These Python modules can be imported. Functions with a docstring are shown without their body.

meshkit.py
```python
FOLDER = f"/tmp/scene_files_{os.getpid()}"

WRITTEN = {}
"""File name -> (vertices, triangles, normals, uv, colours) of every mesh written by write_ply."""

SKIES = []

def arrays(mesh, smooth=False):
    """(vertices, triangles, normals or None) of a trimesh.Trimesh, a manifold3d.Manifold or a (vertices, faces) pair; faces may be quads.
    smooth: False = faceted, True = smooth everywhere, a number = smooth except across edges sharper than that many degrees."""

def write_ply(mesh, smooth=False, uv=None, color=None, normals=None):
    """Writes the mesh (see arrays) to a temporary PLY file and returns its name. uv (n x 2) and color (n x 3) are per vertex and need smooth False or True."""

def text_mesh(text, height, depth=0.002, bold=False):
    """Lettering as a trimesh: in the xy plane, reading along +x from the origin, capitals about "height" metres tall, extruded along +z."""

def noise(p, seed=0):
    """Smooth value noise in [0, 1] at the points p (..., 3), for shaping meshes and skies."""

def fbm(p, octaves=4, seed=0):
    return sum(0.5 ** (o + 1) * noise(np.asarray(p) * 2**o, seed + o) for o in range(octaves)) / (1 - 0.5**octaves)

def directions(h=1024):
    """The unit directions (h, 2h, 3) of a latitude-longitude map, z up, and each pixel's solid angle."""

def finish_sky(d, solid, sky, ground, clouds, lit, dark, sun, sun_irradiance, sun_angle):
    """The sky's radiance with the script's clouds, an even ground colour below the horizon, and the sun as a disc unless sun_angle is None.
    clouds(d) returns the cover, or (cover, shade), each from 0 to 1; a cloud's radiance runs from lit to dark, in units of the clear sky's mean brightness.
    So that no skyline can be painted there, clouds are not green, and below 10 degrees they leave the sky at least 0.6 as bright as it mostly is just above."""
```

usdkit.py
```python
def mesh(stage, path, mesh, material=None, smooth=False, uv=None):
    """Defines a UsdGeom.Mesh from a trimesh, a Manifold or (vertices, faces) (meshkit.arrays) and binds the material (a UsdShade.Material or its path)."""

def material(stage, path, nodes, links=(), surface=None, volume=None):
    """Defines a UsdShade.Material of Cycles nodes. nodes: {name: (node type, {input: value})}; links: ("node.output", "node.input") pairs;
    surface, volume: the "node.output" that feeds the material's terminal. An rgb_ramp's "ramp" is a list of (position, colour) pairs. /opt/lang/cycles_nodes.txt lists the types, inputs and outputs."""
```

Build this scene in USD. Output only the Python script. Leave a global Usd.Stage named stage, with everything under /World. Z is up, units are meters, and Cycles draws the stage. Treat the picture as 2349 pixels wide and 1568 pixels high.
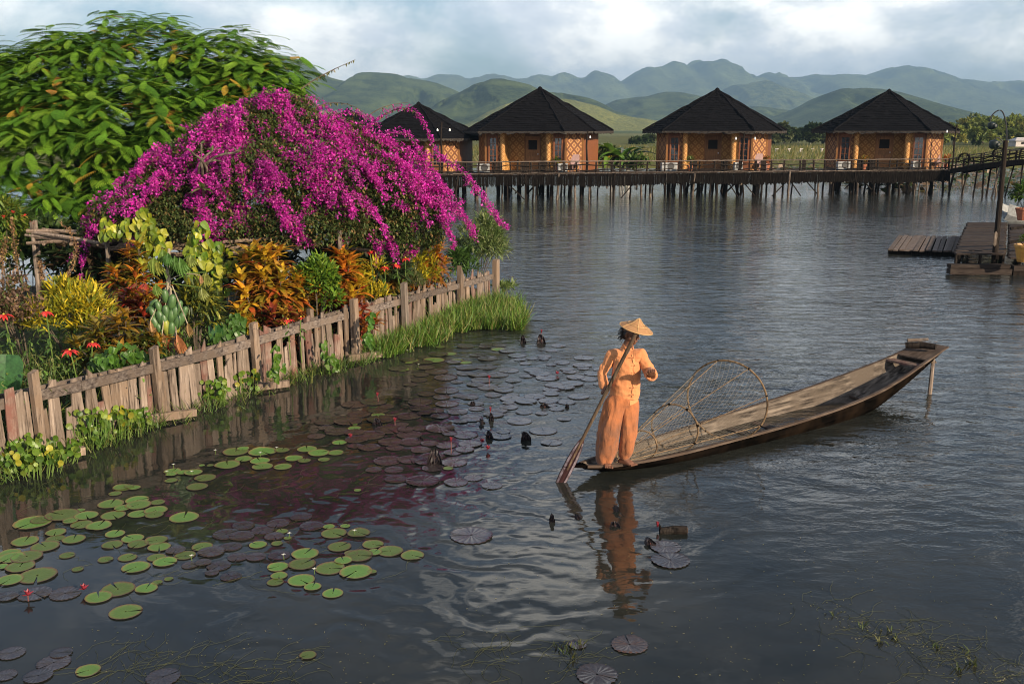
import math, random
import numpy as np
import trimesh, manifold3d
import usdkit, meshkit
from meshkit import noise, fbm
from pxr import Usd, UsdGeom, UsdLux, UsdShade, Sdf, Gf, Vt

stage = Usd.Stage.CreateInMemory()
UsdGeom.SetStageUpAxis(stage, 'Z')
UsdGeom.SetStageMetersPerUnit(stage, 1.0)
UsdGeom.Xform.Define(stage, '/World')
UsdGeom.Scope.Define(stage, '/World/Looks')

# ------------------------------------------------------------------ camera
CAM_H, PITCH = 4.05, math.atan(494 / 2284)
cam = UsdGeom.Camera.Define(stage, '/World/camera')
cam.AddTranslateOp().Set(Gf.Vec3d(0, 0, CAM_H))
cam.AddRotateXOp().Set(90 - math.degrees(PITCH))
cam.CreateHorizontalApertureAttr(36.0)
cam.CreateVerticalApertureAttr(36.0 * 683 / 1024)
cam.CreateFocalLengthAttr(35.0)
cam.CreateClippingRangeAttr(Gf.Vec2f(0.1, 60000))
cam.CreateExposureAttr(0.98)

# ------------------------------------------------------------------ sky and sun
SUN_AZ, SUN_EL = math.radians(136), math.radians(21)      # clockwise from +y; behind the camera, to its right
TO_SUN = np.array([math.sin(SUN_AZ) * math.cos(SUN_EL), math.cos(SUN_AZ) * math.cos(SUN_EL), math.sin(SUN_EL)])
sun = UsdLux.DistantLight.Define(stage, '/World/sun')
sun.CreateIntensityAttr(1.15)
sun.CreateAngleAttr(0.53)
sun.CreateNormalizeAttr(True)
sun.CreateColorAttr(Gf.Vec3f(1.0, 0.82, 0.60))
_z = TO_SUN
_x = np.cross([0, 0, 1.0], _z); _x /= np.linalg.norm(_x)
_y = np.cross(_z, _x)
_m = np.eye(4); _m[0, :3], _m[1, :3], _m[2, :3] = _x, _y, _z
sun.AddTransformOp().Set(Gf.Matrix4d(*_m.ravel().tolist()))

sky = UsdLux.DomeLight.Define(stage, '/World/sky')
sky.CreateIntensityAttr(1.0)
sky_mat = usdkit.material(stage, '/World/Looks/sky', {
    'tc': ('texture_coordinate', {}),
    'sky': ('sky_texture', {'sky_type': 'single_scattering', 'sun_disc': False, 'sun_elevation': SUN_EL, 'sun_rotation': SUN_AZ, 'aerosol_density': 1.2}),
    # broad cloud deck
    'm1': ('mapping', {'scale': (1, 1, 1.9), 'location': (0.37, 0.2, 0.15)}),
    'n1': ('noise_texture', {'scale': 5.0, 'detail': 9, 'roughness': 0.55, 'distortion': 0.3}),
    'cover': ('map_range', {'from_min': 0.33, 'from_max': 0.50, 'to_min': 0.10, 'to_max': 1.0, 'clamp': True}),
    # inner modelling of the clouds
    'm2': ('mapping', {'scale': (1, 1, 2.0), 'location': (4.1, 1.7, 2.3)}),
    'n2': ('noise_texture', {'scale': 6.5, 'detail': 11, 'roughness': 0.62, 'distortion': 0.1}),
    'shade': ('rgb_ramp', {'ramp': [(0.32, (8.6, 9.4, 10.8)), (0.45, (11.6, 12.2, 13.2)), (0.50, (13.6, 13.9, 14.3)), (0.54, (16.6, 16.4, 16.0)), (0.60, (20.5, 19.9, 18.8)), (0.68, (22.5, 21.6, 20.2))]}),
    'blue': ('mix_color', {'blend_type': 'multiply', 'fac': 1.0, 'b': (1.05, 1.2, 1.38), 'use_clamp': False}),
    'sz': ('separate_xyz', {}),
    'thin': ('math', {'math_type': 'multiply_add', 'value2': -0.42}),      # the deck breaks up away from the horizon
    'lum': ('map_range', {'from_min': 0.0, 'from_max': 1.0, 'to_min': 0.86, 'to_max': 1.75, 'clamp': True}),   # overcast brightens towards the zenith
    'cl': ('vector_math', {'math_type': 'scale'}),
    'mix': ('mix_color', {'blend_type': 'mix', 'use_clamp': False}),
    'bg': ('background_shader', {'strength': 0.05}),
}, [('tc.generated', 'm1.vector'), ('m1.vector', 'n1.vector'), ('n1.fac', 'thin.value3'), ('tc.generated', 'sz.vector'), ('sz.z', 'thin.value1'), ('thin.value', 'cover.value'), ('sz.z', 'lum.value'),
    ('tc.generated', 'm2.vector'), ('m2.vector', 'n2.vector'), ('n2.fac', 'shade.fac'),
    ('cover.result', 'mix.fac'), ('sky.color', 'blue.a'), ('blue.result', 'mix.a'), ('shade.color', 'cl.vector1'), ('lum.result', 'cl.scale'), ('cl.vector', 'mix.b'), ('mix.result', 'bg.color')],
    surface='bg.background')
UsdShade.MaterialBindingAPI.Apply(sky.GetPrim()).Bind(sky_mat)
sky.GetPrim().SetCustomDataByKey('kind', 'structure')

# ------------------------------------------------------------------ helpers
rnd = random.Random(7)
R = np.random.default_rng(11)
F_PX, CX, CY = 2284.0, 1174.5, 784.0          # lens, for finding where things stand
def ray(X, Y):
    u, v = (X - CX) / F_PX, (CY - Y) / F_PX
    return np.array([u, math.cos(PITCH) + v * math.sin(PITCH), -math.sin(PITCH) + v * math.cos(PITCH)])
def W(X, Y, z=0.0):                            # the point of the level z
    d = ray(X, Y); return np.array([0, 0, CAM_H]) + d * ((z - CAM_H) / d[2])
def P(X, Y, y):                                # the point at the distance y
    d = ray(X, Y); return np.array([0, 0, CAM_H]) + d * (y / d[1])
def ppm(y): return F_PX / y * math.cos(PITCH)  # rough pixels per metre

_used = {}
def numbered(path):
    n = _used.get(path, -1) + 1
    _used[path] = n
    return path if n == 0 else '%s_%03d' % (path, n)
def tag(prim, label=None, cat=None, group=None, kind=None):
    p = prim.GetPrim() if hasattr(prim, 'GetPrim') else prim
    for k, v in (('label', label), ('category', cat), ('group', group), ('kind', kind)):
        if v: p.SetCustomDataByKey(k, v)
    return p
def thing(name, label, cat, loc=(0, 0, 0), rotz=0, group=None, kind=None):
    x = UsdGeom.Xform.Define(stage, numbered('/World/' + name))
    x.AddTranslateOp().Set(Gf.Vec3d(*map(float, loc)))
    if rotz: x.AddRotateZOp().Set(math.degrees(rotz))
    tag(x, label, cat, group, kind)
    x.loc = np.array(loc, float)
    return x
def copy_of(src, loc, rotz=0, label=None, scale=None, group=None):
    p = src.GetPrim()
    base = p.GetName()
    if base[-4:-3] == '_' and base[-3:].isdigit(): base = base[:-4]
    x = UsdGeom.Xform.Define(stage, numbered('/World/' + base))
    x.GetPrim().GetReferences().AddInternalReference(p.GetPath())
    x.ClearXformOpOrder()
    x = UsdGeom.Xform(x.GetPrim())
    for a in ('xformOp:translate', 'xformOp:rotateZ', 'xformOp:scale'):
        pass
    ops = [x.AddTranslateOp(opSuffix='at')]
    ops[0].Set(Gf.Vec3d(*map(float, loc)))
    r = x.AddRotateZOp(opSuffix='at'); r.Set(math.degrees(rotz)); ops.append(r)
    if scale is not None:
        s = x.AddScaleOp(opSuffix='at'); s.Set(Gf.Vec3f(*([float(scale)] * 3 if np.ndim(scale) == 0 else map(float, scale)))); ops.append(s)
    x.SetXformOpOrder(ops)
    x.GetPrim().SetInstanceable(True)
    tag(x, label or p.GetCustomDataByKey('label'), p.GetCustomDataByKey('category'), group or p.GetCustomDataByKey('group'))
    return x

class MB:
    """collects triangles (and a tint per vertex) and makes them one Mesh"""
    def __init__(s): s.v, s.f, s.c, s.n = [], [], [], 0
    def add(s, v, f, c=None):
        v = np.asarray(v, float); f = np.asarray(f, int)
        if f.shape[1] == 4: f = np.vstack([f[:, [0, 1, 2]], f[:, [0, 2, 3]]])
        c = np.broadcast_to(np.asarray((0.5, 0.5, 0.5) if c is None else c, float), (len(v), 3))
        s.v.append(v); s.f.append(f + s.n); s.c.append(c); s.n += len(v)
        return s
    def mesh(s, m, c=None): return s.add(m.vertices, m.faces, c)
    def box(s, lo, hi, c=None):
        lo, hi = np.array(lo, float), np.array(hi, float)
        m = trimesh.creation.box(hi - lo); return s.add(m.vertices + (lo + hi) / 2, m.faces, c)
    def bar(s, a, b, w, h, c=None, up=(0, 0, 1)):
        """a box from a to b, w wide, h high"""
        a, b = np.array(a, float), np.array(b, float)
        d = b - a; L = np.linalg.norm(d); d = d / L
        side = np.cross(d, up); side /= np.linalg.norm(side); u = np.cross(side, d)
        m = trimesh.creation.box((L, w, h))
        return s.add((a + b) / 2 + m.vertices @ np.array([d, side, u]), m.faces, c)
    def tube(s, pts, r, sides=6, c=None, caps=True):
        v, f = tube(pts, r, sides, caps); return s.add(v, f, c)
    def build(s, name, mat, parent=None, smooth=False, org=(0, 0, 0)):
        if not s.v: return None
        v, f, c = np.vstack(s.v), np.vstack(s.f), np.vstack(s.c)
        path = (str(parent.GetPath()) if parent is not None else '/World') + '/' + name
        m = usdkit.mesh(stage, numbered(path), trimesh.Trimesh(v - np.asarray(org), f, process=False), MAT[mat] if isinstance(mat, str) else mat, smooth=smooth)
        if smooth in (False, True):
            UsdGeom.PrimvarsAPI(m).CreatePrimvar('tint', Sdf.ValueTypeNames.Color3fArray, 'vertex').Set(Vt.Vec3fArray.FromNumpy(c.astype(np.float32)))
        return m

def tube(pts, r, sides=6, caps=True):
    p = np.asarray(pts, float); n = len(p)
    r = np.broadcast_to(np.asarray(r, float), (n,))
    t = np.gradient(p, axis=0); t /= np.linalg.norm(t, axis=1, keepdims=True) + 1e-12
    ref = np.array([0, 0, 1.0]) if abs(t[:, 2]).mean() < 0.8 else np.array([1.0, 0, 0])
    a = np.cross(t, ref); a /= np.linalg.norm(a, axis=1, keepdims=True) + 1e-12
    b = np.cross(t, a)
    g = np.arange(sides) * 2 * np.pi / sides
    v = p[:, None] + r[:, None, None] * (np.cos(g)[None, :, None] * a[:, None] + np.sin(g)[None, :, None] * b[:, None])
    i, j = np.meshgrid(np.arange(n - 1), np.arange(sides), indexing='ij')
    q = np.stack([i * sides + j, (i + 1) * sides + j, (i + 1) * sides + (j + 1) % sides, i * sides + (j + 1) % sides], -1).reshape(-1, 4)
    f = np.vstack([q[:, [0, 1, 2]], q[:, [0, 2, 3]]])
    v = v.reshape(-1, 3)
    if caps:
        k = np.arange(1, sides - 1)
        e = (n - 1) * sides
        f = np.vstack([f, np.stack([0 * k, k, k + 1], 1), np.stack([e + 0 * k, e + k + 1, e + k], 1)])
    return v, f

def grid_faces(n, m, wrap=False):
    i, j = np.meshgrid(np.arange(n - 1), np.arange(m if wrap else m - 1), indexing='ij')
    j2 = (j + 1) % m
    return np.stack([i * m + j, i * m + j2, (i + 1) * m + j2, (i + 1) * m + j], -1).reshape(-1, 4)
def lathe(prof, n=24):
    """prof: (r, z) pairs"""
    p = np.asarray(prof, float); g = np.arange(n) * 2 * np.pi / n
    v = np.stack([p[:, :1] * np.cos(g), p[:, :1] * np.sin(g), np.repeat(p[:, 1:], n, 1)], -1).reshape(-1, 3)
    return v, grid_faces(len(p), n, True)
def spline(pts, n):
    from scipy.interpolate import CubicSpline
    p = np.asarray(pts, float)
    d = np.r_[0, np.cumsum(np.linalg.norm(np.diff(p, axis=0), axis=1))]
    return CubicSpline(d, p, axis=0)(np.linspace(0, d[-1], n))

def leaf(length=1.0, width=0.3, segs=4, fold=0.25, droop=0.3, point=1.0, base=0.15):
    """leaf along +x from the origin, midrib folded down, bent towards -z; rows of 3 vertices"""
    t = np.linspace(0, 1, segs + 1)
    w = width * 0.5 * np.sin(np.pi * np.clip(t * (1 - base) + base, 0, 1) ** point) ** 0.8
    w[-1] = 0.002 * length
    ang = droop * t
    x = np.cumsum(np.r_[0, np.cos((ang[1:] + ang[:-1]) / 2) / segs]) * length
    z = -np.cumsum(np.r_[0, np.sin((ang[1:] + ang[:-1]) / 2) / segs]) * length
    v = np.zeros((segs + 1, 3, 3))
    v[:, 0] = np.stack([x, -w, z + fold * w], 1)
    v[:, 1] = np.stack([x, 0 * w, z], 1)
    v[:, 2] = np.stack([x, w, z + fold * w], 1)
    return v.reshape(-1, 3), np.vstack([[q[0], q[1], q[2]] for q in []] or [tri for q in grid_faces(segs + 1, 3) for tri in ([q[0], q[3], q[2]], [q[0], q[2], q[1]])])
def frames(d, up=(0, 0, 1), roll=None):
    """rows x, y, z of a frame whose x runs along d"""
    d = np.asarray(d, float); d = d / np.linalg.norm(d, axis=-1, keepdims=True)
    up = np.broadcast_to(np.asarray(up, float), d.shape)
    y = np.cross(up, d); n = np.linalg.norm(y, axis=-1, keepdims=True)
    y = np.where(n > 1e-3, y / np.maximum(n, 1e-9), np.array([0, 1.0, 0]))
    z = np.cross(d, y)
    if roll is not None:
        c, s = np.cos(roll)[:, None], np.sin(roll)[:, None]
        y, z = c * y + s * z, c * z - s * y
    return np.stack([d, y, z], -2)
def scatter(mb, tmpl, pos, fr, scale, col, grad=None):
    """copies of tmpl (v, f) at pos with frames fr, sizes scale and a colour each; grad(v) -> 0..1 mixes col[0] to col[1]"""
    v, f = tmpl; N = len(pos); k = len(v)
    scale = np.broadcast_to(np.asarray(scale, float).reshape(-1, 1, 1) if np.ndim(scale) else scale, (N, 1, 1))
    V = pos[:, None] + np.einsum('kx,nxy->nky', v, fr) * scale
    Fc = (f[None] + (np.arange(N) * k)[:, None, None]).reshape(-1, 3)
    if isinstance(col, tuple):
        g = grad[None, :, None]; C = col[0][:, None] * (1 - g) + col[1][:, None] * g
    else:
        C = np.repeat(np.asarray(col)[:, None], k, 1)
    mb.add(V.reshape(-1, 3), Fc, C.reshape(-1, 3))
def pick(palette, n, jitter=0.12, rng=None):
    rng = rng or R
    p = np.asarray(palette, float)
    c = p[rng.integers(0, len(p), n)]
    return np.clip(c * (1 + jitter * rng.normal(size=(n, 1))), 0.004, 0.95)
def sphere_dirs(n, zmin=-1, rng=None):
    rng = rng or R
    z = rng.uniform(zmin, 1, n); a = rng.uniform(0, 2 * np.pi, n); s = np.sqrt(1 - z * z)
    return np.stack([s * np.cos(a), s * np.sin(a), z], 1)

# ------------------------------------------------------------------ materials
MAT = {}
def M(name, nodes, links, surface='p.BSDF', volume=None):
    MAT[name] = usdkit.material(stage, '/World/Looks/' + name, nodes, links, surface=surface, volume=volume)
def wood(name, c1, c2, c3=None, scale=6, grain=(1, 1, 0.08), rough=0.85, bump=0.5, spec=0.10):
    """weathered wood: streaks along z (or the axis with the small grain factor), blotches, fine relief"""
    M(name, {
        'tc': ('texture_coordinate', {}), 'oi': ('object_info', {}),
        'off': ('vector_math', {'math_type': 'add'}), 'os': ('vector_math', {'math_type': 'scale', 'vector1': (7.3, 3.1, 5.7)}),
        'm': ('mapping', {'scale': grain}),
        'n': ('noise_texture', {'scale': scale * 5.0, 'detail': 6, 'roughness': 0.65, 'distortion': 0.3}),
        'b': ('noise_texture', {'scale': scale * 0.6, 'detail': 4, 'roughness': 0.6}),
        'r': ('rgb_ramp', {'ramp': [(0.33, tuple(0.30 * np.array(c1))), (0.44, c1), (0.62, c2)]}),
        'r2': ('map_range', {'from_min': 0.42, 'from_max': 0.62, 'clamp': True}),
        'mx': ('mix_color', {'blend_type': 'mix', 'b': c3 or tuple(0.7 * np.array(c2))}),
        'hv': ('map_range', {'from_min': 0, 'from_max': 1, 'to_min': 0.72, 'to_max': 1.22}),
        'h': ('hsv', {}),
        'bp': ('bump', {'strength': bump, 'distance': 0.01}),
        'p': ('principled_bsdf', {'roughness': rough, 'specular_ior_level': spec})},
        [('oi.random', 'os.scale'), ('tc.object', 'off.vector1'), ('os.vector', 'off.vector2'), ('off.vector', 'm.vector'), ('m.vector', 'n.vector'), ('off.vector', 'b.vector'),
         ('n.fac', 'r.fac'), ('b.fac', 'r2.value'), ('r2.result', 'mx.fac'), ('r.color', 'mx.a'), ('oi.random', 'hv.value'), ('hv.result', 'h.value'), ('mx.result', 'h.color'),
         ('h.color', 'p.base_color'), ('n.fac', 'bp.height'), ('bp.normal', 'p.normal')])
def tinted(name, rough=0.55, trans=0.35, spec=0.35, scale=25, var=0.35, warm=(1.15, 1.1, 0.5)):
    """leaf or petal whose colour is the mesh's tint; a little light passes through"""
    M(name, {
        'a': ('attribute', {'attribute': 'tint'}), 'tc': ('texture_coordinate', {}),
        'n': ('noise_texture', {'scale': scale, 'detail': 3}),
        'mr': ('map_range', {'from_min': 0.3, 'from_max': 0.7, 'to_min': 1 - var, 'to_max': 1 + var}),
        'h': ('hsv', {}),
        'w': ('mix_color', {'blend_type': 'multiply', 'fac': 1.0, 'b': warm, 'use_clamp': False}),
        'p': ('principled_bsdf', {'roughness': rough, 'specular_ior_level': spec}),
        't': ('translucent_bsdf', {}), 'mx': ('mix_closure', {'fac': trans})},
        [('tc.object', 'n.vector'), ('n.fac', 'mr.value'), ('mr.result', 'h.value'), ('a.color', 'h.color'), ('h.color', 'p.base_color'), ('h.color', 'w.a'), ('w.result', 't.color'),
         ('p.BSDF', 'mx.closure1'), ('t.BSDF', 'mx.closure2')], surface='mx.closure')
def plain(name, c1, c2=None, scale=8, rough=0.7, bump=0.0, spec=0.4, metallic=0.0, bscale=None):
    c2 = c2 or tuple(0.75 * np.array(c1))
    M(name, {'tc': ('texture_coordinate', {}), 'n': ('noise_texture', {'scale': scale, 'detail': 5, 'roughness': 0.6}),
             'n2': ('noise_texture', {'scale': bscale or scale * 4, 'detail': 4}),
             'r': ('rgb_ramp', {'ramp': [(0.35, c2), (0.6, c1)]}), 'bp': ('bump', {'strength': bump, 'distance': 0.01}),
             'p': ('principled_bsdf', {'roughness': rough, 'specular_ior_level': spec, 'metallic': metallic})},
      [('tc.object', 'n.vector'), ('tc.object', 'n2.vector'), ('n.fac', 'r.fac'), ('r.color', 'p.base_color'), ('n2.fac', 'bp.height'), ('bp.normal', 'p.normal')])

# ------------------------------------------------------------------ water
PADDLE = W(1283, 1118)
M('water', {
    'g': ('geometry', {}),
    # wind ripples, finer and coarser
    'm1': ('mapping', {'scale': (0.50, 1.0, 1.0), 'rotation': (0, 0, 0.25)}),
    'n1': ('noise_texture', {'scale': 3.4, 'detail': 4, 'roughness': 0.60, 'distortion': 0.4}),
    'm2': ('mapping', {'scale': (0.6, 1.0, 1.0), 'rotation': (0, 0, -0.2)}),
    'n2': ('noise_texture', {'scale': 1.3, 'detail': 2, 'roughness': 0.5, 'distortion': 0.6}),
    # calm and ruffled water
    'n3': ('noise_texture', {'scale': 0.10, 'detail': 3, 'roughness': 0.5}),
    'sx': ('separate_xyz', {}),
    'dl': ('math', {'math_type': 'multiply_add', 'value2': 0.42}),          # x + 0.42 y - c: away from the garden
    'c0': ('map_range', {'from_min': 4.2, 'from_max': 9.0, 'to_min': 0.10, 'to_max': 1.0, 'clamp': True}),
    'c1': ('map_range', {'from_min': 0.35, 'from_max': 0.65, 'to_min': 0.55, 'to_max': 1.25, 'clamp': True}),
    'c2': ('math', {'math_type': 'multiply'}),
    'near': ('map_range', {'from_min': 8.0, 'from_max': 15.0, 'to_min': 0.22, 'to_max': 1.0, 'clamp': True}),
    'c3': ('math', {'math_type': 'multiply'}),
    'h1': ('math', {'math_type': 'multiply'}),
    'h2': ('math', {'math_type': 'multiply', 'value2': 1.6}),
    'hs': ('math', {'math_type': 'add'}),
    # rings round the paddle
    'off': ('vector_math', {'math_type': 'subtract', 'vector2': tuple(PADDLE)}),
    'len': ('vector_math', {'math_type': 'length'}),
    'nd': ('noise_texture', {'scale': 1.1, 'detail': 3}),
    'ld': ('math', {'math_type': 'multiply_add', 'value2': 1.6}),
    'ph': ('math', {'math_type': 'multiply', 'value2': 13.0}),
    'sn': ('math', {'math_type': 'sine'}),
    'fall': ('map_range', {'from_min': 0.1, 'from_max': 5.2, 'to_min': 0.055, 'to_max': 0.0, 'clamp': True}),
    'ring': ('math', {'math_type': 'multiply'}), 'ring2': ('math', {'math_type': 'multiply'}), 'so': ('separate_xyz', {}), 'lf': ('map_range', {'from_min': -2.6, 'from_max': 0.2, 'to_min': 2.6, 'to_max': 0.7, 'clamp': True}),
    'ht': ('math', {'math_type': 'add'}),
    'bp': ('bump', {'strength': 1.0, 'distance': 0.060}),
    'silt': ('noise_texture', {'scale': 0.7, 'detail': 5, 'roughness': 0.6}),
    'col': ('rgb_ramp', {'ramp': [(0.35, (0.009, 0.0105, 0.0092)), (0.65, (0.021, 0.0215, 0.0175))]}),
    'p': ('principled_bsdf', {'roughness': 0.03, 'ior': 1.333, 'specular_ior_level': 0.5})},
    [('g.position', 'm1.vector'), ('m1.vector', 'n1.vector'), ('g.position', 'm2.vector'), ('m2.vector', 'n2.vector'), ('g.position', 'n3.vector'),
     ('g.position', 'sx.vector'), ('sx.y', 'dl.value1'), ('sx.x', 'dl.value3'), ('dl.value', 'c0.value'), ('n3.fac', 'c1.value'),
     ('c0.result', 'c2.value1'), ('c1.result', 'c2.value2'), ('sx.y', 'near.value'), ('c2.value', 'c3.value1'), ('near.result', 'c3.value2'),
     ('n1.fac', 'h1.value1'), ('c3.value', 'h1.value2'), ('n2.fac', 'h2.value1'), ('h1.value', 'hs.value1'),
     ('c3.value', 'h2.value2'), ('h2.value', 'hs.value2'),
     ('g.position', 'off.vector1'), ('off.vector', 'len.vector1'), ('g.position', 'nd.vector'), ('nd.fac', 'ld.value1'), ('len.value', 'ld.value3'), ('ld.value', 'ph.value1'), ('ph.value', 'sn.value1'),
     ('len.value', 'fall.value'), ('sn.value', 'ring.value1'), ('fall.result', 'ring.value2'), ('hs.value', 'ht.value1'), ('off.vector', 'so.vector'), ('so.x', 'lf.value'), ('ring.value', 'ring2.value1'), ('lf.result', 'ring2.value2'), ('ring2.value', 'ht.value2'),
     ('ht.value', 'bp.height'), ('bp.normal', 'p.normal'), ('g.position', 'silt.vector'), ('silt.fac', 'col.fac'), ('col.color', 'p.base_color')])
mb = MB()
mb.add([[-400, -60, 0], [400, -60, 0], [400, 420, 0], [-400, 420, 0]], [[0, 1, 2, 3]])
tag(mb.build('lake_water', 'water'), 'dark rippled lake water reflecting the cloudy sky', 'lake', kind='structure')

# ------------------------------------------------------------------ far land: marsh, plain, hills
def ground_mat(name, c1, c2, c3, scale, bump=0):
    M(name, {'g': ('geometry', {}), 'n': ('noise_texture', {'scale': scale, 'detail': 8, 'roughness': 0.65}),
             'n2': ('noise_texture', {'scale': scale * 0.13, 'detail': 4}),
             'r': ('rgb_ramp', {'ramp': [(0.38, c1), (0.62, c2)]}), 'mr': ('map_range', {'from_min': 0.45, 'from_max': 0.6, 'clamp': True}),
             'mx': ('mix_color', {'b': c3}), 'bp': ('bump', {'strength': 1.0 if bump else 0.0, 'distance': max(bump, 0.01)}), 'p': ('principled_bsdf', {'roughness': 0.95, 'specular_ior_level': 0.1})},
      [('n.fac', 'bp.height'), ('bp.normal', 'p.normal'), ('g.position', 'n.vector'), ('g.position', 'n2.vector'), ('n.fac', 'r.fac'), ('n2.fac', 'mr.value'), ('mr.result', 'mx.fac'), ('r.color', 'mx.a'), ('mx.result', 'p.base_color')])
ground_mat('marsh', (0.055, 0.062, 0.014), (0.115, 0.105, 0.032), (0.075, 0.082, 0.02), 0.35)
ground_mat('plain', (0.04, 0.06, 0.018), (0.09, 0.11, 0.03), (0.12, 0.12, 0.04), 0.02)
ground_mat('forest_hill', (0.008, 0.018, 0.008), (0.055, 0.078, 0.024), (0.070, 0.094, 0.030), 0.11, 5)  # the lighter third green paints sunlit patches onto the wooded slopes
ground_mat('sunlit_hill_paint', (0.10, 0.115, 0.03), (0.21, 0.205, 0.055), (0.16, 0.165, 0.05), 0.15, 4)  # a sunlit patch of hillside, put into the colour as yellow green
ground_mat('mixed_hill', (0.020, 0.038, 0.016), (0.10, 0.12, 0.036), (0.10, 0.125, 0.04), 0.03, 26)  # paler blotches paint in sunlit patches here too

# marsh bank: a grassy flat whose edge meets the lake
gx = np.linspace(-260, 260, 140); edge = 103 + 10 * (fbm(np.stack([gx * 0.04, gx * 0, gx * 0], 1), 3) - 0.5)
rows = []
for k, t in enumerate(np.r_[0, 0.004, 0.012, np.linspace(0.03, 1, 12)]):
    yy = edge * (1 - t) + 420 * t
    zz = np.where(k == 0, -0.4, np.where(k == 1, 0.15, 0.35)) + 0.35 * (fbm(np.stack([gx * 0.12, yy * 0.12, 0 * gx], 1), 3) - 0.5) * (k > 1)
    rows.append(np.stack([gx, yy, zz + 0 * gx], 1))
mb = MB(); mb.add(np.vstack(rows), grid_faces(len(rows), len(gx)))
tag(mb.build('marsh_field', 'marsh', smooth=True), 'flat green and yellow marsh grass field beyond the huts', 'field', kind='structure')
mb = MB(); mb.add([[-9000, 400, -0.3], [9000, 400, -0.3], [9000, 12000, -0.3], [-9000, 12000, -0.3]], [[0, 1, 2, 3]])
tag(mb.build('plain', 'plain'), 'flat far plain between the marsh and the hills', 'plain', kind='structure')

def hill(name, label, prof, D, depth, mat, rough=0.1, seed=0, nx=260, ny=46, bumps=None):
    X = np.array([p[0] for p in prof], float)
    x = np.array([P(a, b, D)[0] for a, b in prof]); z = np.array([P(a, b, D)[2] for a, b in prof])
    xs = np.linspace(x[0], x[-1], nx)
    from scipy.interpolate import PchipInterpolator
    H = np.maximum(PchipInterpolator(x, z)(xs), 0)
    t = np.linspace(-1, 1, ny)
    U, V = np.meshgrid(xs, t, indexing='ij')
    Y = D + V * depth
    prof_y = np.clip(1 - np.abs(V), 0, 1); prof_y = prof_y ** 1.15
    sc = 1.0 / (depth * 0.35)
    # spurs and gullies run down from the crest
    n = fbm(np.stack([U * sc * 2.6, Y * sc * 1.0, 0 * U + seed], -1), 5, seed)
    n2 = fbm(np.stack([U * sc * 9, Y * sc * 6, 0 * U + seed], -1), 4, seed + 5)
    spur = 1 - np.abs(2 * n - 1)
    side = np.abs(V) ** 0.7 * (1 - np.abs(V)) * 4 * 0.5
    Z = H[:, None] * (prof_y * (1 + rough * 3.2 * (spur - 0.55) * side * 2) + rough * 0.22 * (n2 - 0.5) * np.minimum(1, prof_y * 3))
    Y = Y + depth * 0.16 * (n - 0.5) * 2
    Z = np.where(np.abs(V) > 0.999, -2, Z)
    mb = MB(); mb.add(np.stack([U, Y, Z], -1).reshape(-1, 3), grid_faces(nx, ny)[:, ::-1])
    tag(mb.build(name, mat, smooth=True), label, 'hill', kind='structure')
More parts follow.
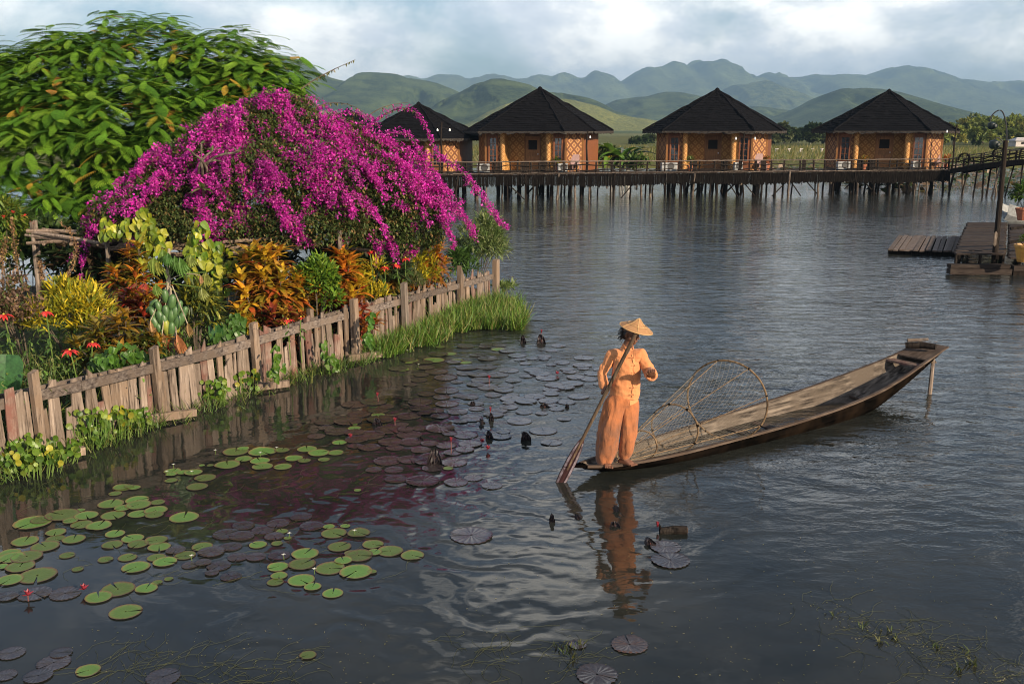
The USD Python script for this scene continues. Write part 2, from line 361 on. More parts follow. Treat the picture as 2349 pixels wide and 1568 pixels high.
hill('mountain_range', 'far blue mountain range along the horizon',
     [(300, 330), (600, 250), (800, 200), (920, 176), (945, 172), (980, 180), (1010, 172), (1045, 173), (1080, 186), (1120, 176), (1150, 175), (1180, 186), (1205, 180), (1240, 172), (1262, 178), (1290, 173), (1330, 184), (1360, 170), (1400, 180), (1412, 189), (1470, 162), (1520, 156), (1540, 148), (1570, 158), (1605, 140), (1645, 141), (1690, 155), (1722, 171), (1745, 172), (1770, 165), (1830, 180), (1890, 172), (1960, 178), (2020, 166), (2062, 158), (2105, 166), (2160, 190), (2200, 186), (2260, 193), (2349, 186), (2450, 180), (2700, 200), (3000, 330)],
     6000, 1700, 'mixed_hill', 0.16, 3, 420, 60)
hill('foothill', 'lower sunlit foothill before the far mountains', [(1560, 290), (1640, 222), (1690, 194), (1745, 186), (1790, 197), (1850, 224), (1960, 262), (2080, 290)], 4200, 800, 'mixed_hill', 0.12, 9)
hill('foothill', 'dark green foothill between the second and third hut roofs', [(1300, 292), (1360, 258), (1420, 227), (1480, 221), (1530, 212), (1590, 216), (1650, 234), (1750, 246), (1850, 262), (1960, 292)], 2500, 600, 'forest_hill', 0.1, 14)
hill('foothill', 'rounded dark green hill behind the rightmost hut', [(1720, 292), (1790, 270), (1850, 243), (1900, 215), (1950, 202), (2010, 203), (2060, 216), (2130, 246), (2200, 276), (2260, 292)], 2000, 520, 'forest_hill', 0.08, 21)
hill('foothill', 'large dark hill behind the big tree and leftmost huts', [(380, 290), (560, 150), (640, 128), (705, 146), (745, 172), (800, 188), (830, 169), (885, 168), (940, 180), (1000, 190), (1040, 206), (1100, 240), (1170, 292)], 2300, 700, 'forest_hill', 0.1, 28)
hill('foothill', 'rounded green hill behind the nearest hut roof', [(880, 292), (960, 262), (1000, 240), (1050, 213), (1100, 190), (1135, 181), (1180, 186), (1250, 206), (1300, 216), (1350, 226), (1420, 258), (1500, 292)], 1700, 420, 'forest_hill', 0.08, 35)
hill('foothill', 'hill slope with sunlight painted in as yellow green beside the nearest hut roof', [(960, 292), (1060, 287), (1120, 256), (1180, 232), (1230, 222), (1290, 226), (1350, 238), (1420, 262), (1500, 276), (1580, 292)], 1300, 260, 'sunlit_hill_paint', 0.05, 42)
hill('foothill', 'low rise in the painted sunlit green behind the bougainvillea crest', [(560, 292), (640, 262), (700, 252), (760, 254), (820, 270), (900, 292)], 1500, 260, 'sunlit_hill_paint', 0.05, 49)
# ------------------------------------------------------------------ materials of the buildings
wood('old_wood_grey', (0.115, 0.085, 0.065), (0.25, 0.19, 0.145), (0.17, 0.12, 0.085))
wood('old_wood_tan', (0.12, 0.092, 0.074), (0.265, 0.21, 0.17), (0.18, 0.137, 0.108))
wood('old_wood_red', (0.11, 0.075, 0.06), (0.245, 0.18, 0.145), (0.145, 0.070, 0.055))
wood('old_wood_dark', (0.010, 0.0085, 0.0078), (0.032, 0.026, 0.022), (0.018, 0.0135, 0.011), spec=0.03)
wood('rail_wood', (0.075, 0.06, 0.053), (0.175, 0.145, 0.125), (0.125, 0.095, 0.075), grain=(0.08, 0.6, 1))
wood('dark_plank', (0.024, 0.018, 0.016), (0.058, 0.046, 0.038), (0.034, 0.025, 0.021), grain=(0.08, 1, 1))
wood('grey_plank', (0.085, 0.065, 0.055), (0.175, 0.14, 0.12), (0.12, 0.09, 0.072), grain=(1, 0.08, 1))
wood('bamboo_dark', (0.0035, 0.003, 0.0028), (0.012, 0.0105, 0.0095), (0.006, 0.005, 0.0045), spec=0.0)
wood('pile_pale', (0.085, 0.066, 0.052), (0.21, 0.17, 0.14), (0.06, 0.046, 0.037))
wood('red_wood', (0.13, 0.045, 0.018), (0.24, 0.085, 0.030), (0.17, 0.055, 0.02), spec=0.4, rough=0.6, bump=0.2)
wood('door_wood', (0.20, 0.085, 0.025), (0.33, 0.15, 0.045), (0.24, 0.10, 0.03), spec=0.4, rough=0.6, bump=0.2)
def woven(name, light, dark, s):
    """diamonds of split bamboo; tint carries metres along and up the wall"""
    M(name, {
        'a': ('attribute', {'attribute': 'tint'}), 'x': ('separate_xyz', {}),
        's1': ('math', {'math_type': 'add'}), 's2': ('math', {'math_type': 'subtract'}),
        'f1': ('math', {'math_type': 'multiply', 'value2': 1 / s}), 'f2': ('math', {'math_type': 'multiply', 'value2': 1 / s}),
        'p1': ('math', {'math_type': 'pingpong', 'value2': 0.5}), 'p2': ('math', {'math_type': 'pingpong', 'value2': 0.5}),
        'mx': ('math', {'math_type': 'maximum'}),
        'n': ('noise_texture', {'scale': 2.0, 'detail': 6, 'roughness': 0.7}), 'w1': ('wave_texture', {'scale': 18, 'bands_direction': 'x', 'distortion': 1.0}),
        'ad': ('math', {'math_type': 'multiply_add', 'value2': 0.06}),
        'r': ('rgb_ramp', {'ramp': [(0.02, light), (0.06, light), (0.09, dark), (0.17, dark), (0.21, light), (0.35, light), (0.39, dark), (0.5, dark)]}),
        'hv': ('map_range', {'from_min': 0.3, 'from_max': 0.7, 'to_min': 0.75, 'to_max': 1.2}), 'h': ('hsv', {}),
        'bp': ('bump', {'strength': 0.4, 'distance': 0.01}), 'p': ('principled_bsdf', {'roughness': 0.6, 'specular_ior_level': 0.3})},
      [('a.vector', 'x.vector'), ('x.x', 's1.value1'), ('x.y', 's1.value2'), ('x.x', 's2.value1'), ('x.y', 's2.value2'),
       ('s1.value', 'f1.value1'), ('s2.value', 'f2.value1'), ('f1.value', 'p1.value1'), ('f2.value', 'p2.value1'), ('p1.value', 'mx.value1'), ('p2.value', 'mx.value2'),
       ('a.vector', 'n.vector'), ('a.vector', 'w1.vector'), ('n.fac', 'ad.value1'), ('mx.value', 'ad.value3'), ('ad.value', 'r.fac'), ('n.fac', 'hv.value'), ('hv.result', 'h.value'), ('r.color', 'h.color'),
       ('h.color', 'p.base_color'), ('w1.fac', 'bp.height'), ('bp.normal', 'p.normal')])
woven('woven_light', (0.44, 0.24, 0.075), (0.27, 0.125, 0.034), 0.44)
woven('woven_red', (0.37, 0.185, 0.065), (0.125, 0.043, 0.016), 0.50)
woven('woven_pillar', (0.52, 0.30, 0.11), (0.28, 0.12, 0.03), 0.26)
plain('thatch', (0.0065, 0.0063, 0.0075), (0.003, 0.003, 0.004), scale=9, rough=0.95, bump=0.9, spec=0.06)
plain('thatch_edge', (0.05, 0.043, 0.037), (0.014, 0.012, 0.012), scale=14, rough=0.95, bump=0.8, spec=0.1)
plain('white_metal', (0.62, 0.62, 0.60), (0.50, 0.50, 0.49), rough=0.5)
plain('black_metal', (0.018, 0.018, 0.020), (0.010, 0.010, 0.011), rough=0.5)
plain('lamp_white', (0.80, 0.80, 0.78), (0.72, 0.72, 0.70), rough=0.35)
plain('mauve_cane', (0.23, 0.14, 0.13), (0.15, 0.085, 0.08), rough=0.7, scale=20)
plain('terracotta', (0.30, 0.10, 0.05), (0.20, 0.065, 0.03), rough=0.8)
plain('curtain', (0.17, 0.165, 0.165), (0.11, 0.105, 0.11), rough=0.9)
plain('dark_room', (0.012, 0.010, 0.009), rough=0.9)
M('window_glass', {'f': ('fresnel', {'IOR': 1.5}), 't': ('transparent_bsdf', {'color': (0.85, 0.88, 0.9)}), 'g': ('glossy_bsdf', {'roughness': 0.02, 'color': (0.9, 0.9, 0.9)}), 'm': ('mix_closure', {})},
  [('f.fac', 'm.fac'), ('t.BSDF', 'm.closure1'), ('g.BSDF', 'm.closure2')], surface='m.closure')
tinted('leaf', rough=0.5, trans=0.3)
tinted('leaf_gloss', rough=0.32, trans=0.22, spec=0.5)

def rot2(p, a): return np.array([p[0] * math.cos(a) - p[1] * math.sin(a), p[0] * math.sin(a) + p[1] * math.cos(a)])

def wall_part(name, parent, org, rz, a, b, z0, z1, mat, t=0.07):
    """an upright panel from a to b (local plan), its outer face on the line a-b"""
    a, b = np.array(a, float), np.array(b, float); L = np.linalg.norm(b - a); d = (b - a) / L; nrm = np.array([d[1], -d[0]])
    c = [a, b, b - nrm * t, a - nrm * t]
    v, tt = [], []
    for z in (z0, z1):
        for k, q in enumerate(c): v.append((q[0], q[1], z)); tt.append((0 if k in (0, 3) else L, z, 0))
    f = [[0, 1, 5, 4], [1, 2, 6, 5], [2, 3, 7, 6], [3, 0, 4, 7], [4, 5, 6, 7], [3, 2, 1, 0]]
    mb = MB(); mb.add(v, f, np.array(tt)); return mb.build(name, mat, parent)
def window_part(parent, a, b, z0, z1, cols=2, rows=4, glass='window_glass', backing='curtain'):
    """frame proud of the wall line a-b, with glazing bars, panes and a curtain behind"""
    a, b = np.array(a, float), np.array(b, float); L = np.linalg.norm(b - a); d = (b - a) / L; nrm = np.array([d[1], -d[0]])
    at = lambda s, o, z: np.array([*(a + d * s + nrm * o), z])
    mb = MB()
    fw = 0.07
    up = (nrm[0], nrm[1], 0)
    for s in (fw / 2, L - fw / 2): mb.bar(at(s, 0.035, z0), at(s, 0.035, z1), fw, 0.10, up=up)
    for z in (z0 - fw / 2 - .002, z1 + fw / 2 + .002): mb.bar(at(-0.03, 0.04, z), at(L + 0.03, 0.04, z), 0.12, fw)
    fr = mb.build('window', 'red_wood', parent)
    for k in range(1, cols):
        mm = MB(); mm.bar(at(L * k / cols, 0.02, z0), at(L * k / cols, 0.02, z1), 0.03, 0.05, up=up); mm.build('glazing_bar', 'red_wood', fr)
    for k in range(1, rows):
        z = z0 + (z1 - z0) * k / rows; mm = MB(); mm.bar(at(fw, 0.024, z), at(L - fw, 0.024, z), 0.05, 0.03); mm.build('glazing_bar', 'red_wood', fr)
    mm = MB(); mm.bar(at(fw, 0.012, (z0 + z1) / 2), at(L - fw, 0.012, (z0 + z1) / 2), 0.008, z1 - z0); mm.build('pane', glass, fr)
    mm = MB(); mm.bar(at(fw, 0.004, (z0 + z1) / 2), at(L - fw, 0.004, (z0 + z1) / 2), 0.004, z1 - z0); mm.build('curtain', backing, fr)
    return fr

def hut(label, cx, cy, rz, s=1.0, zs=1.0, z_deck=1.5, apex=4.75, eave=2.25, detail=True, roof_only=False, seed=0):
    rg = np.random.default_rng(100 + seed)
    t = thing('stilt_hut', label, 'hut', (cx, cy, 0), rz, 'thatched huts on stilts')
    w = [(-2.45, -2.7), (2.45, -2.7), (3.2, -1.75), (3.2, 1.75), (2.45, 2.7), (-2.45, 2.7), (-3.2, 1.75), (-3.2, -1.75)]
    w = [np.array(p) * s for p in w]
    e = [(-2.62, -3.55), (2.62, -3.55), (4.05, -2.1), (4.05, 2.1), (2.62, 3.55), (-2.62, 3.55), (-4.05, 2.1), (-4.05, -2.1)]
    e = [np.array(p) * s for p in e]
    z0, ze, za = z_deck, z_deck + eave * zs, z_deck + apex * zs
    # roof in overlapping courses
    ring = []
    for k in range(8):
        a, b = e[k], e[(k + 1) % 8]
        for q in np.linspace(0, 1, 10)[:-1]: ring.append(a * (1 - q) + b * q)
    ring = np.array(ring); n = len(ring)
    mb = MB(); K = 24
    zc = lambda q: za + (ze - za) * (q * 0.96 + 0.04 * q * q)
    for k in range(K):
        q0, q1 = max(k - 0.25, 0) / K, (k + 1) / K
        lo = np.c_[ring * q1, np.full(n, zc(q1) + 0.035)] + rg.normal(0, 0.012, (n, 3)) * np.array([1, 1, 1.6])
        hi = np.c_[ring * q0, np.full(n, zc(q0) + 0.0)]
        un = np.c_[ring * (q1 - 0.004), np.full(n, zc(q1) - 0.03)]
        mb.add(np.vstack([hi, lo, un]), grid_faces(3, n, True)[:, ::-1])
    if not roof_only: mb.add(np.vstack([np.c_[ring * 0.995, np.full(n, ze - 0.05)], [[0, 0, za - 0.35]]]), [[j, (j + 1) % n, n] for j in range(n)])
    roof = mb.build('roof', 'thatch', t)
    # ragged fringe under the eave, hip caps
    mb = MB(); m = 8 * 34; rr = []
    for k in range(8):
        a, b = e[k], e[(k + 1) % 8]
        for q in np.linspace(0, 1, 35)[:-1]: rr.append(a * (1 - q) + b * q)
    rr = np.array(rr) * 1.004
    top = np.c_[rr, np.full(m, ze + 0.03)]; low = np.c_[rr * 1.002, ze - 0.10 + rg.normal(0, 0.035, m)]
    back = np.c_[rr * 0.985, ze - 0.07 + rg.normal(0, 0.02, m)]
    mb.add(np.vstack([top, low, back]), grid_faces(3, m, True)[:, ::-1]); mb.build('eave_fringe', 'thatch_edge', roof)
    for k in range(8):
        pts = np.linspace([0, 0, za + 0.03], [e[k][0], e[k][1], ze + 0.06], 14); pts[1:-1] += rg.normal(0, 0.02, (12, 3))
        mm = MB(); mm.tube(pts, 0.055, 5); mm.build('hip_cap', 'thatch', roof)
    mm = MB(); mm.add(*lathe([(0, za + 0.16), (0.12, za + 0.08), (0.2, za - 0.08)], 8)); mm.build('ridge_cap', 'thatch', roof)
    if roof_only: return t
    zt = ze + 0.12
    rec = 1.4 * s; rd = -1.55 * s
    L0, L1 = w[0], w[1]
    # floor slab and underside
    mb = MB(); fl = [p * 1.02 for p in w]
    mb.add(np.vstack([[(p[0], p[1], z0) for p in fl], [(p[0], p[1], z0 - 0.14) for p in fl]]), [[k + 8, (k + 1) % 8 + 8, (k + 1) % 8, k] for k in range(8)])
    mb.add([(p[0], p[1], z0) for p in fl], [[0, k, k + 1] for k in range(1, 7)]); mb.add([(p[0], p[1], z0 - 0.14) for p in fl], [[0, k + 1, k] for k in range(1, 7)])
    mb.build('floor', 'dark_plank', t)
    zi = z0 + 0.004
    wp = lambda a, b, mat, za_=zi, zb_=zt, name='wall_panel': wall_part(name, t, None, 0, a, b, za_, zb_, mat)
    yb = L0[1]
    xw0, xw1 = 1.72 * s, 2.28 * s                       # the tall windows flanking the porch
    for sg in (-1, 1):
        o = lambda p, q: (p, q) if sg > 0 else ((-q[0], q[1]), (-p[0], p[1]))
        wp(*o((rec + 0.14, yb), (xw0, yb)), 'woven_red' if sg < 0 else 'woven_light')
        wp(*o((xw1, yb), (2.45 * s, yb)), 'red_wood')
        wp(*o((xw0, yb), (xw1, yb)), 'red_wood', zi, z0 + 0.45)
        wp(*o((xw0, yb), (xw1, yb)), 'red_wood', z0 + 1.95 * zs, zt)
        wp(*o((xw0, yb + 0.10), (xw1, yb + 0.10)), 'dark_room', z0 + 0.45, z0 + 1.95 * zs)
        a, b = o((xw0, yb), (xw1, yb)); window_part(t, a, b, z0 + 0.52, z0 + 1.88 * zs)
        mb = MB(); mm = trimesh.creation.cylinder(0.15 * s, zt - zi, sections=14); mm.apply_translation((sg * rec, yb - 0.03, (zt + zi) / 2))
        v = mm.vertices; ang = np.arctan2(v[:, 1] - yb, v[:, 0] - sg * rec)
        mb.add(v, mm.faces, np.stack([ang * 0.15, v[:, 2], 0 * ang], 1)); mb.build('porch_pillar', 'woven_pillar', t)
        wp(*((sg * rec, yb + 0.12), (sg * rec, rd))[::-sg], 'woven_light')        # porch cheeks
        # angled side and flank
        k0, k1, k2 = (1, 2, 3) if sg > 0 else (7, 0, 0)
        if sg > 0: ang_a, ang_b, fl_a, fl_b = w[1], w[2], w[2], w[3]
        else: ang_a, ang_b, fl_a, fl_b = w[7], w[0], w[6], w[7]
        ia, ib = ang_a * 0.93 + ang_b * 0.07, ang_a * 0.07 + ang_b * 0.93
        wp(ia, ib, 'woven_red'); wp(fl_a, fl_b, 'red_wood')
        for q in (ang_a, ang_b):
            mb = MB(); mb.box((q[0] - 0.055, q[1] - 0.055, zi), (q[0] + 0.055, q[1] + 0.055, zt)); mb.build('corner_post', 'door_wood', t)
    for k in (3, 4, 5):
        wp(w[k], w[k + 1], 'red_wood')
    # porch back wall with the door
    d0, d1 = -0.36 * s, 0.50 * s
    wp((-rec, rd), (d0 - 0.07, rd), 'woven_light'); wp((d1 + 0.07, rd), (rec, rd), 'woven_light')
    wp((d0 - 0.07, rd), (d1 + 0.07, rd), 'door_wood', z0 + 2.0 * zs, zt)
    mb = MB()
    for x in (d0 - 0.035, d1 + 0.035): mb.box((x - 0.04, rd - 0.06, zi), (x + 0.04, rd + 0.04, z0 + 2.0 * zs))
    mb.build('door_frame', 'door_wood', t)
    mb = MB(); mb.box((d0 + 0.006, rd - 0.01, zi + 0.02), (d1 - 0.006, rd + 0.035, z0 + 1.98 * zs)); dr = mb.build('door', 'door_wood', t)
    mb = MB(); mb.box((d0 + 0.16, rd - 0.025, z0 + 1.2 * zs), (d1 - 0.16, rd - 0.011, z0 + 1.75 * zs)); mb.build('pane', 'dark_room', dr)
    mb = MB(); mb.mesh(trimesh.creation.icosphere(1, 0.04).apply_translation((d1 - 0.09, rd - 0.05, z0 + 0.95))); mb.build('handle', 'lamp_white', dr)
    for zz in (z0 + 0.25, z0 + 0.8):
        mb = MB(); mb.box((d0 + 0.12, rd - 0.02, zz), (d1 - 0.12, rd - 0.0105, zz + 0.28)); mb.build('door_panel', 'door_wood', dr)
    # stilts under the floor
    for ix in range(6):
        for iy in range(4):
            x, y = (-2.6 + 1.04 * ix) * s + rg.normal(0, 0.12), (-2.3 + 1.5 * iy) * s + rg.normal(0, 0.15)
            r = rg.uniform(0.055, 0.10)
            mb = MB(); mb.tube([(x + rg.normal(0, .08), y, -0.5), (x + rg.normal(0, .03), y, 0.5), (x, y, z0 - 0.12)], r, 7)
            mb.build('stilt', 'pile_pale' if rg.random() < 0.35 else 'old_wood_dark', t)
    for k in range(4):
        x = rg.uniform(-2.4, 1.2); mb = MB(); mb.tube([(x, -2.35 * s, 0.15), (x + 1.1, -2.35 * s, z0 - 0.2)], 0.04, 6); mb.build('brace', 'old_wood_dark', t)
    return t

WA, WB = W(925, 464), W(2172, 447.5)            # front edge of the long walkway
WD = (WB - WA) / np.linalg.norm(WB - WA); WN = np.array([-WD[1], WD[0], 0])
WANG = math.atan2(WD[1], WD[0])
def behind(X, off):
    """the point off metres behind the walkway's front edge, seen at X"""
    d = ray(X, 335); n = WN
    tt = (np.dot(WA + WN * off - np.array([0, 0, CAM_H]), n)) / np.dot(d, n)
    return d[0] * tt, d[1] * tt
hx, hy = behind(1238, 5.3); hut('black thatched stilt hut with woven walls nearest the bougainvillea, its door half open to view', hx, hy, WANG - 0.52, s=1.0, zs=1.0, seed=1)
H1 = (hx, hy)
hx, hy = behind(1640, 5.3); hut('black thatched stilt hut standing alone just right of the banana plant', hx, hy, WANG - 0.50, s=1.03, seed=2)
H2 = (hx, hy)
hx, hy = behind(2030, 5.3); hut('rightmost black thatched stilt hut beside the rising footbridge', hx, hy, WANG - 0.60, s=1.07, seed=3)
H3 = (hx, hy)
hx, hy = behind(962, 8.0); hut('black thatched stilt hut partly hidden behind arching magenta sprays', hx, hy, WANG - 0.40, s=0.93, zs=0.90, z_deck=1.3, apex=4.55, seed=4)
hx, hy = behind(800, 20); hut('small black hut roof just showing over the bougainvillea crest', hx, hy, WANG, s=0.9, zs=0.85, z_deck=1.2, roof_only=True, seed=5)

# ------------------------------------------------------------------ the long walkway on piles
rg = np.random.default_rng(5)
LW = np.linalg.norm(WB - WA); ZD = 1.48
wk = thing('stilt_walkway', 'long dark wooden walkway on piles in front of the thatched huts', 'walkway', WA, WANG)
# local frame: x along, y behind the front edge
ex0, LW2 = -9.0, LW
mb = MB()
x = ex0; k = 0
while x < LW2:
    wd = rg.uniform(0.13, 0.2); mb.box((x, 0.0, ZD - 0.05 + rg.uniform(-.006, .006)), (x + wd - 0.012, 2.6, ZD + rg.uniform(-.006, .006))); x += wd
tag(mb.build('deck_board', 'dark_plank', wk), kind='stuff')
mb = MB(); x = ex0
while x < LW2:
    wd = rg.uniform(0.025, 0.05); z0 = 0.80 + rg.normal(0, 0.035) - 0.05 * math.sin(x * 0.7); th = rg.uniform(0, 0.02)
    mb.box((x, -0.05 - th, z0), (x + wd, -0.02 - th, ZD - 0.06 + rg.normal(0, 0.012))); x += wd + rg.uniform(0.004, 0.014)
tag(mb.build('bamboo_skirt', 'bamboo_dark', wk), kind='stuff')
mb = MB(); mb.bar((ex0, 0.03, ZD - 0.11), (LW2, 0.03, ZD - 0.11), 0.08, 0.10); mb.build('beam', 'old_wood_dark', wk)
for zz, m_ in ((ZD + 0.02, 'pile_pale'),):
    x = ex0
    while x < LW2:
        l = rg.uniform(2.5, 4); pts = np.linspace((x, -0.06, zz), (min(x + l, LW2), -0.06, zz), 6); pts[:, 2] += rg.normal(0, 0.012, 6)
        mb = MB(); mb.tube(pts, rg.uniform(0.02, 0.032), 5); mb.build('kick_rail', m_, wk); x += l
def railing(parent, pts, step, rg, heights=(0.66, 0.44, 0.18), side=0.0):
    """rough pole railing along the polyline pts (deck level)"""
    pts = np.array(pts, float); seg = np.r_[0, np.cumsum(np.linalg.norm(np.diff(pts, axis=0), axis=1))]
    at = lambda s: np.array([np.interp(s, seg, pts[:, i]) for i in range(3)])
    s = 0.1
    while s < seg[-1]:
        p = at(s); h = heights[0] + rg.uniform(-0.02, 0.10); r = rg.uniform(0.034, 0.06)
        mb = MB(); mb.tube([p - (0, 0, 0.12), p + (rg.normal(0, .02), 0, h * 0.5), p + (rg.normal(0, .03), 0, h)], r, 6); mb.build('railing_post', 'old_wood_dark', parent)
        s += step * rg.uniform(0.55, 1.35)
    for i, hh in enumerate(heights):
        s = 0.0
        while s < seg[-1] - 0.2:
            l = min(rg.uniform(2.2, 3.8), seg[-1] - s); n = max(4, int(l / 0.22))
            q = np.array([at(s + l * j / (n - 1)) for j in range(n)]); q[:, 2] += hh
            if i: q[:, 2] += 0.035 * np.sin(np.arange(n) * rg.uniform(0.5, 1.1) + rg.uniform(0, 6)) + rg.normal(0, 0.012, n)
            else: q[:, 2] += rg.normal(0, 0.006, n)
            q[:, 1] -= 0.05
            mb = MB(); mb.tube(q, rg.uniform(0.026, 0.036) if i else 0.03, 5); mb.build('handrail' if i == 0 else 'middle_rail', 'old_wood_dark' if i else 'rail_wood', parent)
            s += l
railing(wk, [(ex0, 0.06, ZD), (LW2, 0.06, ZD)], 0.75, rg)
# slatted wooden guard panels let into the railing
def along(X): # x of the walkway at picture column X
    d = ray(X, 385); t_ = np.dot(WA - np.array([0, 0, CAM_H]), WN) / np.dot(d, WN); p = d * t_ - WA + np.array([0, 0, CAM_H]); return float(np.dot(p[:2], WD[:2]))
for X, wd in ((1062, .5), (1140, .55), (1205, .5), (1253, .35), (1663, .4), (1752, .3), (2000, .45), (1973, .3), (1240, .2), (1596, .25), (1846, .25)):
    x = along(X); mb = MB(); k = 0
    while k * 0.085 < wd: mb.box((x - wd / 2 + k * 0.085, 0.10, ZD + 0.03), (x - wd / 2 + k * 0.085 + 0.07, 0.13, ZD + 0.66 + rg.uniform(-.02, .03))); k += 1
    mb.build('guard_panel', 'old_wood_dark', wk)
# piles
x = ex0 + 0.3
while x < LW2:
    for row in range(3):
        if rg.random() < (0.95, 0.75, 0.55)[row]:
            px, py = x + rg.normal(0, 0.22), (0.10, 1.3, 2.5)[row] + rg.normal(0, 0.06); r = rg.uniform(0.04, 0.085); ln = rg.normal(0, 0.10)
            top = ZD - 0.07 if rg.random() < 0.8 or row else ZD + 0.01
            mb = MB(); mb.tube([(px + ln, py, -0.6), (px + ln * 0.5 + rg.normal(0, .03), py, 0.35), (px, py - (0.19 if row == 0 and rg.random() < 0.3 else 0), top)], [r * 1.15, r, r * 0.9], 7)
            mb.build('pile', 'pile_pale' if rg.random() < (0.45 if row == 0 else 0.2) else 'old_wood_dark', wk)
    if rg.random() < 0.25:
        dx = rg.choice([-1, 1]) * rg.uniform(0.5, 0.9); mb = MB(); mb.tube([(x, 0.2, 0.05), (x + dx, 0.2, 0.85)], 0.035, 6); mb.build('brace', 'old_wood_dark', wk)
    x += rg.uniform(0.6, 1.15)

# ------------------------------------------------------------------ rising footbridge at the right
RB = P(2420, 362, 55.5)
fb = thing('footbridge', 'dark footbridge rising from the walkway towards the right edge', 'bridge', (WB[0], WB[1], 0))
r0, r1 = np.array([0, 0.3, ZD]), np.array([RB[0] - WB[0], RB[1] - WB[1], RB[2]])
n = 26
pts = np.linspace(r0, r1, n); pts[:, 2] += 0.12 * np.sin(np.linspace(0, np.pi, n))
pd = (r1 - r0) / np.linalg.norm(r1 - r0); pn = np.array([-pd[1], pd[0], 0]) / np.linalg.norm(pd[:2])
for side in (0, 1.5):
    mb = MB(); q = pts + pn * side
    for a, b in zip(q[:-1], q[1:]): mb.bar(a - (0, 0, .13), b - (0, 0, .13), 0.07, 0.26)
    mb.build('beam', 'old_wood_dark', fb)
    railing(fb, q + np.array([0, 0, 0.0]), 0.8, rg, heights=(0.64, 0.42, 0.2))
mb = MB()
for s_ in np.linspace(0, 1, 60):
    a = np.array([np.interp(s_, np.linspace(0, 1, n), pts[:, i]) for i in range(3)]); mb.bar(a + (0, 0, .02), a + pn * 1.5 + (0, 0, .02), 0.14, 0.04)
tag(mb.build('deck_board', 'dark_plank', fb), kind='stuff')
for s_ in (0.17, 0.5):
    a = np.array([np.interp(s_, np.linspace(0, 1, n), pts[:, i]) for i in range(3)])
    g = np.linspace(-0.25, np.pi + 0.25, 14)
    for rad in (0.42, 0.36):
        mb = MB(); mb.tube(a + np.stack([pd[0] * rad * np.cos(g), pd[1] * rad * np.cos(g), 0.40 + rad * np.sin(g)], 1) - pn * 0.05, 0.028, 6); mb.build('arched_branch', 'old_wood_dark', fb)
    for g_ in np.linspace(0.3, 2.8, 4):
        mb = MB(); mb.tube([a + (0, 0, .05) - pn * 0.05, a + np.array([pd[0] * .38 * math.cos(g_), pd[1] * .38 * math.cos(g_), .40 + .38 * math.sin(g_)]) - pn * .05], 0.018, 5); mb.build('spoke', 'old_wood_dark', fb)
for s_ in (0.02, 0.07, 0.30, 0.36, 0.52, 0.72, 0.80, 0.97):
    a = np.array([np.interp(s_, np.linspace(0, 1, n), pts[:, i]) for i in range(3)]); ln = rg.normal(0, 0.22)
    for side in (0.05, 1.4):
        q = a + pn * side; mb = MB(); mb.tube([(q[0] - ln, q[1], -0.6), (q[0], q[1], q[2] - 0.2)], rg.uniform(0.04, 0.06), 6); mb.build('pile', 'pile_pale' if rg.random() < .4 else 'old_wood_dark', fb)

# ------------------------------------------------------------------ on the walkway: lamp posts, chairs, cooling units, pots
def lamp_post(X, Ytop, label, lean=0.0, off=0.25, bulbs=(-0.3, 0.4)):
    bx, by = behind(X, off); top = P(X, Ytop, by)[2]
    t = thing('lamp_post', label, 'lamp post', (bx, by, ZD), 0, 'lamp posts along the stilt walkway')
    h = top - ZD; mb = MB(); k = np.linspace(0, 1, 8)
    mb.tube(np.stack([lean * k + 0.025 * np.sin(k * 7), 0 * k, h * k], 1), np.linspace(0.065, 0.04, 8), 8); mb.build('pole', 'old_wood_dark' if lean > -1 else 'red_wood', t)
    if bulbs:
        mb = MB(); mb.tube([(bulbs[0] + lean, 0, h * 0.86), (lean, 0, h * 0.9), (bulbs[1] + lean, 0, h * 0.86)], 0.008, 5); mb.build('lamp_arm', 'black_metal', t)
        for b in bulbs:
            if b == 0: continue
            mb = MB(); mb.add(*lathe([(0.0, 0.09), (0.02, 0.085), (0.03, 0.04), (0.055, 0.0), (0.05, -0.05), (0.0, -0.075)], 10)); mb.v[-1] = mb.v[-1] + np.array([b + lean, 0, h * 0.86 - 0.03]); mb.build('lamp', 'lamp_white', t)
lamp_post(1012, 280, 'crooked lamp post in front of the half hidden hut', 0.03, bulbs=(-0.22, 0.45))
lamp_post(1346, 300, 'thin lamp post before the right side of the nearest hut', 0.02, bulbs=(0.0, 0.16))
lamp_post(1700, 304, 'bent brown lamp post before the lone middle hut', 0.16, bulbs=(-0.48, 0.62))
lamp_post(2188, 286, 'tall dark lamp post where the footbridge meets the walkway', 0.06, off=0.4, bulbs=(-0.55, 0.0))

def chair(X, off, label, face=0.0):
    bx, by = behind(X, off)
    t = thing('porch_chair', label, 'chair', (bx, by, ZD + 0.004), WANG + face, 'cane chairs on the hut porches')
    mb = MB(); mb.box((-0.28, -0.26, 0.36), (0.28, 0.26, 0.42)); mb.build('seat', 'mauve_cane', t)
    mb = MB(); mb.bar((0, 0.24, 0.42), (0, 0.36, 0.98), 0.05, 0.54, up=(1, 0, 0)); mb.build('backrest', 'mauve_cane', t)
    for sx in (-0.25, 0.25):
        mb = MB(); mb.bar((sx, -0.24, 0.62), (sx, 0.28, 0.62), 0.05, 0.04); mb.build('armrest', 'mauve_cane', t)
        for sy in (-0.23, 0.23):
            mb = MB(); mb.box((sx - .022, sy - .022, 0), (sx + .022, sy + .022, 0.36)); mb.build('leg', 'mauve_cane', t)
chair(1322, 1.6, 'mauve cane chair at the right end of the nearest hut porch')
chair(1748, 1.5, 'mauve cane chair right of the bent lamp post', 0.1)
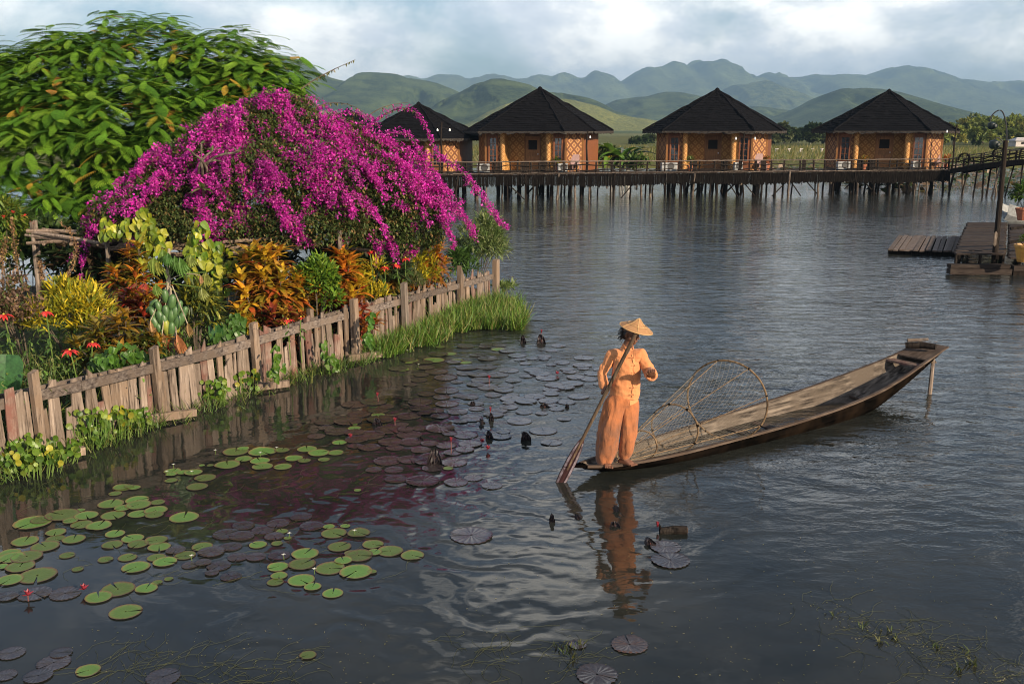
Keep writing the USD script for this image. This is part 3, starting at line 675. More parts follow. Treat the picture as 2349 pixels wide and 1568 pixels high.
chair(2155, 1.5, 'mauve cane chair at the right end of the rightmost hut', -0.1)
plain('far_grey', (0.24, 0.25, 0.25), (0.17, 0.17, 0.17), rough=0.6)
def cooler(X, off, label, wd=0.7):
    bx, by = behind(X, off)
    t = thing('cooling_unit', label, 'cooling unit', (bx, by, ZD + 0.004), WANG, 'white cooling units on the porches')
    mb = MB(); m = trimesh.creation.box((wd, 0.28, 0.46)); m.apply_translation((0, 0, 0.27)); mb.mesh(m); mb.build('case', 'far_grey', t)
    mb = MB(); m = trimesh.creation.cylinder(0.2, 0.02, sections=20); m.apply_transform(trimesh.transformations.rotation_matrix(np.pi / 2, [1, 0, 0])); m.apply_translation((wd * 0.08, -0.152, 0.30)); mb.mesh(m); mb.build('fan_grille', 'black_metal', t)
    for sx in (-1, 1):
        mb = MB(); mb.box((sx * wd * .35 - .03, -.12, 0), (sx * wd * .35 + .03, .12, .038)); mb.build('foot', 'black_metal', t)
cooler(1108, 1.5, 'white cooling unit left of the nearest hut door')
cooler(1291, 1.5, 'white cooling unit right of the nearest hut door', 0.55)
cooler(1536, 1.5, 'white cooling unit with big black fan left of the middle hut porch', 0.95)
cooler(1695, 1.5, 'white cooling unit behind the bent lamp post', 0.5)
cooler(1937, 1.5, 'white cooling unit left of the rightmost hut porch', 0.8)
cooler(2104, 1.5, 'white cooling unit right of the rightmost hut door', 0.5)
def potted(name, label, loc, h, pot_r, cols, n=160, pot='terracotta', leafw=0.3, leafl=0.16, spread=0.3, seed=0, cat='potted plant'):
    rg = np.random.default_rng(300 + seed)
    t = thing(name, label, cat, loc)
    mb = MB(); mb.add(*lathe([(0, 0), (pot_r * .65, 0), (pot_r, pot_r * 1.5), (pot_r * 1.08, pot_r * 1.5), (pot_r * 1.08, pot_r * 1.75), (pot_r * .95, pot_r * 1.75), (pot_r * .9, pot_r * 1.55), (0, pot_r * 1.55)], 18)); mb.build('pot', pot, t)
    mb = MB(); d = sphere_dirs(n, -0.2, rg); pos = np.array([0, 0, pot_r * 1.6 + h * 0.45]) + d * np.array([spread, spread, h * 0.5]) * rg.uniform(0.4, 1, (n, 1))
    scatter(mb, leaf(1, leafw, 3), pos, frames(d + rg.normal(0, .5, (n, 3))), leafl * rg.uniform(.7, 1.3, n), pick(cols, n, rng=rg)); mb.build('foliage', 'leaf', t)
    mb = MB()
    for _ in range(4): a = rg.normal(0, spread * .4, 2); mb.tube([(0, 0, pot_r * 1.5), (a[0], a[1], pot_r * 1.6 + h * .5)], 0.008, 5)
    mb.build('stem', 'old_wood_dark', t)
GREEN = [(0.04, 0.085, 0.015), (0.06, 0.11, 0.02), (0.09, 0.14, 0.025)]
for i, (X, cols, lab) in enumerate(((1278, GREEN + [(0.2, .2, .03)], 'green potted shrub right of the nearest hut door'), (1590, GREEN, 'dark potted shrub beside the banana plant'),
                                    (1985, [(.3, .12, .02), (.2, .15, .02), (.06, .1, .02)], 'red and yellow potted croton left of the rightmost hut door'), (2175, [(.3, .04, .02), (.25, .15, .02)], 'red leaved potted croton at the right end of the walkway'),
                                    (1762, [(.28, .07, .02), (.10, .12, .02)], 'orange leaved potted plant at the right end of the middle hut'))):
    bx, by = behind(X if X != 1590 else 1585, 1.9); potted('potted_shrub', lab, (bx, by, ZD + .004), 0.6, 0.17, cols, 130, seed=i)
# ------------------------------------------------------------------ trees and things beyond the huts
plain('bark', (0.10, 0.075, 0.055), (0.045, 0.035, 0.028), scale=12, rough=0.9, bump=0.8)
plain('far_wall', (0.42, 0.38, 0.36), (0.34, 0.31, 0.29), scale=0.5)
plain('far_roof', (0.42, 0.16, 0.14), (0.32, 0.13, 0.11), scale=0.5)
def blob_tree(label, X, Ytop, Ybot, y, hw, cols, seed, group, n=1500, leafsize=0.55):
    rg = np.random.default_rng(seed)
    b, tp = P(X, Ybot, y), P(X, Ytop, y); h = tp[2] - 0.3; w = hw / ppm(y)
    t = thing('tree', label, 'tree', (b[0], b[1], 0.3), 0, group)
    mb = MB(); mb.tube([(0, 0, -0.4), (0.1, 0, h * .3), (0.0, 0, h * .75)], [h * .03, h * .022, h * .008], 7)
    for _ in range(5): a = rg.uniform(0, 6.28); mb.tube([(0, 0, h * .3), (w * .5 * math.cos(a), w * .5 * math.sin(a), h * rg.uniform(.55, .8))], [h * .014, h * .004], 5)
    mb.build('trunk', 'bark', t)
    mb = MB(); nc = 13
    cc = np.c_[rg.normal(0, .45, nc) * w, rg.normal(0, .45, nc) * w, h * rg.uniform(.28, .86, nc)]; cr = rg.uniform(.24, .42, nc) * min(w, h * .5)
    k = rg.integers(0, nc, n); d = sphere_dirs(n, -.5, rg); pos = cc[k] + d * cr[k][:, None] * np.array([1.15, 1.15, .8]) * rg.uniform(.75, 1.05, (n, 1))
    col = pick(cols, nc, .25, rg)[k] * rg.uniform(.75, 1.25, (n, 1))
    scatter(mb, leaf(1, .75, 2), pos, frames(d + rg.normal(0, .7, (n, 3))), leafsize * rg.uniform(.6, 1.3, n), col); mb.build('crown', 'leaf', t)
LT = [(0.13, 0.16, 0.035), (0.18, 0.20, 0.045), (0.10, 0.13, 0.03), (0.22, 0.21, 0.05)]  # light greens, raised further to put sunlight on the right-hand row
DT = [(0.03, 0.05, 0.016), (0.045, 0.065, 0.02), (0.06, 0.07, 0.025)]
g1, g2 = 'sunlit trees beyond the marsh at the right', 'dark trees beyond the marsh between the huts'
for i, (X, yt, hw) in enumerate(((2185, 282, 22), (2215, 270, 30), (2252, 262, 34), (2290, 272, 30), (2325, 258, 34), (2362, 262, 36), (2238, 292, 30), (2305, 296, 30), (2345, 298, 30), (2150, 300, 24), (2405, 270, 34))):
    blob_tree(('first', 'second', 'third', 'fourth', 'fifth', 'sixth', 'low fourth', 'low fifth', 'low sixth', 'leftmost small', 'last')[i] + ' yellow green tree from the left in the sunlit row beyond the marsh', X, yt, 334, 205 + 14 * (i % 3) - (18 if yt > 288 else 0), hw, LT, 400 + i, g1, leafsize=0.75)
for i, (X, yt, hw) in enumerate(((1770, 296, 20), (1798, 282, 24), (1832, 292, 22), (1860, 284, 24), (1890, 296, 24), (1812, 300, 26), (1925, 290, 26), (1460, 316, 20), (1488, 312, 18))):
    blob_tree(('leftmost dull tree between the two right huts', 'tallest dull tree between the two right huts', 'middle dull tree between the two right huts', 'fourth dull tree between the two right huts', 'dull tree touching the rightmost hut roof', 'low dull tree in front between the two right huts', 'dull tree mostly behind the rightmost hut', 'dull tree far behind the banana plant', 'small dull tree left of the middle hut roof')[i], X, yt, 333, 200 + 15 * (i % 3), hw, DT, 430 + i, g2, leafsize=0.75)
# low reeds at the marsh edge and grass on the flat
tinted('reed', trans=0.25, var=0.3)
mb = MB(); n = 9000; rg = np.random.default_rng(8)
px = rg.uniform(-20, 75, n); py = rg.uniform(106, 175, n) ; d = np.c_[rg.normal(0, .35, n), rg.normal(0, .35, n), np.ones(n)]
scatter(mb, leaf(1, .10, 2, droop=.5), np.c_[px, py, np.full(n, .28)], frames(d, (0, 1, 0)), rg.uniform(.5, 1.1, n), pick([(.085, .09, .02), (.13, .12, .035), (.07, .085, .018), (.17, .145, .06)], n, rng=rg))
tag(mb.build('marsh_grass', 'reed'), 'yellow green grass standing on the marsh field', 'grass', kind='stuff')
# lotus bed and dry reeds behind the footbridge
mb = MB(); n = 1500; a0, a1 = W(2080, 440), W(2500, 436)
px = rg.uniform(a0[0] - 2, a1[0] + 8, n); py = rg.uniform(62, 100, n); d = np.c_[rg.normal(0, 1, n), rg.normal(0, 1, n), rg.normal(0, .25, n)]
disc = np.array([(0, 0, 0)] + [(math.cos(a), math.sin(a), .06 * math.cos(3 * a)) for a in np.linspace(0, 6.28, 9)[:-1]]); df = np.array([[0, k + 1, (k + 1) % 8 + 1] for k in range(8)])
scatter(mb, (disc, df), np.c_[px, py, rg.uniform(.05, .55, n)], frames(d, (0, 0, 1)), rg.uniform(.18, .36, n), pick([(.05, .085, .025), (.08, .10, .04), (.15, .10, .065), (.03, .06, .02), (.19, .13, .09)], n, rng=rg))
n = 700; px = rg.uniform(a0[0], a1[0] + 6, n); py = rg.uniform(63, 98, n)
scatter(mb, leaf(1, .05, 2), np.c_[px, py, 0 * px], frames(np.c_[rg.normal(0, .3, n), rg.normal(0, .3, n), np.ones(n)], (0, 1, 0)), rg.uniform(.4, .9, n), pick([(.16, .11, .07), (.1, .09, .04)], n, rng=rg))
tag(mb.build('lotus_bed', 'leaf'), 'bed of green and withered lotus leaves behind the footbridge', 'lotus leaves', kind='stuff')
# small white boundary posts on the marsh
for i, X in enumerate((1782, 1810, 1838, 1864, 1886)):
    p = P(X, 336, 150); mb = MB(); mb.box((p[0] - .16, p[1] - .16, 0), (p[0] + .16, p[1] + .16, .75)); mb.box((p[0] - .24, p[1] - .24, .753), (p[0] + .24, p[1] + .24, .88))
    tag(mb.build('boundary_post', 'far_wall'), ('leftmost', 'second', 'middle', 'fourth', 'rightmost')[i] + ' of the five pale boundary posts on the marsh', 'post', 'pale boundary posts on the marsh')
# distant village
def far_house(label, X, Y, y, w, h, red):
    p = P(X, Y, y); t = thing('village_house', label, 'house', p, 0, 'distant village houses')
    mb = MB(); mb.box((-w / 2, -w * .35, -14), (w / 2, w * .35, h)); mb.build('wall', 'far_wall', t)
    mb = MB(); mb.add([(-w * .58, -w * .43, h), (w * .58, -w * .43, h), (w * .58, w * .43, h), (-w * .58, w * .43, h), (-w * .3, 0, h * 1.7), (w * .3, 0, h * 1.7)], [[0, 1, 5], [0, 5, 4], [1, 2, 5], [2, 3, 4], [2, 4, 5], [3, 0, 4], [3, 2, 1], [3, 1, 0]]); mb.build('roof', 'far_roof' if red else 'far_wall', t)
    for k in (-.25, .12):
        mb = MB(); mb.box((w * k, -w * .36, h * .3), (w * (k + .12), -w * .352, h * .75)); mb.build('window', 'dark_room', t)
far_house('tiny white house with pink roof on the far slope above the right trees', 2180, 256, 4850, 20, 9, True)
far_house('tiny pale house just right of the pink roofed one', 2196, 259, 4850, 16, 6, False)
far_house('tiny long pale house below the pink roofed one', 2208, 265, 4750, 34, 5, True)
far_house('tiny pale house above the arched lamp hoop', 2296, 264, 4800, 18, 6, False)
far_house('white low building beyond the marsh at the right picture edge', 2346, 334, 190, 4.0, .9, False)
# banana plant between the huts
bx, by = behind(1428, 6.0)
t = thing('banana_plant', 'banana plant with broad green and yellowing leaves between two huts', 'banana plant', (bx, by, 0.2))
rg = np.random.default_rng(77)
for s_ in range(3):
    mb = MB(); o = np.array([(0, 0), (-.5, .3), (.4, .4)][s_]); mb.tube([(o[0], o[1], -.7), (o[0] * 1.1, o[1], 1.2), (o[0] * 1.2, o[1], 2.5)], [.18, .15, .09], 8); mb.build('stem', 'bamboo_green' if 'bamboo_green' in MAT else 'leaf', t)
for k in range(34):
    a = k * 2.4; o = np.array([(0, 0), (-.5, .3), (.4, .4)][k % 3]); el = rg.uniform(.2, 1.25); L = rg.uniform(1.5, 2.2)
    d = np.array([[math.cos(a) * math.cos(el), math.sin(a) * math.cos(el), math.sin(el)]])
    c = np.array([[(.085, .18, .025), (.12, .22, .035), (.05, .12, .02), (.40, .25, .025)][3 if (k % 6 == 0 and el < .8) else k % 3]])
    mb = MB(); scatter(mb, leaf(1, .26, 7, fold=.35, droop=1.3, point=.8), np.array([[o[0] * 1.2, o[1], 1.9]]), frames(d), np.array([L]), c); mb.build('leaf', 'leaf_gloss', t)
def bush(name, label, cat, loc, rad, h, cols, n, tmpl, size, mat='leaf', seed=0, group=None, zmin=-.2, mess=.6, stems=8, up=.0, lumps=9, stemr=.012):
    """leaves spread through a lumpy crown over a few stems"""
    rg = np.random.default_rng(seed); t = thing(name, label, cat, loc, 0, group)
    mb = MB(); nc = lumps
    cd = sphere_dirs(nc, -.1, rg); cc = cd * np.array([rad * .62, rad * .62, h * .38]) + (0, 0, h * .55); cr = rg.uniform(.3, .5, nc)
    k = rg.integers(0, nc, n); d = sphere_dirs(n, zmin, rg); pos = cc[k] + d * np.array([rad, rad, h * .5]) * cr[k][:, None] * rg.uniform(.6, 1.05, (n, 1)); pos[:, 2] = np.maximum(pos[:, 2], .04)
    ax = d + rg.normal(0, mess, (n, 3)) + (0, 0, up)
    scatter(mb, tmpl, pos, frames(ax, rg.normal(0, .3, (n, 3)) + (0, 0, 1)), size * rg.uniform(.65, 1.3, n), pick(cols, n, .2, rg)); mb.build('foliage', mat, t)
    for j in range(stems):
        mb = MB(); q = cc[j % nc]; mb.tube([(q[0] * .15, q[1] * .15, -.1), (q[0] * .5, q[1] * .5, q[2] * .5), tuple(q)], [stemr, stemr * .8, stemr * .4], 5); mb.build('stem', 'bark', t)
    return t
bx, by = behind(1395, 6.5); bush('shrub', 'dark green shrub under the nearest hut eave left of the banana plant', 'shrub', (bx, by, .3), .9, 2.3, DT + [(.05, .09, .02)], 500, leaf(1, .5, 2), .28, seed=61)
bx, by = behind(1462, 5.0); bush('shrub', 'low green shrub right of the banana plant', 'shrub', (bx, by, .3), 1.0, 1.9, [(.07, .12, .025), (.05, .09, .02)], 400, leaf(1, .5, 2), .26, seed=62)
# ------------------------------------------------------------------ the garden spit and its fence
FENCE = np.array([(-7.0, 9.9), (-5.98, 11.5), (-5.04, 13.41), (-4.07, 15.08), (-2.92, 16.96), (-2.08, 18.8), (-1.23, 21.28), (-0.45, 22.92)])
FRAIL = np.array([0.93, 0.93, 0.80, 0.84, 0.93, 0.86, 0.74, 0.72])
FSEG = np.r_[0, np.cumsum(np.linalg.norm(np.diff(FENCE, axis=0), axis=1))]; FLEN = FSEG[-1]
def fence_at(s): return np.array([np.interp(s, FSEG, FENCE[:, 0]), np.interp(s, FSEG, FENCE[:, 1])])
def fence_dir(s): d = fence_at(min(s + .2, FLEN)) - fence_at(max(s - .2, 0)); return d / np.linalg.norm(d)
def fence_s(X):
    """how far along the fence the picture column X lies"""
    s = np.linspace(0, FLEN, 600); q = np.array([fence_at(a) for a in s]); f = q[:, 1] * math.cos(PITCH) + (CAM_H - .4) * math.sin(PITCH)
    return float(np.interp(X, CX + F_PX * q[:, 0] / f, s))
ground_mat('garden_soil', (0.030, 0.022, 0.014), (0.055, 0.05, 0.022), (0.03, 0.045, 0.012), 3.0)
back = np.array([-0.93, 0.36])
rows = []
S_ = np.linspace(0, FLEN, 60)
for k, o in enumerate((0.06, 0.12, 0.5, 1.2, 2.2, 3.5, 5.0, 7.0, 9.0, 11.0, 12.0)):
    r_ = []
    for s in S_:
        lim = min(1, (FLEN - s) / 3.0 + 0.12); p = fence_at(s) + back * o * lim
        z = (-0.35, 0.10, 0.30, .36, .38, .40, .4, .38, .34, .2, -.4)[k] + .06 * (noise(np.array([p[0], p[1], 0])) - .5)
        r_.append((p[0], p[1], z if s < FLEN - .05 else min(z, -.1)))
    rows.append(r_)
mb = MB(); mb.add(np.array(rows).reshape(-1, 3), grid_faces(len(rows), 60)[:, ::-1])
tag(mb.build('garden_ground', 'garden_soil', smooth=True), 'dark overgrown soil of the garden spit behind the fence', 'ground', kind='structure')

rg = np.random.default_rng(21)
fz = thing('picket_fence', 'weathered grey brown picket fence running along the water edge', 'fence', (0, 0, 0))
def plank(mb, base, top, w, t, d, slant=0.0, rg=rg):
    """a rough upright board from base to top, w wide along d, t thick, its edges uneven"""
    n = np.array([d[1], -d[0], 0]); d3 = np.array([d[0], d[1], 0]); K = 4; v = []
    wob = rg.normal(0, .05 * w, (K + 1, 2))
    for k in range(K + 1):
        q = k / K; c = base * (1 - q) + top * q
        for a, b, i in ((-1, -1, 0), (1, -1, 1), (1, 1, 1), (-1, 1, 0)):
            z = slant * w * a if k == K else 0
            v.append(c + d3 * (a * w / 2 + wob[k, i]) + n * b * -t / 2 + np.array([0, 0, z]))
    f = [q for q in grid_faces(K + 1, 4, True)] + [[K * 4, K * 4 + 1, K * 4 + 2, K * 4 + 3]]
    mb.add(v, np.array(f))
WOODS = ['old_wood_grey', 'old_wood_tan', 'old_wood_tan', 'old_wood_tan', 'old_wood_grey', 'old_wood_red']
s = 0.05; 
while s < FLEN - .1:
    w = rg.choice([.055, .075, .09, .11, .13, .15]) * rg.uniform(.9, 1.1)
    if rg.random() < .93:
        p, d = fence_at(s + w / 2), fence_dir(s); n = np.array([d[1], -d[0]]); rz = np.interp(s, FSEG, FRAIL)
        h = rz + (rg.uniform(-.03, .10) if rg.random() < .72 else -rg.uniform(.12, .38))
        lean = rg.normal(0, .025); off = rg.choice([0.0, -0.035]) + rg.normal(0, .006)
        b = np.array([*(p - d * lean + n * (off + rg.normal(0, .015))), -.25]); tp = np.array([*(p + d * lean + n * off), h])
        mb = MB(); plank(mb, b, tp, w, rg.uniform(.018, .032), d, rg.normal(0, .3)); mb.build('picket', WOODS[rg.integers(0, 6)], fz)
    s += w + rg.choice([.004, .012, .02, .05], p=[.35, .3, .25, .1])
# rails: one board after another in front, an older one behind
for a, b, o, dz, hh in ((0, 2.9, .045, 0, .13), (2.85, 5.35, .05, .0, .125), (5.3, 7.55, .045, .0, .125), (7.5, 9.9, .05, 0, .12), (9.85, 12.3, .045, 0, .12), (12.25, FLEN - .12, .05, 0, .12), (0, 4.4, -.075, .05, .10), (4.3, 8.5, -.075, .045, .10), (8.4, FLEN - .5, -.075, .04, .10)):
    pts = []
    for s in np.linspace(a, min(b, FLEN - .05), 6):
        p, d = fence_at(s), fence_dir(s); n = np.array([d[1], -d[0]]); pts.append([*(p + n * o), np.interp(s, FSEG, FRAIL) - hh / 2 + dz - .02 * (o < 0)])
    # a board is straight: only its ends count
    mb = MB(); mb.bar(pts[0], pts[-1], .032, hh); mb.build('rail', 'rail_wood', fz)
for X, hz, mat, wd, lean in ((78, 1.16, 'old_wood_grey', .105, .03), (352, 1.08, 'old_wood_grey', .11, .05), (578, 1.0, 'old_wood_grey', .11, .05), (600, 1.04, 'old_wood_grey', .12, 0), (804, 1.12, 'old_wood_grey', .13, .01), (728, 1.06, 'old_wood_grey', .1, 0), (919, 1.16, 'old_wood_dark_grey', .12, .05), (1047, 1.02, 'old_wood_grey', .13, .0), (1129, 1.05, 'old_wood_grey', .15, .02)):
    if mat not in MAT: wood(mat, (0.12, 0.10, 0.085), (0.26, 0.215, 0.175), (0.17, 0.135, 0.11))
    s = fence_s(X); p, d = fence_at(s), fence_dir(s); n = np.array([d[1], -d[0]]); o = .10 if X not in (600, 728) else -.13
    b = np.array([*(p + n * o + d * lean), -.5]); tp = np.array([*(p + n * o - d * lean * .4), hz])
    mb = MB(); plank(mb, b, tp, wd, wd * .75, d, -.9 if X == 1047 else rg.normal(0, .1)); mb.build('post', mat, fz)
    if X in (352, 578, 804, 919, 1129, 78):
        q = p + n * .17 + d * .02; mb = MB(); mb.bar([*(q - d * .12 + n * -.02), .10], [*(q + d * .38 + n * .20), .085], .09, .10); mb.build('foot_board', 'old_wood_grey', fz)
        if X in (352, 804): mb = MB(); mb.bar([*(q - d * .30 - n * .04), .12], [*(q + d * .16 + n * .14), .10], .06, .115); mb.build('foot_board', 'old_wood_grey', fz)

# ------------------------------------------------------------------ leaves and plants
def ground(X, y, z=0.34): p = P(X, 600, y); return np.array([p[0], p[1], z])
def frond():
    v, f = [], []; n = 11
    for k in range(n + 1):
        t = k / n; x = .12 + .88 * t; wd = .215 * math.sin(math.pi * (.16 + .80 * t)) ** .7; a = 1.05 - .35 * t
        z = -.15 * t * t + .02
        for sg in (-1, 1):
            i = len(v); ux, uy = math.cos(a), math.sin(a) * sg; hw = .036
            v += [(x - hw, 0, z), (x + hw, 0, z - .015), (x + hw * .35 + ux * wd, uy * wd, z - .035 - .10 * wd), (x - hw * .45 + ux * wd, uy * wd, z - .02 - .10 * wd)]
            f += [[i, i + 1, i + 2], [i, i + 2, i + 3]] if sg > 0 else [[i, i + 2, i + 1], [i, i + 3, i + 2]]
    i = len(v); v += [(0, -.006, 0), (0, .006, 0), (.5, .006, -.08), (.5, -.006, -.08), (1, 0, -.32)]; f += [[i, i + 1, i + 2], [i, i + 2, i + 3], [i + 3, i + 2, i + 4]]
    return np.array(v), np.array(f)
FR = frond()
def parts_from(t, tmpl, pos, fr, sc, col, name, mat, most=300, score=None, restname='foliage'):
    """the pieces that show largest become parts of their own, the rest one part"""
    order = np.argsort(-(score if score is not None else np.asarray(sc)))
    for i in order[:most]:
        mb = MB(); c = tuple(a[i:i + 1] for a in col[:2]) if isinstance(col, tuple) else col[i:i + 1]
        scatter(mb, tmpl, pos[i:i + 1], fr[i:i + 1], np.array([sc[i]]), c, col[2] if isinstance(col, tuple) else None); mb.build(name, mat, t)
    r = order[most:]
    if len(r):
        mb = MB(); c = tuple(a[r] for a in col[:2]) if isinstance(col, tuple) else col[r]
        scatter(mb, tmpl, pos[r], fr[r], np.asarray(sc)[r], c, col[2] if isinstance(col, tuple) else None); tag(mb.build(restname, mat, t), kind='stuff')

# the big tree
rg = np.random.default_rng(31)
tx = ground(215, 24.5); t = thing('feather_leaf_tree', 'big spreading tree with feathery green leaves at the left', 'tree', tx)
lobes = [(323, 162, 190, 105, 24.6), (523, 177, 150, 95, 24.3), (578, 227, 105, 90, 23.6), (150, 202, 170, 105, 24.2), (40, 227, 120, 90, 23.6), (278, 292, 220, 110, 23.2), (478, 302, 170, 90, 23.2), (110, 342, 170, 110, 22.8), (60, 442, 120, 65, 22.3), (180, 442, 75, 50, 22.6), (348, 402, 120, 80, 22.8), (278, 472, 70, 45, 22.4), (-120, 272, 140, 140, 24), (90, 492, 70, 36, 22.2)]
pos, dr, sc, edge = [], [], [], []
for X, Y, rx, ry, dp in lobes:
    c = P(X, Y, dp); k = ppm(dp); N = int(rx * ry / 124)
    d = sphere_dirs(N * 2, -.55, rg); d = d[(d[:, 1] < .35)][:N]
    pos.append(c + d * np.array([rx / k, rx / k * .8, ry / k]) * np.where(rg.random(len(d)) < .13, rg.uniform(1.06, 1.2, len(d)), np.where(rg.random(len(d)) < .25, rg.uniform(.45, .75, len(d)), rg.uniform(.80, 1.03, len(d))))[:, None]); dr.append(d)
pos, dr = np.vstack(pos), np.vstack(dr)
allp, allf, alls, allc = [], [], [], []
for p, d in zip(pos, dr):
    m = rg.integers(7, 11); a0 = rg.uniform(0, 6.28); tilt = np.array([d[0] * .42, d[1] * .42 - .06, 1.0]); tilt /= np.linalg.norm(tilt)
    young = rg.random() < .08 and d[2] > .1
    tone = rg.uniform(.75, 1.25)
    for j in range(m):
        a = a0 + 6.283 * j / m + rg.normal(0, .15); e = rg.uniform(-.16, .26) - .25 * max(0, -d[2])
        h = np.array([math.cos(a), math.sin(a), 0]); h -= tilt * (h @ tilt); h /= np.linalg.norm(h); v = h * math.cos(e) + tilt * math.sin(e)
        allp.append(p + rg.normal(0, .06, 3)); allf.append(v); alls.append(rg.uniform(.44, .68) * (.75 if young else 1))
        c = np.array([(.075, .17, .013), (.10, .205, .016), (.14, .245, .022), (.05, .125, .012)][rg.integers(0, 4)]) * tone
        if young and rg.random() < .6 or rg.random() < .012: c = np.array([(.34, .22, .03), (.22, .20, .02), (.30, .15, .03)][rg.integers(0, 3)])
        allc.append(c)
allp, allf, alls, allc = np.array(allp), np.array(allf), np.array(alls), np.array(allc)
fr = frames(allf, np.array([0, 0, 1.0]) + rg.normal(0, .12, (len(allf), 3)))
parts_from(t, FR, allp - 0, fr, alls, allc, 'frond', 'leaf', 300, score=-allp[:, 1] + .6 * (allp[:, 2] - 4), restname='crown') if False else None
class _T:  # children are built in the thing's own frame
    pass
def local(pts, th): return np.asarray(pts, float) - th.loc
tinted('frond', rough=.62, trans=.35, spec=.18)
parts_from(t, FR, local(allp, t), fr, alls, allc, 'frond', 'frond', 300, score=-allp[:, 1] * .8 + rg.uniform(0, 2, len(allp)), restname='crown')
def limb(th, pts, r0, r1, name='limb', mat='bark', n=10, sides=7):
    q = spline(local(pts, th), n); mb = MB(); mb.tube(q, np.linspace(r0, r1, n), sides); mb.build(name, mat, th)
limb(t, [tx - (0, 0, .3), tx + (.1, 0, .9), tx + (-.1, .1, 2.2), tx + (.1, 0, 3.6)], .24, .12, 'trunk', n=12, sides=10)
for X, Y, dp in ((150, 190, 24.3), (345, 150, 24.6), (560, 170, 24.2), (500, 300, 23.5), (110, 330, 23.2), (60, 420, 22.8), (370, 390, 23.2), (-90, 260, 24)):
    e = P(X, Y, dp); z0 = rg.uniform(1.2, 2.6); limb(t, [tx + (0, 0, z0), tx * .5 + e * .5 + (0, 0, .15), e], .09, .03)
for p in pos[rg.permutation(len(pos))[:70]]:
    q = p + (tx + (0, 0, 3) - p) * .35; limb(t, [q, (p + q) / 2 + rg.normal(0, .08, 3), p], .022, .010, 'twig', n=5, sides=5)

# bougainvillea over the trellis
rg = np.random.default_rng(41)
bo = ground(640, 19.8); bg = thing('bougainvillea', 'huge mound of magenta bougainvillea with arching sprays over a pole trellis', 'bougainvillea', bo)
BL = [(635, 300, 100, 78, 20.6), (560, 335, 120, 80, 20.2), (740, 345, 120, 72, 20.2), (830, 385, 100, 66, 20.0), (450, 420, 110, 90, 19.8), (390, 470, 110, 70, 19.4), (600, 430, 150, 100, 19.5), (740, 445, 140, 105, 19.4), (860, 450, 105, 90, 19.6), (940, 505, 80, 70, 19.8), (320, 500, 105, 52, 19.1), (890, 545, 70, 60, 19.5), (500, 515, 150, 42, 19.0), (240, 525, 50, 34, 18.9), (700, 520, 140, 46, 18.9), (860, 600, 34, 40, 19.2)]
BP, BD = [], []
for X, Y, rx, ry, dp in BL:
    c = P(X, Y, dp); k = ppm(dp); N = int(rx * ry / 3.0); d = sphere_dirs(N * 2, -.75, rg); d = d[d[:, 1] < .45][:N]
    BP.append(c + d * np.array([rx / k, rx / k * .8, ry / k]) * rg.uniform(.80, 1.03, (len(d), 1))); BD.append(d)
BP, BD = np.vstack(BP), np.vstack(BD)
# keep only what is near the hull of all lobes seen from outside
def inside(p, grow=.86):
    m = np.zeros(len(p), bool)
    for X, Y, rx, ry, dp in BL:
        c = P(X, Y, dp); k = ppm(dp); q = (p - c) / np.array([rx / k, rx / k * .8, ry / k]); m |= (q ** 2).sum(1) < grow * grow
    return m
keep = ~inside(BP); BP, BD = BP[keep], BD[keep]
# flowers hang in cascades: streaks that run down the mound
bn = noise(np.c_[BP[:, 0] * 3.0 + BP[:, 2] * 1.2, BP[:, 1] * 1.6, BP[:, 2] * 1.3] + 3, 4) * .6 + .4 * fbm(BP * 4.2 + 9, 2)
low = np.clip((BP[:, 2] - 2.0) / 2.0, 0, 1)
lim = .51 + .06 * (1 - low) + np.where(BP[:, 0] < -6.0, .08, 0)
flower = bn > lim
BRACT = (np.array([(0, 0, 0), (.5, -.42, .16), (1, 0, -.05), (.5, .42, .16)]), np.array([[0, 1, 2], [0, 2, 3]]))
LEAFLET = leaf(1, .5, 2, fold=.2, droop=.5)
MAG = [(.56, .026, .37), (.46, .016, .32), (.64, .075, .45), (.37, .013, .25), (.54, .075, .34)]
tinted('bract', rough=.6, trans=.4, var=.25, warm=(1.1, .6, 1.0))
def bracts(mb, centres, per, spread, size, pal, rg):
    k = np.repeat(np.arange(len(centres)), per); d = sphere_dirs(len(k), -1, rg); p = centres[k] + d * spread * rg.uniform(.3, 1, (len(k), 1))
    scatter(mb, BRACT, p, frames(d + rg.normal(0, .8, (len(k), 3))), size * rg.uniform(.7, 1.3, len(k)), pick(pal, len(k), .18, rg))
def white_eyes(mb, centres, spread, rg, share=.5):
    c = centres[rg.random(len(centres)) < share]; d = sphere_dirs(len(c), -.2, rg); p = c + d * spread * .95
    scatter(mb, BRACT, p, frames(rg.normal(0, 1, (len(c), 3))), rg.uniform(.012, .02, len(c)), np.tile([.75, .62, .62], (len(c), 1)))
fl = BP[flower]; zones = np.digitize(fl[:, 0], np.quantile(fl[:, 0], np.linspace(0, 1, 15)[1:-1]))
for z in range(14):
    q = fl[zones == z]
    if len(q): mb = MB(); bracts(mb, local(q, bg), 9, .06, .050, MAG, rg); white_eyes(mb, local(q, bg), .05, rg, .35); mb.build('flower_mass', 'bract', bg)
gp = np.vstack([BP[~flower], BP[flower][::3]]); k = np.repeat(np.arange(len(gp)), 5); d = sphere_dirs(len(k), -.6, rg)
mb = MB(); scatter(mb, LEAFLET, local(gp[k], bg) + d * .10 - np.array([0, 0, .02]), frames(d + rg.normal(0, .6, (len(k), 3))), rg.uniform(.05, .085, len(k)), pick([(.045, .075, .018), (.06, .095, .022), (.09, .11, .03), (.035, .055, .015), (.17, .11, .04)], len(k), .2, rg))
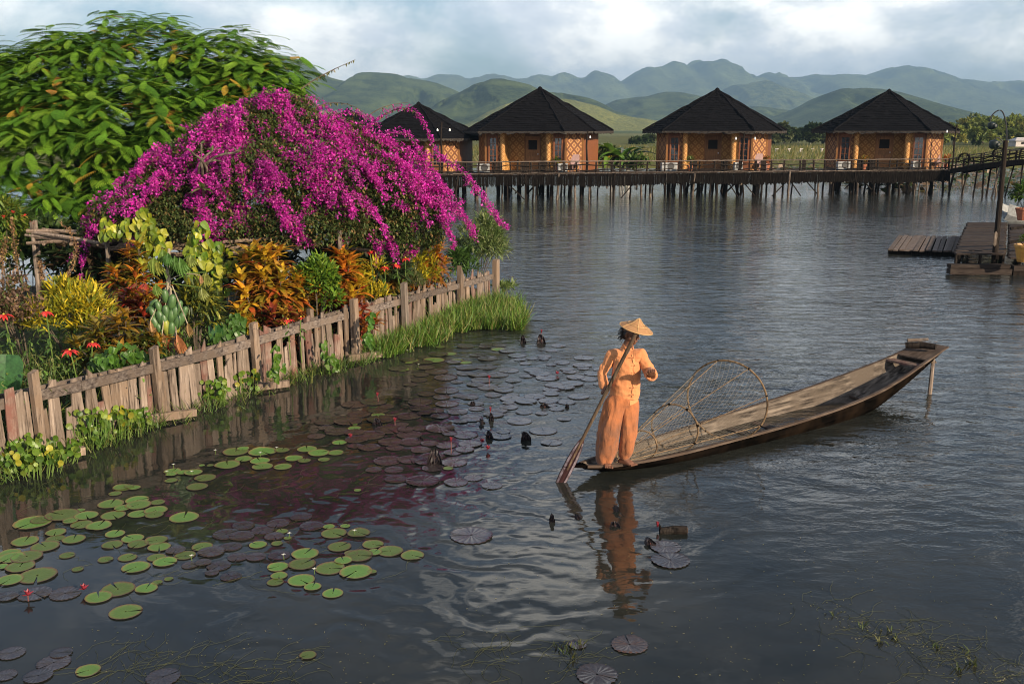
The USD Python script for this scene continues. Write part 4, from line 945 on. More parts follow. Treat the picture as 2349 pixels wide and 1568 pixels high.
tag(mb.build('foliage', 'leaf', bg), kind='stuff')
# dark woody heart of the mound
mb = MB()
for _ in range(900):
    p = BP[rg.integers(0, len(BP))]; q = p + (P(640, 430, 20.6) - p) * rg.uniform(.25, .5); mb.tube(local([p, (p + q) / 2 + rg.normal(0, .06, 3), q], bg), [.004, .008, .012], 4, caps=False)
tag(mb.build('twigs', 'bark', bg), kind='stuff')
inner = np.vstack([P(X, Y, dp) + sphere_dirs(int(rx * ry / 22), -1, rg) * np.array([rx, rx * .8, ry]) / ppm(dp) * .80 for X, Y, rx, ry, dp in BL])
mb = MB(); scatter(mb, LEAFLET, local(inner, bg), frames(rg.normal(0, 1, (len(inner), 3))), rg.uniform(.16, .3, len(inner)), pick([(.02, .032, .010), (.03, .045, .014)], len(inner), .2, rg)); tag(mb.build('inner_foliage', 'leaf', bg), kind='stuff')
def spray(pts, y0, y1, dens=1.0, thick=.075, start=.12, tip=.35, leafy=.35, pal=MAG, seed=0):
    """a long arching branch sheathed in flowers"""
    rg = np.random.default_rng(900 + seed); pts = np.array(pts, float); dy = np.linspace(y0, y1, len(pts))
    c = spline([P(X, Y, y) for (X, Y), y in zip(pts, dy)], 60); L = np.linalg.norm(np.diff(c, axis=0), axis=1).sum()
    mb = MB(); mb.tube(local(c, bg), np.linspace(.014, .004, 60), 5); br = mb.build('branch', 'bark', bg)
    if dens > 0:
        n = int(L * 42 * dens); s = start + (1 - start) * rg.random(n); p = np.array([[np.interp(a * 59, np.arange(60), c[:, i]) for i in range(3)] for a in s])
        th = thick * (1 - (1 - tip) * s) * (.65 + .7 * noise(np.c_[s * 14, s * 0 + seed, s * 0]))
        cen = local(p, bg) + sphere_dirs(n, -.6, rg) * th[:, None]
        mb = MB(); bracts(mb, cen, 8, .042, .042, pal, rg); white_eyes(mb, cen, .04, rg, .3); mb.build('flower_spray', 'bract', bg)
    n = int(L * 34 * leafy + 4); s = rg.random(n); p = np.array([[np.interp(a * 59, np.arange(60), c[:, i]) for i in range(3)] for a in s])
    mb = MB(); scatter(mb, LEAFLET, local(p, bg), frames(rg.normal(0, .5, (n, 3)) + (0, 0, -.9)), rg.uniform(.04, .085, n), pick([(.08, .10, .025), (.13, .13, .035), (.2, .15, .05)], n, .2, rg)); mb.build('spray_leaves', 'leaf', bg)
SP = [([(800, 330), (850, 285), (890, 258), (940, 250), (968, 275), (990, 322), (1008, 362)], 20, 19.6, .8, .06, .1, .3, .8),
      ([(730, 290), (770, 262), (810, 258), (850, 272), (872, 290)], 20.4, 20.2, .6, .05, .2, .6, .6),
      ([(860, 345), (905, 305), (940, 312), (962, 345), (985, 385), (1000, 400)], 20, 19.5, .9, .085, .1, .6, .5),
      ([(930, 350), (1001, 360), (1043, 379), (1072, 409), (1104, 451), (1130, 483), (1153, 515), (1167, 523)], 19.8, 19.0, 1.25, .10, .05, .45, .4),
      ([(850, 330), (920, 345), (981, 392), (1007, 425), (1027, 451), (1049, 480), (1069, 505), (1082, 525), (1088, 548)], 19.8, 19.2, 1.7, .135, 0, .35, .4),
      ([(900, 390), (968, 431), (997, 454), (1010, 483), (1020, 509), (1030, 535), (1042, 568)], 19.6, 19.2, 1.6, .13, 0, .35, .3),
      ([(820, 350), (900, 378), (960, 415), (1000, 445)], 19.7, 19.4, 1.8, .16, 0, .6, .2),
      ([(780, 320), (840, 345), (900, 390), (950, 450), (985, 520)], 19.7, 19.2, 2.0, .18, 0, .5, .2),
      ([(740, 300), (800, 350), (830, 430), (850, 500)], 19.6, 18.8, 1.2, .12, 0, .6, .2),
      ([(640, 300), (720, 340), (770, 420), (780, 500)], 19.7, 18.6, 1.2, .12, 0, .6, .2),
      ([(600, 280), (640, 380), (680, 470), (670, 540)], 19.7, 18.5, 1.1, .12, 0, .6, .2),
      ([(560, 300), (470, 280), (440, 300), (415, 280)], 20.2, 19.9, .7, .07, .1, .5, .4),
      ([(480, 330), (400, 345), (345, 352)], 20, 19.7, .7, .06, .1, .5, .5),
      ([(420, 390), (350, 385), (310, 408)], 19.7, 19.4, .6, .06, .1, .5, .5),
      ([(300, 490), (245, 505), (205, 540), (190, 600), (180, 650)], 19.0, 18.2, .8, .075, 0, .35, .4),
      ([(260, 520), (215, 545), (170, 580), (162, 600)], 18.9, 18.4, .6, .06, 0, .5, .4),
      ([(880, 520), (900, 560), (905, 600)], 19.3, 18.7, 1.1, .11, 0, .6, .2), ([(840, 520), (865, 570), (858, 612)], 19.2, 18.6, 1.0, .10, 0, .6, .2),
      ([(520, 500), (560, 540), (500, 560)], 18.9, 18.4, .9, .09, 0, .6, .2),
      ([(700, 245), (660, 222), (620, 218), (580, 228)], 20.6, 20.4, .9, .08, 0, .6, .3)]
for i, a in enumerate(SP): spray(*a, seed=i)
# cascading sprays all over the mound
ctr = P(640, 430, 20.6); top_pts = BP[(BP[:, 2] > 2.6)]
for i in range(112):
    p0 = top_pts[rg.integers(0, len(top_pts))]; o = p0 - ctr; o[2] = 0; o = o / (np.linalg.norm(o) + 1e-6) + np.array([.55, -.40, 0]) + rg.normal(0, .25, 3) * (1, 1, 0); o /= np.linalg.norm(o); L = rg.uniform(.7, 1.6); a = rg.uniform(.50, .85); up_ = rg.uniform(.10, .34); t_ = np.linspace(0, 1, 14)
    c = p0 + o * (t_ * a * L)[:, None] + np.array([0, 0, 1.0]) * (up_ * t_ - (.62 * L) * t_ ** 2)[:, None] - o * .1
    mb = MB(); n = int(L * 75); s_ = rg.random(n); s_ = s_[noise(np.c_[s_ * 9, 0 * s_ + i * 3.7, 0 * s_]) > .42]; n = len(s_); q = np.array([[np.interp(u, t_, c[:, k]) for k in range(3)] for u in s_]); th = rg.uniform(.07, .17) * (.4 + 1.0 * noise(np.c_[s_ * 7, 0 * s_ + i, 0 * s_])) * (1 - .5 * s_)
    q = q + sphere_dirs(n, -.5, rg) * th[:, None]; fade = rg.uniform(.75, 1.25); bracts(mb, local(q, bg), 6, .045, .045, np.array(MAG) * fade, rg); white_eyes(mb, local(q, bg), .045, rg, .3); mb.build('flower_spray', 'bract', bg)
spray([(690, 205), (730, 178), (775, 155), (815, 137)], 20.6, 20.8, 0, leafy=.6, seed=50)
spray([(700, 262), (740, 240), (790, 238), (840, 262)], 20.6, 20.6, 0, leafy=.8, seed=51)
spray([(820, 300), (850, 262), (900, 240), (935, 236)], 20.4, 20.6, 0, leafy=.1, seed=52)

# the trellis of bundled poles
tr0 = ground(330, 18.8); tr = thing('pole_trellis', 'low trellis of bundled grey poles carrying the bougainvillea', 'trellis', tr0)
rg = np.random.default_rng(51)
for X, Yt, y, r in ((72, 508, 19.0, .045), (80, 505, 19.1, .05), (200, 530, 18.7, .05), (242, 520, 18.2, .05), (213, 520, 20.3, .05), (622, 535, 18.4, .05), (778, 528, 18.3, .055), (500, 545, 19.8, .05), (880, 570, 19.2, .05)):
    tp = P(X, Yt, y); mb = MB(); mb.tube(local([(tp[0] + rg.normal(0, .06), y, .2), (tp[0], y, tp[2] * .5), tp], tr), [r, r * .95, r * .85], 7); mb.build('upright_pole', 'pile_pale', tr)
for k in range(9):
    a, b = P(72 + rg.normal(0, 12), 541 + rg.normal(0, 7), 19.0), P(rg.uniform(260, 560), 566 + rg.normal(0, 8), 18.4); pts = spline([a, (a + b) / 2 + rg.normal(0, .035, 3), b], 9); mb = MB(); mb.tube(local(pts, tr), rg.uniform(.02, .045), 6); mb.build('pole', 'old_wood_grey' if k % 3 else 'old_wood_tan', tr)
for k in range(10):
    a, b = P(rg.uniform(240, 420), 566 + rg.normal(0, 8), 18.4), P(rg.uniform(690, 850), 556 + rg.normal(0, 10), 18.3); pts = spline([a, (a + b) / 2 + rg.normal(0, .04, 3), b], 9); mb = MB(); mb.tube(local(pts, tr), rg.uniform(.022, .05), 6); mb.build('pole', 'old_wood_grey' if k % 3 else 'old_wood_dark', tr)
for k in range(12):
    X = 100 + k * 62; a, b = P(X, 560, 18.3), P(X + 30, 540, 21.5); mb = MB(); mb.tube(local([a, b], tr), .03, 6); mb.build('cross_pole', 'old_wood_grey', tr)

# crotons: whorls of long coloured leaves on upright stems
CLEAF = leaf(1, .29, 4, fold=.25, droop=.75, point=.85)
CG = np.clip(1.15 - CLEAF[0][:, 0] * .9, 0, 1) * (1 - .30 * (np.abs(CLEAF[0][:, 1]) > .02))
tinted('croton_leaf', rough=.3, trans=.25, var=.3, spec=.5, scale=14)
def croton(label, X, Ytop, y, hw, stems, base, edge, size=.30, seed=0, per=13, zlow=.25, group=None):
    rg = np.random.default_rng(600 + seed); o = ground(X, y); H = P(X, Ytop, y)[2] - o[2]; w = hw / ppm(y)
    th = thing('croton_shrub', label, 'shrub', o, 0, group); ps, ds, ss, c0, c1 = [], [], [], [], []
    for j in range(stems):
        q = rg.random() ** .6; a = rg.uniform(0, 6.28); lean = np.array([math.cos(a) * w * q, math.sin(a) * w * q * .8, H * (1 - .42 * q ** 1.6) * rg.uniform(.62 if j % 2 else .86, 1.0) - size * .35])
        mb = MB(); mb.tube([(lean[0] * .12, lean[1] * .12, -.1), tuple(lean * (.62, .62, .5)), tuple(lean)], [.016, .012, .007], 6); mb.build('stem', 'bark', th)
        tone = rg.uniform(.75, 1.25); kb = rg.integers(0, len(base)); levels = 3
        ax = lean * (.5, .5, 1); ax /= np.linalg.norm(ax)
        for l in range(levels):
            m = per if l == 0 else int(per * .8)
            for i in range(m):
                b = i * 2.399 + l; el = (rg.uniform(.35, 1.25), rg.uniform(.0, .7), rg.uniform(-.55, .2))[l]
                h = np.array([math.cos(b), math.sin(b), 0]); d = h * math.cos(el) + ax * math.sin(el)
                ps.append(lean - ax * (l * .55 + rg.uniform(0, .4)) * size + h * .01); ds.append(d); ss.append(size * rg.uniform(.7, 1.15) * (1, 1.05, 1)[l])
                cb = np.array(base[kb if rg.random() < .7 else rg.integers(0, len(base))]); ce = np.array(edge[rg.integers(0, len(edge))])
                u = rg.random()
                if l == 0 and u < .5: ce = cb * (.9, .75, .8)
                if l == 2 or u > .86: cb, ce = cb * .35 + ce * .4, ce * .55
                if l == 1 and u < .35: cb = np.array((.16, .15, .018)) if u < .18 else ce; ce = ce * .8
                c0.append(cb * tone); c1.append(ce * tone)
    ps, ds, ss = np.array(ps), np.array(ds), np.array(ss)
    if zlow: ps[:, 2] = np.maximum(ps[:, 2], zlow * .4)
    parts_from(th, CLEAF, ps, frames(ds), ss, (np.array(c1), np.array(c0), CG), 'leaf', 'croton_leaf', 300, score=-ps[:, 1] + ps[:, 2] * .7, restname='foliage')
    return th
YEL, ORG, RED, GRN, DRK = (.55, .37, .025), (.50, .18, .02), (.30, .035, .018), (.07, .10, .015), (.06, .025, .015)
croton('large orange and yellow croton left of the round green bush', 608, 528, 16.9, 90, 30, [YEL, YEL, (.5, .26, .02), (.28, .26, .02)], [RED, RED, (.26, .05, .015), (.36, .08, .02), (.10, .10, .02)], .33, 1, per=15)
croton('large yellow orange croton between the green bush and the golden shrub', 778, 545, 18.2, 76, 25, [YEL, (.5, .36, .03), ORG, (.26, .26, .02)], [(.30, .06, .015), RED, ORG, (.16, .13, .02)], .33, 2)
croton('orange green croton standing against the trellis under lime vine leaves', 308, 520, 17.4, 60, 18, [ORG, (.44, .28, .02), (.2, .2, .02)], [RED, (.16, .10, .02), GRN], .27, 3)
croton('dark red and yellow croton left of the papaya fruits', 320, 632, 15.9, 70, 19, [RED, YEL, (.35, .08, .02)], [(.16, .02, .015), DRK, RED], .27, 4)
croton('sprawling green brown croton low left of the papaya', 255, 690, 14.3, 98, 24, [(.20, .16, .02), (.36, .20, .02), GRN], [(.10, .05, .015), DRK, GRN], .27, 5)
croton('coppery croton at the far end near the willowy bush', 985, 512, 20.6, 56, 19, [(.46, .24, .02), ORG], [(.26, .07, .02), (.18, .05, .02)], .30, 6)
croton('slim orange leaved croton between bougainvillea and the yellow croton', 893, 560, 19.4, 34, 9, [(.42, .24, .02), (.3, .2, .03)], [(.22, .08, .02), GRN], .30, 7)
croton('small croton with lime yellow rosette below the large orange one', 548, 665, 16.2, 26, 4, [(.34, .32, .02), YEL], [(.12, .13, .015), RED], .27, 8)
croton('dark red leaved croton low under the large orange one', 640, 690, 16.3, 66, 14, [(.20, .04, .02), (.3, .18, .02)], [(.08, .02, .015), (.15, .02, .015)], .27, 9)
croton('red croton low behind the fence under the yellow orange one', 800, 660, 17.6, 60, 12, [(.30, .12, .02), RED], [(.12, .03, .015), (.2, .03, .015)], .28, 10)
# small-leaved shrubs
SL = leaf(1, .34, 3, fold=.25, droop=.4); NL = leaf(1, .20, 3, fold=.2, droop=.5)
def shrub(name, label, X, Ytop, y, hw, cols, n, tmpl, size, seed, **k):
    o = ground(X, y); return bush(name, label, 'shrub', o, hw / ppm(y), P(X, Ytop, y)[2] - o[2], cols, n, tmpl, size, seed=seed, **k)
GOLD = [(.40, .31, .014), (.32, .28, .014), (.20, .20, .014), (.44, .33, .018)]
shrub('golden_shrub', 'golden yellow fine leaved shrub behind the poinsettia flowers at left', 150, 648, 15.1, 98, GOLD + [(.12, .15, .015)], 2600, NL, .14, 71, up=.7)
shrub('golden_shrub', 'golden yellow shrub squeezed between the yellow croton and red flowers', 850, 606, 18.6, 44, GOLD, 1100, NL, .13, 72, up=.9)
shrub('golden_shrub', 'yellow green fine shrub before the coppery croton at the far end', 965, 578, 20.2, 46, GOLD + [(.16, .18, .015), (.12, .15, .02)], 1000, NL, .13, 73, up=.9)
shrub('round_bush', 'round bright green bush between the two large orange crotons', 722, 604, 17.2, 60, [(.06, .13, .012), (.10, .18, .015), (.15, .22, .02), (.045, .10, .012)], 1800, SL, .13, 74, up=.4)
shrub('dark_shrub', 'dark green fleck leaved shrub right of the papaya fruits', 432, 668, 15.3, 66, [(.055, .08, .015), (.12, .13, .02), (.22, .20, .02), (.035, .055, .012)], 1300, NL, .17, 75)
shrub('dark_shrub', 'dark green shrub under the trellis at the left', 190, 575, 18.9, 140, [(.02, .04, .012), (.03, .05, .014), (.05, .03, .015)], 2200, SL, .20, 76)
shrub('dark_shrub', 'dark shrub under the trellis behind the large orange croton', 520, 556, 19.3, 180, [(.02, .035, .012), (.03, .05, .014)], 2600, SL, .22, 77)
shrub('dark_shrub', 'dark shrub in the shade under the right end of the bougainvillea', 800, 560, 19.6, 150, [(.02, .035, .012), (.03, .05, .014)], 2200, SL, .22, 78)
shrub('wispy_bush', 'wispy grey green bush behind the fence near the red flowers', 925, 612, 19.8, 50, [(.08, .11, .03), (.11, .14, .045), (.06, .09, .025), (.2, .17, .08)], 1800, leaf(1, .14, 2), .13, 78, up=.9)
shrub('willowy_bush', 'tall feathery green bush at the end of the fence over the water', 1098, 510, 23.6, 62, [(.09, .14, .04), (.13, .18, .06), (.07, .11, .03), (.2, .23, .10)], 2600, leaf(1, .12, 3, droop=.7), .22, 79, up=.5, lumps=13)
shrub('willowy_bush', 'dark green bush behind the end posts of the fence', 1065, 575, 22.9, 42, [(.035, .075, .015), (.05, .10, .02)], 900, leaf(1, .2, 3), .18, 80)
shrub('leafy_weed', 'pale green weedy bush leaning over the water past the last post', 1155, 660, 23.2, 26, [(.10, .15, .04), (.15, .2, .06)], 350, leaf(1, .14, 3), .17, 81, up=.3)
shrub('feathery_shrub', 'green shrub with drooping feather leaves and red blossoms at the left edge', 20, 486, 19.4, 66, [(.06, .11, .015), (.10, .15, .02), (.16, .18, .02)], 1100, NL, .17, 82)
shrub('dry_shrub', 'brown dried shrub with seed plumes at the left edge', 45, 640, 14.9, 85, [(.14, .085, .05), (.2, .12, .07), (.10, .06, .04), (.07, .09, .025)], 1900, leaf(1, .5, 2), .075, 83, mess=1)
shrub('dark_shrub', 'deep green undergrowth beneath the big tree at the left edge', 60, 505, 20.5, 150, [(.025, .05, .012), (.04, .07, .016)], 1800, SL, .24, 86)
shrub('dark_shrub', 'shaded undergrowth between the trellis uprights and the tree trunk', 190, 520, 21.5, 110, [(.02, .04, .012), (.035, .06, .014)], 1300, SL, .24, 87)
# seed plumes
rg = np.random.default_rng(85)
for lab, pts in (('arching brown seed plume bent like a question mark', [(118, 690), (150, 640), (172, 590), (168, 545), (140, 512)]), ('upright brown seed plume left of the trellis uprights', [(40, 650), (38, 600), (30, 540), (26, 500)]), ('brown seed plume leaning right beside the dry shrub', [(10, 660), (6, 590), (14, 545)]), ('short brown seed plume before the trellis uprights', [(95, 690), (98, 640), (92, 600)])):
    c = spline([P(X, Y, 15.4) for X, Y in pts], 40); t = thing('seed_plume', lab, 'seed plume', c[0])
    mb = MB(); mb.tube(local(c, t), np.linspace(.008, .003, 40), 5); mb.build('stem', 'bark', t)
    k = rg.integers(4, 40, 420); p = local(c[k], t) + rg.normal(0, .022, (420, 3)); mb = MB(); scatter(mb, leaf(1, .7, 2), p, frames(rg.normal(0, 1, (420, 3))), rg.uniform(.02, .04, 420), pick([(.26, .15, .07), (.18, .09, .045), (.34, .21, .10)], 420, .2, rg)); mb.build('seeds', 'reed', t)
for X, Y in ((8, 500), (30, 490), (55, 497), (72, 515)):
    p = P(X, Y, 19.0); t = thing('red_blossom', ('leftmost' if X < 20 else 'second' if X < 40 else 'third' if X < 60 else 'rightmost') + ' red blossom on the feathery shrub at the left edge', 'blossom', p, 0, 'red blossoms on the feathery shrub')
    for k in range(6): mb = MB(); d = sphere_dirs(8, 0, rg); scatter(mb, leaf(1, .5, 2), d * .02, frames(d), rg.uniform(.05, .08, 8), pick([(.42, .03, .02), (.5, .07, .03)], 8, .1, rg)) if k == 0 else None; mb.build('petal', 'leaf', t) if k == 0 else None
# lime heart-leaved vines
def heart(n=7):
    a = np.linspace(0, np.pi, n); x = .5 - .5 * np.cos(a) ; w = .40 * np.sin(a) ** .75 * (1.15 - .55 * x); x = x * 1.08 - .10 * np.sin(a) * (x < .3)
    v = [(x[i], -w[i], .22 * w[i] - .25 * x[i] ** 2) for i in range(n)] + [(x[i], 0, -.25 * x[i] ** 2) for i in range(n)] + [(x[i], w[i], .22 * w[i] - .25 * x[i] ** 2) for i in range(n)]
    f = []
    for i in range(n - 1):
        f += [[i, i + 1, n + i + 1], [i, n + i + 1, n + i], [n + i, n + i + 1, 2 * n + i + 1], [n + i, 2 * n + i + 1, 2 * n + i]]
    return np.array(v), np.array(f)
HL = heart()
tinted('vine_leaf', rough=.4, trans=.4, var=.15, spec=.4)
LIME = [(.26, .29, .02), (.19, .24, .018), (.32, .32, .03), (.13, .19, .015)]
def vine(label, blobs, n, size, cols, seed, name='lime_vine', mat='vine_leaf', stems=4):
    rg = np.random.default_rng(seed); X, Y, rx, ry, y = blobs[0]; t = thing(name, label, 'vine', ground(X, y)); w = np.array([b[2] * b[3] for b in blobs], float); k = rg.choice(len(blobs), n, p=w / w.sum()); B = np.array(blobs, float)[k]
    a = rg.uniform(0, 6.28, n); r = np.sqrt(rg.random(n)); p = np.array([P(b[0] + b[2] * r_ * math.cos(a_), b[1] + b[3] * r_ * math.sin(a_), b[4] - .30 * math.sqrt(max(0, 1 - r_ * r_)) + rg.normal(0, .05)) for b, r_, a_ in zip(B, r, a)])
    d = np.c_[rg.normal(0, .45, n), -.35 + rg.normal(0, .3, n), -.8 + rg.normal(0, .25, n)]
    parts_from(t, HL, local(p, t), frames(d, np.c_[rg.normal(0, .3, n), -1 + rg.normal(0, .3, n), .5 + 0 * a]), size * rg.uniform(.7, 1.25, n), pick(cols, n, .15, rg), 'leaf', mat)
    for j in range(stems):
        b = blobs[j % len(blobs)]; mb = MB(); mb.tube(local(spline([ground(X + rg.normal(0, 10), y), P(X, Y + blobs[0][3], y), P(b[0], b[1], b[4])], 8), t), .006, 5); mb.build('stem', 'bark', t)
vine('lime yellow heart leaved vine over the orange green croton', [(318, 520, 52, 26, 17.9), (350, 545, 30, 40, 17.8), (250, 530, 30, 22, 18), (330, 492, 22, 20, 18), (372, 560, 16, 34, 17.7), (240, 505, 14, 14, 18)], 150, .13, LIME, 91)
vine('lime green heart leaved vine climbing a column right of the papaya', [(470, 610, 46, 62, 17.4), (462, 545, 26, 42, 17.4), (460, 512, 12, 18, 17.4), (510, 590, 28, 40, 17.5), (440, 600, 26, 36, 17.3), (490, 660, 34, 30, 17.3)], 190, .135, LIME + [(.13, .22, .02), (.10, .19, .02)], 92)
vine('small green vine climbing the pickets at the middle of the fence', [(635, 810, 9, 22, 15.0), (640, 838, 14, 16, 14.9), (628, 855, 12, 14, 14.9)], 46, .085, [(.06, .14, .015), (.09, .17, .02)], 93, 'green_vine', stems=2)
vine('glossy green vine on the fence right of its middle', [(848, 742, 8, 26, 17.0), (842, 775, 13, 18, 16.9), (852, 722, 8, 12, 17.0)], 42, .085, [(.05, .13, .015), (.08, .16, .02)], 94, 'green_vine', stems=2)
vine('small leaved green vine between pickets left of the middle posts', [(760, 830, 18, 22, 16.2), (742, 800, 8, 24, 16.2)], 40, .08, [(.06, .13, .015), (.09, .16, .02)], 95, 'green_vine', stems=2)
vine('leafy green clump behind the fence right of the first tall post', [(285, 812, 50, 26, 13.6), (240, 830, 40, 22, 13.3)], 110, .10, [(.05, .12, .014), (.075, .16, .02), (.04, .09, .012)], 96, 'green_clump', stems=3)
vine('leafy green weeds behind the fence left of the double post', [(520, 775, 36, 24, 15.4), (540, 745, 26, 30, 15.6)], 100, .10, [(.05, .11, .02), (.06, .13, .025)], 97, 'green_clump', stems=3)
# taro leaves
def taro(label, X, Y, y, L, ang, cols, seed=0, veins=False, tip=(0, -.35, -.9)):
    rg = np.random.default_rng(seed); p = P(X, Y, y); t = thing('taro_plant', label, 'taro plant', ground(X, y + .15))
    mb = MB(); d = np.array([tip], float); scatter(mb, HL, local(p, t)[None], frames(d, np.array([[math.sin(ang), -1.0, .5]])), np.array([L]), np.array([cols])); mb.build('leaf', 'leaf_gloss', t)
    if veins:
        fr = frames(d, np.array([[math.sin(ang), -1.0, .5]]))[0]
        for k in range(5):
            x = .12 + .16 * k
            for sg in (-1, 1):
                q = np.array([(x, 0, .004 - .25 * x * x), (x + .12, sg * .22 * (1 - .6 * x), .03 - .25 * (x + .1) ** 2)]) @ fr * L + local(p, t) ; mb = MB(); mb.tube(q - np.array([0, .012, 0]), .006, 4); mb.build('vein', 'lamp_white', t)
    mb = MB(); mb.tube([(0, 0, -.2), tuple(local(p, t) * (.5, .5, .6)), tuple(local(p, t))], [.016, .012, .008], 6); mb.build('stalk', 'vine_stalk' , t)
    return t
plain('vine_stalk', (.10, .16, .03), (.07, .11, .02))
taro('big dark green taro leaf at the left picture edge behind the fence', 14, 812, 12.3, .62, .2, (.028, .085, .02), 1)
taro('dark green taro leaf hanging behind the fence left of the double post', 497, 740, 15.2, .34, -.1, (.03, .09, .022), 2)
taro('striped caladium leaf with white veins under the trellis', 146, 663, 15.9, .30, .3, (.10, .20, .04), 3, veins=True)
# poinsettias
def poinsettia(label, X, Y, y, r=.13, h=None, seed=0):
    rg = np.random.default_rng(700 + seed); p = P(X, Y, y); o = np.array([p[0] + rg.normal(0, .08), p[1] + .1, .34]); t = thing('poinsettia', label, 'poinsettia', o); e = local(p, t)
    mb = MB(); mb.tube(spline([(0, 0, -.1), tuple(e * (.2, .5, .55)), tuple(e)], 8), .008, 5); mb.build('stem', 'vine_stalk', t)
    for k in range(11):
        a = k * 2.4; el = rg.uniform(-.35, .2); d = np.array([[math.cos(a) * math.cos(el), math.sin(a) * math.cos(el), math.sin(el)]]); mb = MB(); scatter(mb, leaf(1, .34, 3, droop=.8), e[None], frames(d), np.array([r * rg.uniform(.75, 1.15)]), pick([(.52, .035, .03), (.62, .06, .05)], 1, .1, rg)); mb.build('bract', 'leaf', t)
    mb = MB(); mb.mesh(trimesh.creation.icosphere(1, .016).apply_translation(e + (0, 0, .012)), (.5, .4, .05)); mb.build('flower_heart', 'leaf', t)
    for k in range(6):
        a = rg.uniform(0, 6.28); q = rg.uniform(.5, .9); d = np.array([[math.cos(a), math.sin(a), -.2]]); mb = MB(); scatter(mb, leaf(1, .4, 3, droop=.6), (e * (q, q, q))[None], frames(d), np.array([.13]), np.array([[.05, .10, .02]])); mb.build('leaf', 'leaf', t)
for i, (X, Y, y, r, lab) in enumerate(((105, 714, 13.8, .13, 'red poinsettia flower over the golden shrub at left'), (8, 722, 13.6, .15, 'red poinsettia flower cut by the left picture edge'), (212, 786, 13.2, .14, 'red poinsettia flower right of the pair above the fence at left'), (160, 803, 12.9, .15, 'lowest red poinsettia flower above the fence at left'),
                                    (660, 733, 15.7, .12, 'red poinsettia flower just over the fence rail under the round bush'), (908, 606, 18.6, .13, 'red poinsettia flower before the golden shrub at the far end'), (882, 612, 18.5, .12, 'red poinsettia flower left of its twin near the wispy bush'), (930, 592, 18.9, .11, 'topmost red flower near the wispy bush'), (848, 576, 18.4, .12, 'red flower above the golden shrub under the bougainvillea'), (690, 728, 15.9, .07, 'tiny red flower bud standing over the rail under the round bush'))):
    poinsettia(lab, X, Y, y, r, seed=i)
# papaya
rg = np.random.default_rng(111)
po = ground(385, 14.7); pp = thing('papaya_plant', 'papaya plant with a heavy bunch of green fruits and wilted leaves', 'papaya', po)
plain('papaya_skin', (.060, .12, .035), (.035, .075, .024), scale=10, rough=.45, spec=.45); plain('papaya_ripe', (.24, .24, .025), (.06, .11, .03), scale=7, rough=.45); plain('papaya_trunk', (.30, .25, .17), (.17, .13, .09), scale=20, bump=.6)
tp = P(386, 640, 14.7); mb = MB(); mb.tube(spline(local([po - (0, 0, .2), po * .5 + tp * .5, tp, P(388, 570, 14.7)], pp), 14), np.linspace(.075, .02, 14), 10); mb.build('trunk', 'papaya_trunk', pp)
prof = np.array([(0, .5), (.10, .47), (.19, .36), (.235, .15), (.24, 0), (.21, -.2), (.13, -.4), (.05, -.5), (0, -.52)])
for i, (X, Y, L, ripe) in enumerate(((357, 692, .17, 0), (388, 675, .22, 0), (403, 690, .27, 0), (373, 700, .2, 0), (417, 700, .22, 0), (360, 715, .22, 0), (390, 712, .24, 0), (378, 725, .26, 0), (402, 722, .24, 0), (365, 738, .27, 0), (425, 715, .22, 0), (415, 735, .26, 0), (390, 745, .26, 1), (375, 750, .2, 0), (402, 750, .24, 0), (422, 728, .25, 0), (350, 705, .2, 0), (386, 732, .26, 0), (409, 715, .25, 0))):
    c = local(P(X, Y, 14.7), pp); dy = -.17 * math.sqrt(max(0, 1 - ((X - 388) / 50) ** 2)) + (.04 if i in (0, 10, 16) else 0); v, f = lathe(prof, 14); v = v * L; ax = np.array([(X - 388) / 70, -.15, 1.0]) if i not in (0, 16) else np.array([1.0, 0, .8]); fr_ = frames(ax[None])[0]
    v = v[:, [2, 0, 1]] @ np.array([fr_[0], fr_[1], fr_[2]]); mb = MB(); mb.add(v + c + (0, dy, 0), f); mb.build('fruit', 'papaya_ripe' if ripe else 'papaya_skin', pp, smooth=True)
